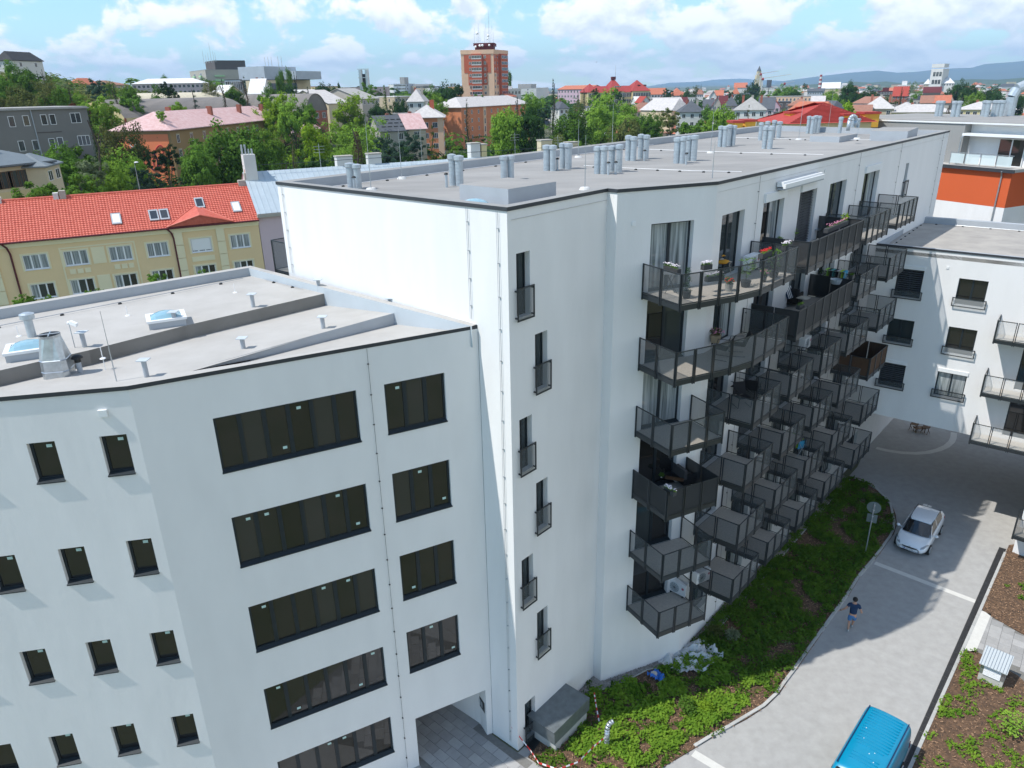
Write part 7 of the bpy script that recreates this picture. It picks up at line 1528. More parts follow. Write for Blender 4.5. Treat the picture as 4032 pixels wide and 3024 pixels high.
for s, w_, h, m_ in ((36.5, 2.0, 1.5, 'white'), (40.6, 1.7, 1.6, 'white'), (55.0, 1.4, 2.2, 'white'), (56.6, .8, 2.0, 'yellow'), (66, 1.8, 2.1, 'cream'), (70.5, 1.8, 1.6, 'cream')):
    q = MB(); FY.box(q, s, s+w_, -7.2, -6.0, 15.2, 16.2+h-.4); o = q.build('chimney', WM[m_], mh); q = MB(); FY.box(q, s-.08, s+w_+.08, -7.3, -5.9, 16.2+h-.4, 16.2+h-.25); q.build('chimney_cap', WM['stone'], o)
q = MB(); q.path([MP(25.0, 1.0, .9), MP(72, 1.0, .9)], .03, 5); q.path([FY.P(27, -6, 16.2), FY.P(27, -6, 17.1)], .03, 4); q.build('ridge_rail', STEEL, mh)
for s, h in ((34.5, 3.0), (48, 4.5), (62, 3.2), (69, 2.5)): q = MB(); q.tube(FY.P(s, -6.4, 16), FY.P(s, -6.4, 16+h), .04, .03, 5); [q.tube(FY.P(s-.7, -6.4, 16+h-.3-k*.35), FY.P(s+.7, -6.4, 16+h-.3-k*.35), .02, .02, 4) for k in range(3)]; q.build('aerial', GALV, mh)
# orange chimneys and red roof of the block beyond the far parapet
rb = thing('red_roof_block', 'red tiled roof with golden yellow chimneys beyond the far parapet', 'building', (0, 0, 0)); GOLD = mat('golden_plaster', (0.78, 0.42, 0.06), .9, var=.06, vs=1)
A0, A1 = Vector((26.06, 71.39, 21.47)), Vector((34.02, 72.40, 21.45)); FRB = FR(A0, A1); zb = (A0.z+A1.z)/2; rs = rmat('scarlet_sheet_roof', (0.42, 0.06, 0.05))
q = MB(); FRB.box(q, 0, FRB.L, -7, 0, 4, zb); q.build('wall', WM['yellow'], rb)
q = MB(); a, b_ = FRB.P(5, -3.5, zb+1.7), FRB.P(FRB.L-4, -3.5, zb+1.7); e = [FRB.P(-.4, .4, zb), FRB.P(FRB.L+.4, .4, zb), FRB.P(FRB.L+.4, -7.4, zb), FRB.P(-.4, -7.4, zb)]; q.poly([e[0], e[1], b_, a]); q.poly([e[1], e[2], b_]); q.poly([e[2], e[3], a, b_]); q.poly([e[3], e[0], a]); q.build('roof', rs, rb)
for k in range(16):
    q = MB(); t = (k+1)/17; p0, p1 = e[0].lerp(a, t), e[1].lerp(b_, t); q.pbox(p0, p1-p0, (0, 0, .05), Vector((FRB.n.x, FRB.n.y, 0))*.06); q.build('tile_course', rs, rb)
for c, w_, h in (((27.51, 75.12, 22.21), 1.0, 2.6), ((29.98, 78.47, 22.51), 1.2, 2.4), ((32.52, 79.61, 22.32), 1.4, 1.0), ((32.08, 73.29, 22.02), 1.3, 1.2), ((34.54, 74.37, 22.08), 1.4, 1.2), ((19.19, 65.24, 21.94), .8, .7), ((20.42, 65.91, 21.99), .9, .6)):
    q = MB(); q.box(c[0]-w_/2, c[1]-.8, c[2]-h, c[0]+w_/2, c[1]+.8, c[2]); o = q.build('chimney', GOLD, rb); q = MB(); q.box(c[0]-w_/2-.1, c[1]-.9, c[2], c[0]+w_/2+.1, c[1]+.9, c[2]+.18); q.build('chimney_cap', rs, o)
# the street behind the yellow house, street lamps
sr = MB(); sr.prism([(-150, 150), (-60, 190), (-20, 205), (40, 235), (40, 228), (-18, 197), (-58, 180), (-146, 140)], .05, .08); sr.build('back_street', ASPH, kind='structure')
def lamp(base, h, label, arm=1.2, rz=0.0):
    t = thing('street_lamp', label, 'street lamp', base, 'street lamps'); x, y, z = base; q = MB(); d = Vector((math.cos(rz), math.sin(rz), 0)); q.tube(base, (x, y, z+h*.9), .11, .07, 8); q.path([(x, y, z+h*.9), Vector((x, y, z+h*.98))+d*.4*arm, Vector((x, y, z+h))+d*arm], .05, 6); q.build('pole', GALV, t); q = MB(); c = Vector((x, y, z+h-.02))+d*(arm+.3); q.ball(c, .32, 0, 10, 6, .4); q.build('lamp_head', WHITE, t)
lamp((-57.0, 117.0, 0), 15.5, 'tall lamp post left of the white flowering bush', 0, 0)
lamp((-52.34, 76.87, 4.50), 3.2, 'small street lamp in front of the yellow house, at its left', 0.4, 3.1)
lamp((-34.92, 87.84, 5.20), 1.6, 'small street lamp by the bay of the yellow house', .3, 3.1)

# ------------------------------------------------------------------ objects by the entrance
t = thing('ventilation_box', 'large grey sheet metal ventilation box by the block corner', 'ventilation box', (1.5, 22.9, 0)); ang = R(48); c_, s_ = math.cos(ang), math.sin(ang)
def obox(q, x, y, z, L, Wd, h, a=ang, m=0): c, s = math.cos(a), math.sin(a); q.pbox((x, y, z), (L*c, L*s, 0), (-Wd*s, Wd*c, 0), (0, 0, h), m)
VX0, VY0 = 1.42, 21.85
ZB = mat('dull_zinc_sheet', (0.20, 0.225, 0.235), .5, metal=.45, var=.25, vs=4)
q = MB(); obox(q, VX0, VY0, .55, 2.35, 1.35, .62); q.build('housing', ZB, t); q = MB(); obox(q, VX0-.03, VY0-.03, 1.17, 2.41, 1.41, .03); q.build('lid', ZB, t)
q = MB(); obox(q, VX0+.05, VY0+.1, .05, 2.1, 1.1, .5); q.build('plinth', KERB, t)
q = MB(); obox(q, .55, 22.0, .03, .7, .55, .02); q.build('pit_cover', DARK, t)
t = thing('vent_duct', 'upright silver spiral duct with bent top in the front bed', 'duct', (3.56, 22.17, 0)); q = MB(); x, y = 3.56, 22.17; q.tube((x, y, 0), (x, y, 1.0), .10, .10, 14)
pts = [(x, y, 1.0), (x+.02, y+.01, 1.13), (x+.08, y+.03, 1.24), (x+.17, y+.06, 1.30), (x+.24, y+.08, 1.31)]; q.path(pts, .10, 14); q.build('pipe', GALV, t, smooth=True)
for k in range(6): q = MB(); q.tube((x, y, .12+k*.16), (x, y, .14+k*.16), .112, .112, 14); q.build('seam_ring', GALV, t)
# barrier tape
RT = mat('red_tape', (0.60, 0.03, 0.03), .5); WT = mat('white_tape', (0.8, 0.78, 0.78), .5)
t = thing('barrier_tape', 'red and white barrier tape sagging from the wall to the silver duct', 'tape', (.2, 21.9, 0)); tp = [Vector(p) for p in [(-.3, 22.3, 1.05), (.45, 21.75, .35), (.75, 21.2, .3), (1.5, 20.95, .22), (2.3, 21.2, .3), (3.0, 21.8, .45), (3.5, 22.1, .62)]]
q = MB(); n = 0
for a, c in zip(tp, tp[1:]):
    for k in range(5): p, p2 = a.lerp(c, k/5), a.lerp(c, (k+1)/5); q.poly([p, p2, p2+Vector((0, .02, .07)), p+Vector((0, .02, .07))], n % 2); n += 1
q.build('tape', [RT, WT], t)
t = thing('barrier_tape', 'short length of red and white tape lying across the shaded bed', 'tape', (3.32, 24.79, 0.20)); q = MB(); P0 = [(3.29, 24.59, 0.50), (3.31, 24.10, 0.35), (3.36, 23.29, 0.20)]; n = 0
for a, c in zip(P0, P0[1:]):
    a, c = Vector(a), Vector(c)
    for k in range(5): p, p2 = a.lerp(c, k/5), a.lerp(c, (k+1)/5); q.poly([p, p2, p2+Vector((.05, .0, .02)), p+Vector((.05, 0, .02))], n % 2); n += 1
q.build('tape', [RT, WT], t)
# crumpled plastic sheet and blue bag
PL_ = mesh_sheet('plastic_film', (0.62, 0.65, 0.67), .8, .2); BL_ = mat('blue_plastic', (0.03, 0.16, 0.55), .4)
def crumple(name, label, poly, m, amp, cat, z=.1, sc=2.2):
    xs = [p[0] for p in poly]; ys = [p[1] for p in poly]; q = MB(); st = .09; g_ = {}
    nx, ny = int((max(xs)-min(xs))/st)+1, int((max(ys)-min(ys))/st)+1
    for i in range(nx+1):
        for j in range(ny+1):
            x, y = min(xs)+i*st, min(ys)+j*st; g_[i, j] = Vector((x+.03*noise.noise((x*7, y*7, 3)), y, z+amp*(abs(noise.noise((x*sc, y*sc, 1)))*1.6+abs(noise.noise((x*sc*3, y*sc*3, 1)))*.6)))
    for i in range(nx):
        for j in range(ny):
            if inside(g_[i, j], poly): q.poly([g_[i, j], g_[i+1, j], g_[i+1, j+1], g_[i, j+1]])
    o = q.build(name, m, None, local=False); tag(o, label, cat); return o
crumple('plastic_sheet', 'crumpled clear plastic sheeting lying beside the gravel strip', [(6.45, 26.75), (7.72, 27.85), (8.83, 28.07), (9.57, 26.90), (8.42, 25.96), (7.53, 25.96), (6.76, 26.28)], PL_, .30, 'plastic sheet')
crumple('plastic_bag', 'blue and white plastic bag lying in the shaded bed', [(5.81, 25.97), (6.24, 26.22), (6.58, 25.95), (6.53, 25.54), (6.16, 25.47)], BL_, .25, 'plastic bag', .08, 3)
q = MB(); q.ball((6.19, 25.95, 0.20), .16, 0, 8, 5, .6); o = q.build('cement_sack', mat('paper_sack', (0.5, 0.47, 0.42), .9)); tag(o, 'pale sack on top of the blue plastic bag', 'sack')
# ventilation hut in the right bed
t = thing('ventilation_hut', 'small ventilation hut with white louvre and sloping ribbed lid on the right', 'ventilation hut', (20.9, 25.6, 0)); F = FR((20.59, 25.42), (21.27, 24.78)); CNC = mat('pale_concrete', (0.50, 0.49, 0.45), .9, var=.12, vs=4)
q = MB(); F.box(q, 0, F.L, -.75, 0, .0, .42); q.build('base', CNC, t); q = MB(); F.box(q, .0, F.L, -.75, 0, .42, 1.05); q.build('housing', GALV, t)
for k in range(9): q = MB(); q.pbox(F.P(.14, .01, .46+k*.058), F.P(F.L-.14, .01, .46)-F.P(.14, .01, .46), F.P(0, .035, 0)-F.P(0, 0, .02), (0, 0, .028)); q.build('louvre_slat', WHITE, t)
q = MB(); A = F.P(-.07, .18, 1.0); q.pbox(A, F.P(F.L+.07, .18, 1.0)-A, F.P(-.07, -.9, 1.28)-A, (0, 0, .03)); HS = mat('bright_hut_sheet', (0.50, 0.54, 0.55), .4, metal=.15); o = q.build('lid', HS, t)
for k in range(9): q = MB(); q.pbox(A+(F.P(F.L+.07, .18, 1.0)-A)*((k+.5)/9)+Vector((0, 0, .03)), (F.P(F.L+.07, .18, 1.0)-A)*.02, F.P(-.07, -.9, 1.28)-A, (0, 0, .02)); q.build('lid_rib', GALV, o)
# round road sign with plate, seen from behind
t = thing('road_sign', 'round road sign with square plate seen from behind in the shaded bed', 'road sign', (19.9, 34.97, 0)); x, y = 19.9, 34.97; SB = mat('grey_sign_back', (0.20, 0.24, 0.25), .4, metal=.5)
q = MB(); q.tube((x, y, 0), (x, y, 3.35), .033, .033, 8); q.tube((x, y, .03), (x, y, .1), .12, .08, 8); q.build('pole', GALV, t); sd = Vector((.86, -.5, 0)); sn = Vector((.5, .86, 0))
q = MB(); c = Vector((x, y, 3.05))+sn*.05; q.tube(c, c+sn*.02, .36, .36, 24); q.build('disc', SB, t)
q = MB(); c = Vector((x, y, 2.1))+sn*.05-sd*.26; q.pbox(c, sd*.52, sn*.02, (0, 0, .52)); q.build('plate', SB, t)
for z in (2.2, 2.5, 2.9, 3.2): q = MB(); q.box(x-.05, y-.05, z, x+.05, y+.06, z+.04); q.build('clamp', GALV, t)
# two wooden folding chairs by a small table under the bridge
def fold_chair(label, loc, rz, m, cat='chair', par_name='folding_chair', scale=1.0, group='folding chairs'):
    t = thing(par_name, label, cat, (0, 0, 0), group)
    for sx in (-.2, .2): q = MB(); q.pbox((sx-.012, -.2, 0), (.024, 0, 0), (0, .03, 0), (0, .38, .46)); q.build('leg', m, t); q = MB(); q.pbox((sx-.012, .2, 0), (.024, 0, 0), (0, .03, 0), (0, -.42, .84)); q.build('leg', m, t)
    for k in range(5): q = MB(); q.box(-.21, -.18+k*.08, .44, .21, -.12+k*.08, .46); q.build('seat_slat', m, t)
    for k in range(2): q = MB(); q.pbox((-.2, -.205+k*.0, .68+k*.1), (.4, 0, 0), (0, .02, 0), (0, -.02, .07)); q.build('back_slat', m, t)
    t.location = loc; t.rotation_euler = (0, 0, rz); t.scale = (scale,)*3; return t
p = (30.81, 50.82, 0.00); fold_chair('left wooden chair standing under the bridge wing', p, 2.2, WOODM, scale=1.15, group='wooden chairs under the bridge')
p = (31.42, 50.28, 0.00); fold_chair('right wooden chair standing under the bridge wing', p, 2.2, WOODM, scale=1.15, group='wooden chairs under the bridge')
p = Vector((31.05, 50.48, 0.00)); t = thing('low_table', 'low wooden table between the two chairs under the bridge', 'table', p); q = MB(); q.box(p.x-.4, p.y-.25, .34, p.x+.4, p.y+.25, .38); q.build('table_top', WOODM, t)
for a in (-.35, .31):
    for b_ in (-.2, .16): q = MB(); q.box(p.x+a, p.y+b_, 0, p.x+a+.04, p.y+b_+.04, .34); q.build('leg', WOODM, t)

# ------------------------------------------------------------------ cars
def loft(stations, n_side=None):
    """stations: list of lists of (x,y,z) half profiles (left side, from bottom centre out and up to top centre); mirrored across y"""
    q = MB(); rows = []
    for st in stations:
        row = list(st)+[(x, -y, z) for x, y, z in reversed(st[:-1] if abs(st[-1][1]) < 1e-4 else st)]
        rows.append(row)
    n = len(rows[0])
    b = len(q.v)
    for r_ in rows: q.v += r_
    for i in range(len(rows)-1):
        for k in range(n-1): q.f.append((b+i*n+k, b+i*n+k+1, b+(i+1)*n+k+1, b+(i+1)*n+k)); q.m.append(0)
    return q, rows
WPAINT = mat('white_car_paint', (0.74, 0.77, 0.80), .22, spec=.6, coat=.8); BPAINT = mat('blue_van_paint', (0.0, 0.235, 0.40), .32, spec=.5, coat=.35, var=.08, vs=3)
CGL = glass('car_glass', (0.012, 0.014, 0.015), .02); TYRE = mat('tyre_rubber', (0.02, 0.02, 0.02), .9); RIM = mat('alloy_rim', (0.45, 0.46, 0.47), .35, metal=.8); LAMP = mat('headlight_glass', (0.30, 0.32, 0.34), .08, spec=.9); RLAMP = mat('tail_light', (0.35, 0.01, 0.01), .15)
def smoothify(o, lv=2):
    s = o.modifiers.new('subd', 'SUBSURF'); s.levels = lv; s.render_levels = lv
def wheel(par, x, y, r=.32, w=.2):
    sg = 1 if y > 0 else -1; q = MB(); q.tube((x, y-w/2*sg, r), (x, y+w/2*sg, r), r, r, 24); o = q.build('wheel', TYRE, par, local=True)
    q = MB(); q.tube((x, y+w/2*sg-.02, r), (x, y+w/2*sg+.012, r), r*.66, r*.62, 20); 
    for k in range(5): a = 6.28*k/5; q.pbox((x-.02, y+w/2*sg+.012*sg, r), (math.cos(a)*r*.6, 0, math.sin(a)*r*.6), (0, .01*sg, 0), (-math.sin(a)*.05, 0, math.cos(a)*.05))
    q.build('rim', RIM, o, local=True)
def car(label):
    t = thing('hatchback_car', label, 'car', (0, 0, 0))
    # x forward; half sections: (y, z) from sill to bonnet/belt centre
    def sec(x, hw, zb, zs, zt, crown, hwt): return [(x, 0, zb), (x, hw*.80, zb), (x, hw*.98, zb+.10), (x, hw, zs), (x, hw*.97, zt-.06), (x, hwt, zt), (x, hwt*.5, zt+crown*.8), (x, 0, zt+crown)]
    S = [sec(-2.13, .60, .38, .62, .84, .02, .52), sec(-2.10, .78, .30, .60, .92, .02, .66), sec(-1.95, .86, .22, .60, .98, .02, .74), sec(-1.3, .89, .20, .58, .97, .02, .78), sec(-.2, .89, .20, .56, .95, .02, .79), sec(.75, .89, .20, .56, .92, .03, .78), sec(1.2, .88, .20, .56, .88, .05, .74), sec(1.75, .84, .22, .54, .76, .06, .66), sec(2.03, .72, .24, .48, .62, .06, .56), sec(2.13, .52, .30, .44, .54, .03, .42)]
    q, rows = loft(S); n = len(rows[0]); q.f.append(tuple(range(n))); q.m.append(0); q.f.append(tuple(range(len(q.v)-1, len(q.v)-1-n, -1))); q.m.append(0)
    b = q.build('body', WPAINT, t, smooth=True, local=True); smoothify(b)
    # greenhouse: roof on pillars
    G = lambda x, hw, z, cr: [(x, hw, z), (x, hw*.55, z+cr*.8), (x, 0, z+cr)]
    r_, rows = loft([G(-1.86, .58, 1.22, .02), G(-1.5, .62, 1.39, .03), G(-.7, .63, 1.43, .04), G(.0, .62, 1.41, .04), (G(.36, .58, 1.33, .03))]); ro = r_.build('roof', WPAINT, t, smooth=True, local=True); so = ro.modifiers.new('s', 'SOLIDIFY'); so.thickness = .03; smoothify(ro, 1)
    wz = MB(); W0 = [(1.13, .70, .93), (1.22, .36, .95), (1.25, 0, .955)]; W1 = [(.36, .575, 1.325), (.385, .3, 1.35), (.395, 0, 1.355)]
    L0 = W0+[(x, -y, z) for x, y, z in W0[-2::-1]]; L1 = W1+[(x, -y, z) for x, y, z in W1[-2::-1]]
    for i in range(4): wz.poly([L0[i], L0[i+1], L1[i+1], L1[i]])
    wz.build('windscreen', CGL, t, smooth=True, local=True)
    q = MB(); q.poly([(-1.86, .56, 1.23), (-1.86, -.56, 1.23), (-2.06, -.62, .97), (-2.06, .62, .97)]); q.build('rear_window', CGL, t, local=True)
    for sg in (1, -1):
        P = lambda x, z: (x, sg*(.775-(z-.95)*.42+.004), z)
        q = MB(); q.poly([P(.98, .96), P(-.32, .96), P(-.36, 1.36), P(.10, 1.38), P(.36, 1.30)][::sg]); q.build('side_window', CGL, t, local=True)
        q = MB(); q.poly([P(-.40, .96), P(-1.42, .98), P(-1.62, 1.10), P(-1.5, 1.33), P(-.9, 1.385), P(-.44, 1.37)][::sg]); q.build('side_window', CGL, t, local=True)
        q = MB(); A = [P(1.20, .90), P(.96, .90), P(.34, 1.32), P(.42, 1.36)]; q.poly([Vector(p)+Vector((0, sg*.003, 0)) for p in A][::sg]); q.poly([P(1.1, .88), P(-1.9, .90), P(-1.9, .97), P(1.1, .97)][::sg]); q.poly([P(-.32, .96), P(-.40, .96), P(-.44, 1.38), P(-.36, 1.38)][::sg]); q.poly([P(-1.4, .95), P(-2.03, .95), P(-1.84, 1.25), P(-1.5, 1.40), P(-1.46, 1.32), P(-1.62, 1.10)][::sg]); q.build('pillar', WPAINT, t, local=True)
        q = MB(); q.tube((-1.55, sg*.60, 1.425), (.25, sg*.585, 1.385), .014, .014, 6); q.build('roof_rail', DARK, t, local=True)
        q = MB(); q.ball((.80, sg*1.0, .98), .11, 0, 10, 6, .75); q.tube((.82, sg*.80, .93), (.80, sg*.98, .96), .025, .03, 6); q.build('wing_mirror', WPAINT, t, smooth=True, local=True)
        q = MB(); hp = [(1.52, sg*.845, .70), (1.98, sg*.66, .60), (2.05, sg*.50, .555), (1.98, sg*.52, .64), (1.62, sg*.76, .77)]; q.poly([Vector(p)+Vector((.025, sg*.02, .012)) for p in hp][::sg]); q.build('headlight', LAMP, t, local=True)
        q = MB(); q.poly([(-2.07, sg*.50, .90), (-1.98, sg*.80, .92), (-1.93, sg*.86, .78), (-2.1, sg*.60, .76)][::sg]); q.build('tail_light', RLAMP, t, local=True)
        for x in (1.32, -1.30): wheel(t, x, sg*.81, .31, .2)
    q = MB(); g_ = [(2.095, .40, .575), (2.14, 0, .565), (2.095, -.40, .575), (2.12, -.36, .51), (2.165, -.12, .485), (2.165, .12, .485), (2.12, .36, .51)]; q.poly([Vector(p)+Vector((.02, 0, 0)) for p in g_]); q.build('grille', DARK, t, local=True)
    q = MB(); q.poly([(1.98, .70, .34), (2.14, .42, .30), (2.17, 0, .29), (2.14, -.42, .30), (1.98, -.70, .34), (2.0, -.68, .40), (2.16, -.40, .36), (2.185, 0, .355), (2.16, .40, .36), (2.0, .68, .40)]); q.build('lower_intake', DARK, t, local=True)
    q = MB(); q.pbox((2.17, -.26, .385), (0, .52, 0), (.012, 0, 0), (0, 0, .11)); pl = q.build('number_plate', WHITE, t, local=True)
    q = MB(); q.pbox((2.183, -.26, .387), (0, .045, 0), (.002, 0, 0), (0, 0, .106)); q.build('plate_band', mat('plate_blue', (0.02, 0.07, 0.4), .5), pl, local=True)
    q = MB(); q.ball((2.14, 0, .60), .05, 0, 12, 5, .55); q.build('badge', RIM, t, local=True)
    q = MB(); q.box(-1.72, -.36, 1.43, -1.50, .10, 1.437); q.build('roof_panel', mat('cream_sticker', (0.72, 0.68, 0.62), .5), t, local=True)
    q = MB(); q.tube((-1.5, -.1, 1.43), (-1.62, -.1, 1.56), .008, .005, 5); q.build('roof_antenna', DARK, t, local=True)
    return t, pl
ct, cpl = car('white hatchback driving out of the shade under the bridge wing')
text('6AN 0LO8', .085, DARK, 'plate_lettering', cpl, planem(Vector((2.186, .02, .44)), (0, 1, 0), (0, 0, 1)), .001)
cd = R(228.5); cxy = Vector((22.35, 34.95))-Vector((math.cos(cd), math.sin(cd)))*1.95
place(ct, (cxy.x+.02, cxy.y, 0), cd)
# blue van
def van(label):
    t = thing('blue_van', label, 'van', (0, 0, 0))
    def sec(x, hw, zb, zt, hwt, cr=.05, sh=.14): return [(x, 0, zb), (x, hw*.86, zb), (x, hw*.99, zb+.08), (x, hw, 1.0 if zt > 1.3 else (zb+zt)/2), (x, hw*.985, zt-sh*2.2 if zt > 1.3 else zt-.12), (x, (hw+hwt)/2, zt-sh*.5), (x, hwt, zt), (x, hwt*.5, zt+cr*.8), (x, 0, zt+cr)]
    S = [sec(-2.30, .86, .34, 1.80, .66), sec(-2.27, .90, .30, 1.88, .70), sec(-2.18, .92, .28, 1.92, .73), sec(-1.9, .92, .26, 1.93, .74), sec(1.0, .92, .26, 1.93, .74), sec(1.25, .92, .26, 1.90, .72), sec(1.42, .92, .26, 1.82, .70), sec(1.95, .91, .27, 1.22, .74, .05, .08), sec(2.3, .88, .30, 1.08, .70, .05, .08), sec(2.45, .78, .34, .96, .62, .03, .08)]
    q, rows = loft(S); n = len(rows[0]); q.f.append(tuple(range(n))); q.m.append(0); q.f.append(tuple(range(len(q.v)-1, len(q.v)-1-n, -1))); q.m.append(0)
    b = q.build('body', BPAINT, t, smooth=True, local=True); smoothify(b)
    for k in range(18):
        if k in (13, 14): continue
        q = MB(); x = -2.02+k*.165; q.pbox((x, -.60 if k < 12 else -.48, 1.955), (.03, 0, 0), (0, 1.20 if k < 12 else .96, 0), (0, 0, .045)); q.build('roof_rib', BPAINT, t, local=True, bevel=.008)
    for sg in (1, -1):
        q = MB(); q.pbox((-2.2, sg*.745-.02, 1.915), (3.5, 0, 0), (0, .04, 0), (0, 0, .03)); q.build('rain_gutter', mat('gutter_seam', (0.005, 0.03, 0.09), .6), t, local=True)
        q = MB(); Pq = lambda x, z: (x, sg*(.925-(max(z-1.1, 0))*.08+.004), z); q.poly([Pq(1.55, 1.15), Pq(.65, 1.15), Pq(.65, 1.62), Pq(1.32, 1.62)][::sg]); q.build('side_window', CGL, t, local=True)
        q = MB(); q.box(1.45, sg*1.02-.06, 1.15, 1.55, sg*1.02+.06, 1.4); q.build('wing_mirror', DARK, t, local=True)
        q = MB(); q.poly([(-2.285, sg*.80, 1.15), (-2.25, sg*.93, 1.15), (-2.25, sg*.93, .8), (-2.285, sg*.80, .8)][::-sg]); q.build('tail_light', RLAMP, t, local=True)
        for x in (1.45, -1.45): wheel(t, x, sg*.86, .33, .2)
    q = MB(); q.poly([(1.98, .72, 1.24), (1.98, -.72, 1.24), (1.46, -.64, 1.80), (1.46, .64, 1.80)]); o = q.build('windscreen', CGL, t, local=True)
    q = MB()
    for a, c in (((2.0, .76, 1.22), (1.45, .68, 1.84)), ((2.0, -.76, 1.22), (1.45, -.68, 1.84)), ((1.45, .68, 1.84), (1.45, -.68, 1.84))): q.tube(a, c, .03, .03, 6)
    q.build('windscreen_seal', DARK, o, local=True)
    q = MB(); q.ball((-.4, -.955, 1.0), .05, 0, 8, 5); q.build('door_handle', DARK, t, local=True)
    return t
vt = van('bright blue panel van with ribbed roof at the bottom right')
place(vt, (13.04, 20.12, 0), R(227), scale=(1, .97, 1.0))
for m_ in (): pass
# bird droppings on the van roof
dq = MB()
for (u, v) in ((-.9, -.45), (-.35, -.35), (.1, .2), (.25, .05), (.55, .3)): dq.tube((u, v, 1.985), (u+.01, v, 1.995), .02, .012, 7)
dq.build('paint_spots', mat('white_spots', (0.75, 0.8, 0.8), .8), vt, local=True)

# ------------------------------------------------------------------ walking person
SKIN = mat('skin', (0.46, 0.26, 0.18), .55, spec=.3); NAVY = mat('navy_shirt', (0.012, 0.035, 0.085), .9, bump=.3, bs=30); JEAN = mat('blue_shorts', (0.06, 0.17, 0.36), .9, bump=.3, bs=30); HAIR = mat('black_hair', (0.012, 0.010, 0.009), .6, bump=.6, bs=60); SHOE = mat('pale_shoe', (0.42, 0.46, 0.47), .8)
def skin_obj(name, pts, edges, radii, m, par, root=0, lv=2):
    me = bpy.data.meshes.new(name); me.from_pydata(pts, edges, []); o = bpy.data.objects.new(name, me); COL.objects.link(o); o.parent = par; me.materials.append(m)
    s = o.modifiers.new('skin', 'SKIN'); s.use_smooth_shade = True
    sv = me.skin_vertices[0].data if len(me.skin_vertices) else None
    if sv is None:
        bm = bmesh.new(); bm.from_mesh(me); bm.verts.layers.skin.verify(); bm.to_mesh(me); bm.free(); sv = me.skin_vertices[0].data
    for i, r_ in enumerate(radii): sv[i].radius = (r_, r_) if isinstance(r_, (int, float)) else r_; sv[i].use_root = (i == root)
    sb = o.modifiers.new('subd', 'SUBSURF'); sb.levels = lv; sb.render_levels = lv
    dg = bpy.context.evaluated_depsgraph_get(); me2 = bpy.data.meshes.new_from_object(o.evaluated_get(dg)); o.modifiers.clear(); o.data = me2; me2.materials.clear(); me2.materials.append(m); me2.polygons.foreach_set('use_smooth', [True]*len(me2.polygons)); return o
pr = thing('person', 'person with black hair in navy t-shirt and blue shorts walking away', 'person', (0, 0, 0))
# facing +y, x right; standing leg is the left one, right leg lifted behind mid-stride
V = [(0, 0, .98), (0, .03, 1.12), (0, .06, 1.32), (0, .08, 1.50), (0, .10, 1.60), (0, .13, 1.70), (0, .13, 1.80),
     (-.10, 0, .92), (-.10, .05, .52), (-.09, -.05, .12), (-.09, .08, .05), (.10, 0, .92), (.10, .14, .54), (.09, .30, .17), (.09, .42, .10),
     (-.20, .07, 1.48), (-.36, .0, 1.24), (-.50, .10, 1.04), (-.545, .13, .98), (.20, .07, 1.48), (.34, -.05, 1.24), (.36, .13, 1.08), (.37, .19, 1.04)]
Ed = [(0, 1), (1, 2), (2, 3), (3, 4), (4, 5), (5, 6), (0, 7), (7, 8), (8, 9), (9, 10), (0, 11), (11, 12), (12, 13), (13, 14), (3, 15), (15, 16), (16, 17), (17, 18), (3, 19), (19, 20), (20, 21), (21, 22)]
Ra = [(.15, .11), (.14, .10), (.155, .11), (.13, .09), .055, .085, .075, .095, .062, .042, .04, .095, .062, .042, .04, .062, .046, .032, .036, .062, .046, .032, .036]
skin_obj('body', V, Ed, Ra, SKIN, pr)
for sg, w_, el in ((-1, Vector((-.555, .14, .965)), Vector((-.50, .10, 1.04))), (1, Vector((.372, .205, 1.03)), Vector((.36, .13, 1.08)))):
    d = (w_-el).normalized(); sd_ = d.cross(Vector((0, 0, 1))).normalized(); up_ = sd_.cross(d)
    pts, ed, ra = [tuple(w_), tuple(w_+d*.05)], [(0, 1)], [.026, .030]
    for k in range(4):
        o_ = (k-1.5)*.021; L_ = (.062, .072, .068, .052)[k]; i = len(pts); pts += [tuple(w_+d*.075+sd_*o_), tuple(w_+d*(.075+L_*.55)+sd_*o_*1.1-up_*.008), tuple(w_+d*(.075+L_*.85)+sd_*o_*1.1-up_*.028)]; ed += [(1, i), (i, i+1), (i+1, i+2)]; ra += [.0105, .009, .008]
    i = len(pts); pts += [tuple(w_+d*.03+sd_*sg*-.03), tuple(w_+d*.06+sd_*sg*-.05-up_*.015)]; ed += [(0, i), (i, i+1)]; ra += [.012, .010]
    skin_obj('hand', pts, ed, ra, SKIN, pr, 1)
skin_obj('shirt', [(0, .0, .99), (0, .03, 1.12), (0, .06, 1.32), (0, .08, 1.49), (0, .095, 1.56), (-.205, .07, 1.48), (-.285, .03, 1.35), (.205, .07, 1.48), (.275, .0, 1.35)], [(0, 1), (1, 2), (2, 3), (3, 4), (3, 5), (5, 6), (3, 7), (7, 8)], [(.185, .14), (.175, .13), (.185, .135), (.155, .11), .065, .085, .068, .085, .068], NAVY, pr)
skin_obj('shorts', [(0, 0, 1.0), (0, 0, .93), (-.10, .01, .85), (-.10, .045, .58), (.10, .03, .85), (.10, .12, .60)], [(0, 1), (1, 2), (2, 3), (1, 4), (4, 5)], [(.17, .125), (.17, .13), .115, .10, .115, .10], JEAN, pr)
q = MB(); q.ball((0, .11, 1.775), .118, 0, 14, 8, 1.05); hr = q.build('hair', HAIR, pr, smooth=True, local=True)
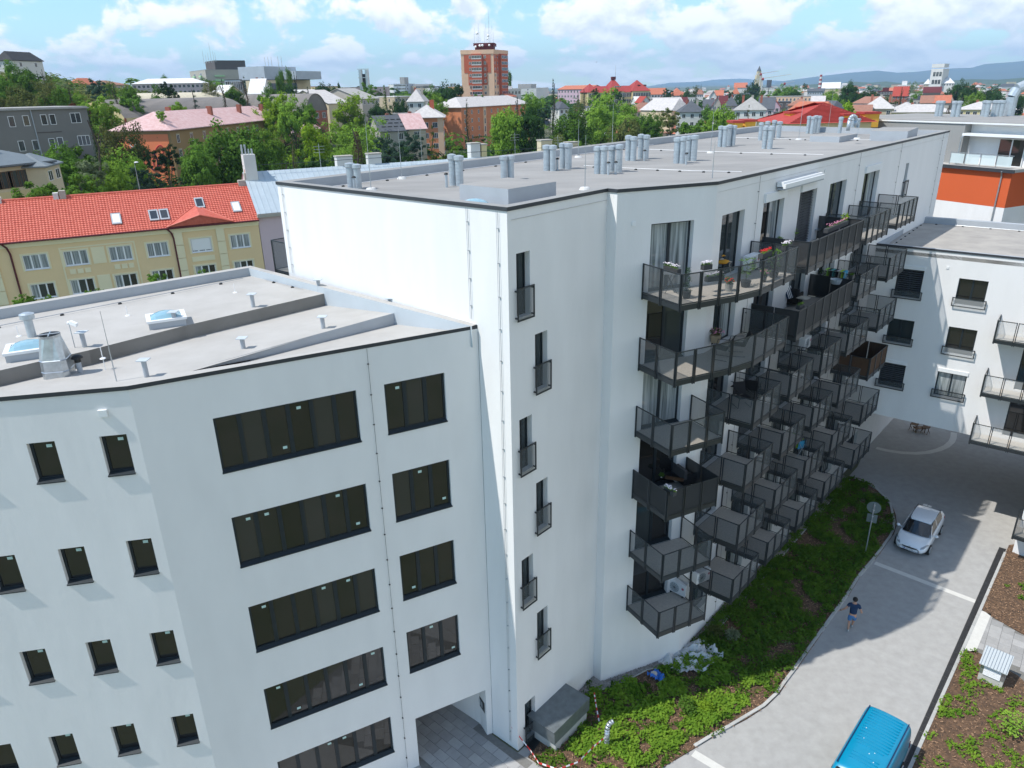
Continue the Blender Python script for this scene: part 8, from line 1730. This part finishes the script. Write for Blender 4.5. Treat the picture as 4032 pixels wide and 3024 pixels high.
q = MB(); q.ball((-.09, .04, .05), .06, 0, 10, 6, .75); q.ball((-.09, -.05, .055), .05, 0, 10, 6, .9); q.ball((-.09, .0, .045), .055, 0, 10, 6, .8); q.build('shoe', SHOE, pr, smooth=True, local=True)
q = MB(); q.ball((.09, .44, .06), .055, 0, 10, 6, .8); q.ball((.09, .34, .07), .05, 0, 10, 6, .9); q.build('shoe', SHOE, pr, smooth=True, local=True)
for sg in (-1, 1): q = MB(); q.ball((sg*.088, .125, 1.72), .022, 0, 8, 5, 1.4); q.build('ear', SKIN, pr, smooth=True, local=True)
q = MB(); q.ball((-.035, .225, 1.735), .013, 0, 8, 5); q.ball((.035, .225, 1.735), .013, 0, 8, 5); q.build('eye', DARK, pr, local=True); q = MB(); q.ball((0, .235, 1.70), .018, 0, 8, 5, 1.5); q.build('nose', SKIN, pr, smooth=True, local=True); q = MB(); q.ball((0, .222, 1.665), .02, 0, 8, 5, .35); q.build('mouth', mat('lips', (0.35, 0.12, 0.1), .5), pr, local=True)
q = MB(); q.tube((-.53, .118, 1.005), (-.515, .11, 1.02), .042, .042, 12); q.build('wrist_watch', DARK, pr, local=True)
place(pr, (16.32, 28.72, 0), R(-22), scale=1.02)

# ------------------------------------------------------------------ things on the balconies
def pot_plant(label, p, r=.16, h=.28, fh=.5, fr=.25, leaf='mid', potm=None, flowers=None, kind='round', group='potted plants on the top balcony'):
    t = thing('potted_plant', label, 'potted plant', p, group); x, y, z = p; q = MB(); q.tube((x, y, z), (x, y, z+h), r*.75, r, 14); q.build('pot', potm or POTD, t)
    q = MB(); random.seed(int(x*100)); n = 30
    for i in range(n):
        if kind == 'cone': f = i/n; rr = fr*(1-f)*.9+.02; a = random.random()*6.28; c = (x+math.cos(a)*rr*.6, y+math.sin(a)*rr*.6, z+h+fh*f); leafclump(q, c, .09, 16, .05)
        else: d = Vector((random.gauss(0, 1), random.gauss(0, 1), random.gauss(0, 1))).normalized(); c = (x+d.x*fr*.8, y+d.y*fr*.8, z+h+fh*.55+d.z*fh*.45); leafclump(q, c, .08, 10, .07)
    q.build('foliage', LEAF[leaf], t)
    s = MB(); s.tube((x, y, z+h-.02), (x, y, z+h+fh*.7), .012, .008, 5); s.build('stem', BARKM, t)
    if flowers:
        q = MB()
        for k in range(26): q.ball((x+random.gauss(0, fr*.7), y+random.gauss(0, fr*.7), z+h+fh*random.uniform(.5, 1.05)), .03, 0, 5, 4, .7)
        q.build('flowers', flowers, t)
    return t
PINKF = mat('pink_petals', (0.7, 0.28, 0.42), .8); WHF = mat('white_petals', (0.8, 0.74, 0.78), .8); REDF = mat('red_petals', (0.65, 0.03, 0.03), .8)
z7 = 17.95
pot_plant('tall thin plant in a terracotta pot at the left end of the top balcony', (5.23, 26.72, 17.96), .15, .26, 1.0, .12, 'light', TERRA)
pot_plant('conical dwarf conifer in a dark pot at the balcony corner', (6.25, 25.28, 17.96), .16, .25, .85, .2, 'dark', None, None, 'cone')
pot_plant('big leafy shrub in a round dark pot behind the middle panels', (8.77, 26.68, 17.96), .20, .24, .95, .32, 'mid')
pot_plant('leafy shrub in a dark pot right of the biggest one', (10.28, 28.06, 17.96), .20, .26, .85, .26, 'mid')
pot_plant('red and pink geraniums in a pale ribbed pot', (8.01, 26.19, 17.96), .16, .26, .2, .14, 'mid', KERB, REDF)
pot_plant('pink flowers in a small dark pot right of the big shrub', (9.66, 27.34, 17.96), .12, .24, .22, .12, 'mid', None, PINKF)
pot_plant('dark square pot with green plant at the far end of the top balcony', (11.35, 30.80, 18.40), .20, .3, .25, .22, 'light')
pot_plant('tall dark green shrub at the near end of the screened balcony', (15.83, 37.32, 18.00), .2, .3, 1.1, .35, 'dark')
pot_plant('young leafy green plant by the dark chest on the screened balcony', (12.99, 33.52, 18.20), .12, .2, .55, .18, 'light')
pot_plant('yellow green feathery plant on the screened balcony rail', (15.72, 34.63, 18.70), .12, .2, .35, .16, 'lime')
pot_plant('sprawling flower cluster in wicker pot on the second balcony', (8.08, 27.53, 15.50), .22, .3, .25, .22, 'olive', mat('wicker', (0.42, 0.32, 0.2), .9), PINKF, group='plants on the second balcony')
pot_plant('dark leafy shrub among the pots on the dark screened balcony', (15.42, 35.98, 15.20), .2, .3, .8, .4, 'dark', group='plants on the second balcony')
pot_plant('low red and yellow flowers beside black chairs on the third floor balcony', (9.14, 29.92, 12.40), .18, .2, .18, .2, 'mid', None, REDF, group='plants on the second balcony')
pot_plant('tiny white pot on the corner sofa', (6.06, 26.48, 10.05), .05, .09, .06, .03, 'mid', WHITE, None, group='plants on the lower balcony')
# flower boxes hung on the rails
def flowerbox(label, p, L, rz, fl, leaf='mid'):
    t = thing('flower_box', label, 'flower box', p, 'flower boxes on the rails'); x, y, z = p; q = MB(); obox(q, x, y, z, L, .18, .18, rz); q.build('box', POTD, t); q = MB(); f = MB(); c, s = math.cos(rz), math.sin(rz); random.seed(int(x*77))
    for k in range(18): u = random.random()*L; px_, py_ = x+c*u-s*.09, y+s*u+c*.09; leafclump(q, (px_, py_, z+.2), .085, 9, .05); [f.ball((px_+random.gauss(0, .05), py_+random.gauss(0, .05), z+.25+random.random()*.07), .021, 0, 5, 4, .7) for _ in range(3)]
    q.build('foliage', LEAF[leaf], t)
    if fl: f.build('flowers', fl, t)
flowerbox('white and pink petunias hanging on the front left rail', (5.47, 25.76, 18.85), .75, R(-62), WHF)
flowerbox('small white blossom box on the long front rail', (6.95, 25.85, 18.80), .4, R(28), WHF)
flowerbox('green box with red geraniums towards the far end of the rail', (9.49, 27.24, 18.85), .9, R(48), REDF, 'light')
flowerbox('pale pink flower box at the far end of the top front rail', (10.86, 28.68, 18.85), .6, R(48), WHF)
flowerbox('grey planter on thin legs with white herbs', (6.97, 25.32, 18.50), .75, R(25), WHF)
flowerbox('pink and orange flowers along the dark screened rail', (13.57, 31.31, 19.00), 2.6, R(48.5), PINKF)
flowerbox('ivy spilling over the front of the dark screened balcony', (12.11, 29.57, 16.15), .5, R(48.5), None, 'mid')
flowerbox('ivy tuft at the far corner of the dark screened balcony', (16.37, 34.31, 16.20), .35, R(48.5), None, 'mid')
flowerbox('trailing herbs on the corner rail of the lower screened balcony', (5.74, 24.57, 10.50), .5, R(-55), WHF, 'light')
# furniture
BLK = mat('black_textilene', (0.018, 0.018, 0.02), .8); CREAMM = mat('cream_metal', (0.55, 0.50, 0.42), .5)
fold_chair('folding chair at the left of the bistro table', (7.48, 28.20, 17.96), R(120), CREAMM, group='bistro chairs')
fold_chair('folding chair behind the cushion table by the wall', (8.60, 29.01, 17.96), R(200), CREAMM, group='bistro chairs')
fold_chair('wooden folding chair on the far second floor balcony', (17.82, 39.21, 15.20), R(150), WOODM, group='bistro chairs')
def table(label, p, r, h, m, rnd=False):
    t = thing('bistro_table', label, 'table', p, 'small balcony tables'); x, y, z = p; q = MB()
    if rnd: q.tube((x, y, z+h-.02), (x, y, z+h), r, r, 20)
    else: q.box(x-r, y-r, z+h-.02, x+r, y+r, z+h)
    q.build('table_top', m, t)
    for a, b_ in ((-1, -1), (1, -1), (1, 1), (-1, 1)): q = MB(); q.tube((x+a*r*.7, y+b_*r*.7, z), (x-a*r*.5, y+b_*r*.6, z+h-.02), .012, .012, 5); q.build('leg', STEEL, t)
tp_ = (8.07, 28.68, 17.96); table('folding table carrying a yellow cushion on the top balcony', tp_, .32, .68, CREAMM)
def cushion(label, p, L, Wd, h, m, rz, name='cushion'):
    q = MB(); N = 10; c, s = math.cos(rz), math.sin(rz)
    for sg in (1, -1):
        for i in range(N):
            for j in range(N):
                def P_(u, v): k = (math.sin(math.pi*min(max(u, 0), 1))*math.sin(math.pi*min(max(v, 0), 1)))**.4; a, b_ = (u-.5)*L, (v-.5)*Wd; return (p[0]+a*c-b_*s, p[1]+a*s+b_*c, p[2]+h/2+sg*h/2*k)
                A = [P_(i/N, j/N), P_((i+1)/N, j/N), P_((i+1)/N, (j+1)/N), P_(i/N, (j+1)/N)]; q.poly(A if sg > 0 else A[::-1])
    o = q.build(name, m, smooth=True); return tag(o, label, 'cushion')
YC = mat('mustard_cushion', (0.62, 0.30, 0.03), .9, bump=.3, bs=20)
cushion('mustard yellow cushion lying on the folding table', (tp_[0], tp_[1], tp_[2]+.69), .75, .55, .16, YC, R(20))
cushion('second mustard cushion slumped right of the table', (8.37, 28.40, 18.45), .5, .4, .16, YC, R(60))
table('thin metal rack table behind the front left panels', (5.85, 26.20, 17.96), .3, .72, GALV)
table('small grey side table at the far end of the top balcony', (11.17, 31.16, 17.96), .22, .5, GREYW)
table('small wooden table on the far second floor balcony', (17.76, 39.71, 15.20), .35, .7, WOODM, True)
q = MB(); p = (9.52, 30.71, 18.00); q.tube(p, (p[0], p[1], p[2]+.22), .14, .12, 12); q.path([(p[0]+.1, p[1], p[2]+.12), (p[0]+.3, p[1], p[2]+.3)], .02, 6); o = q.build('watering_can', POTD); tag(o, 'dark green watering can between the top floor doors', 'watering can')
q = MB(); p = (9.59, 30.25, 18.10); q.ball(p, .15, 0, 8, 5, .7); o = q.build('plastic_bag', mat('cyan_bag', (0.05, 0.35, 0.6), .5)); tag(o, 'bright blue and white bag beside the air conditioner', 'plastic bag')
def aircon(label, p, rz, w=.85, dirty=False):
    t = thing('air_conditioner', label, 'air conditioner', (0, 0, 0), 'air conditioner outdoor units'); q = MB(); q.box(-w/2, -.16, .08, w/2, .16, .66); q.build('housing', WHITE, t, local=True, bevel=.015)
    q = MB(); q.tube((-.12, -.162, .37), (-.12, -.172, .37), .24, .24, 24); o = q.build('fan_grille', UPSTL, t, local=True)
    for k in range(12): a = 6.28*k/12; q = MB(); q.pbox((-.12, -.174, .37), (math.cos(a)*.23, 0, math.sin(a)*.23), (0, -.004, 0), (-math.sin(a)*.01, 0, math.cos(a)*.01)); q.build('grille_bar', STEEL, o, local=True)
    q = MB(); q.tube((.30, -.161, .45), (.30, -.167, .45), .06, .06, 20); b_ = q.build('badge', mat('crimson_badge', (0.45, 0.01, 0.06), .4), t, local=True); q = MB(); q.tube((.30, -.167, .45), (.30, -.169, .45), .042, .042, 16); q.build('badge_ring', WHITE, b_, local=True)
    q = MB(); q.tube((.30, -.169, .45), (.30, -.171, .45), .034, .034, 16); q.build('badge_centre', MATS['crimson_badge'], b_, local=True)
    for x in (-.3, .3): q = MB(); q.box(x-.03, -.17, 0, x+.03, .17, .08); q.build('foot', DARK, t, local=True)
    place(t, p, rz); return t
aircon('white air conditioner with crimson badge on the top corner balcony', P2(FKD, 2.85, .35)+(17.96,), R(48.5+0), .95)
aircon('white air conditioner hanging on a middle balcony with crimson badge', (14.65, 34.62, 12.60), R(48.5))
aircon('white air conditioner standing askew on the lowest left balcony', (7.24, 26.86, 3.92), R(-45))
aircon('dark side-on air conditioner on the lowest balcony right of the askew one', (8.44, 27.65, 3.92), R(30))
def sofa(label, p, L, rz, m, back=.45, name='sofa', cat='sofa', dep=.7):
    t = thing(name, label, cat, (0, 0, 0)); q = MB(); q.box(0, 0, .1, L, dep, .36); q.build('base', GREYW, t, local=True, bevel=.02)
    q = MB(); q.box(0, dep-.15, .36, L, dep, .36+back); q.build('backrest', m, t, local=True, bevel=.03); n = max(1, round(L/.65))
    for k in range(n): q = MB(); q.box(L*k/n+.02, .03, .36, L*(k+1)/n-.02, dep-.16, .46); q.build('seat_cushion', m, t, local=True, bevel=.03)
    for x in (0, L-.1): q = MB(); q.box(x, 0, .36, x+.1, dep-.15, .58); q.build('armrest', GREYW, t, local=True, bevel=.02)
    place(t, p, rz); return t
GC_ = mat('grey_cushion', (0.09, 0.085, 0.082), .95)
sofa('black two seat bench on the second left balcony', (6.72, 27.70, 15.20), 1.5, R(10), BLK)
sofa('long grey corner sofa section with wooden arm on the lower balcony', (6.21, 26.95, 9.60), 1.5, R(22), GC_)
sofa('second section of the corner sofa along the right rail', (7.61, 26.58, 9.60), 1.3, R(112), GC_)
q = MB(); p = Vector((6.19, 26.44, 10.00)); F_ = Vector((.92, -.38, 0)); q.pbox(p, F_*.75, Vector((.1, .2, 0)), (0, 0, .04)); o = q.build('sofa_tray', WOODM); tag(o, 'brown wooden tray board across the sofa arm', 'tray')
sofa('black rattan armchair with striped cushion on the dark balcony', (13.07, 34.29, 15.20), .75, R(130), BLK, name='armchair', cat='armchair')
sofa('black rattan armchair with cream seat right of the striped one', (13.94, 33.84, 15.20), .75, R(140), BLK, name='armchair', cat='armchair')
ST_ = mat('cream_fabric', (0.6, 0.57, 0.5), .9)
def striped(p, rz):
    t = thing('striped_cushion', 'navy and white striped cushion on the rattan armchair', 'cushion', (0, 0, 0))
    for k in range(9): q = MB(); q.pbox((-.3+k*.0667, 0, 0), (.0667, 0, 0), (0, .06, 0), (0, .25, .5)); q.build('stripe', WHITE if k % 2 else NAVY, t, local=True)
    place(t, p, rz)
striped((13.19, 33.33, 15.62), R(40))
cushion('cream seat cushion on the right rattan armchair', (13.66, 33.10, 15.62), .55, .5, .12, ST_, R(40))
def armch(label, p, rz):
    t = thing('metal_armchair', label, 'chair', (0, 0, 0), 'black metal garden chairs')
    q = MB(); q.pbox((-.27, -.25, .42), (.54, 0, 0), (0, .5, -.03), (0, 0, .02)); q.build('seat', BLK, t, local=True); q = MB(); q.pbox((-.27, .25, .42), (.54, 0, 0), (0, .02, 0), (0, .18, .5)); q.build('backrest', BLK, t, local=True)
    for sx in (-.29, .29): q = MB(); q.path([(sx, .3, 0), (sx, -.25, 0), (sx, -.28, .42), (sx, -.22, .64), (sx, .28, .66)], .013, 5); q.build('leg', STEEL, t, local=True)
    place(t, p, rz)
armch('black sling chair facing left on the second left balcony', (8.06, 26.55, 15.20), R(-120)); armch('black sling chair at the right of the second left balcony', (8.77, 26.93, 15.20), R(-100))
armch('black wicker chair near the wall on the third floor balcony', (9.77, 29.57, 12.40), R(60)); armch('black wicker chair at the middle of the third floor balcony', (10.35, 29.23, 12.40), R(150)); armch('black wicker chair nearest the rail on the third floor balcony', (9.66, 28.27, 12.40), R(10))
q = MB(); p = Vector((13.90, 35.25, 18.00)); obox(q, p.x, p.y, 17.98, 1.7, .6, .55, R(48.5)); o = q.build('storage_box', mat('charcoal_box', (0.03, 0.032, 0.035), .6)); tag(o, 'charcoal storage chest along the wall of the screened balcony', 'storage box')
q = MB(); obox(q, p.x+.9, p.y-.1, 18.4, 1.2, .7, .05, R(48.5)); o = q.build('folded_cover', GALV); tag(o, 'silver tarpaulin cover on the screened balcony', 'cover')
def laundry(p, rz, label):
    t = thing('drying_rack', label, 'drying rack', (0, 0, 0)); q = MB()
    for y in (-.5, .5): q.path([(-.25, y, 0), (.25, y, .85)], .012, 5); q.path([(.25, y, 0), (-.25, y, .85)], .012, 5)
    q.path([(-.25, -.5, .85), (-.25, .5, .85)], .01, 5); q.path([(.25, -.5, .85), (.25, .5, .85)], .01, 5); q.build('frame', GALV, t, local=True); random.seed(3)
    for k, c in enumerate(((0.05, 0.3, 0.5), (0.45, 0.7, 0.05), (0.5, 0.5, 0.55), (0.02, 0.02, 0.03), (0.1, 0.45, 0.45), (0.02, 0.02, 0.04), (0.4, 0.75, 0.1))):
        q = MB(); y = -.48+k*.14; q.poly([(-.25, y, .86), (.25, y, .86), (.25, y+.02, .45), (-.25, y+.03, .42)]); q.poly([(-.25, y, .86), (.25, y, .86), (.26, y+.12, .86), (-.24, y+.12, .86)]); q.build('garment', mat('garment_%d' % k, c, .9), t, local=True)
    place(t, p, rz)
laundry((14.98, 34.81, 6.72), R(20), 'drying rack with colourful laundry on a lower balcony'); laundry((16.14, 35.62, 15.50), R(48), 'folding rack with white basket on the dark screened balcony')
q = MB(); p = (15.53, 34.14, 16.05); q.tube(p, (p[0], p[1], p[2]+.22), .2, .27, 12, cap=False); q.tube(p, (p[0], p[1], p[2]+.02), .2, .2, 12); o = q.build('laundry_basket', UPSTL); tag(o, 'grey white laundry basket on the folding rack', 'basket')
for k in range(2): q = MB(); p = Vector((21.93, 42.78, 9.60)); obox(q, p.x-.3, p.y, 9.58+.36+k*.34, .5, .4, .05, R(48)); o = q.build('stool', YC); tag(o, ('upper' if k else 'lower')+' yellow round-cornered seat against the bamboo screen', 'seat')
# a small dark bird high in the sky
b = MB(); p = Vector((42.73, 376.18, 35.43)); b.ball(p, .18, 0, 8, 5, .6); b.poly([p, p+Vector((-.7, 0, .15)), p+Vector((-.5, .25, .1))]); b.poly([p, p+Vector((.7, 0, .15)), p+Vector((.5, .25, .1))]); o = b.build('bird', DARK); tag(o, 'tiny dark bird flying above the school roofs', 'bird')
# ------------------------------------------------------------------ air
hz = MB(); hz.box(-8800, -300, -1.9, 14800, 15800, 560); hm = bpy.data.materials.new('haze_air'); hm.use_nodes = True; nt = hm.node_tree; nt.nodes.clear()
pv_ = nt.nodes.new('ShaderNodeVolumePrincipled'); pv_.inputs['Color'].default_value = (0.45, 0.70, 1.0, 1); pv_.inputs['Density'].default_value = 0.00009; pv_.inputs['Anisotropy'].default_value = 0.0
om = nt.nodes.new('ShaderNodeOutputMaterial'); nt.links.new(pv_.outputs[0], om.inputs['Volume'])
hz.build('haze', hm, kind='stuff')
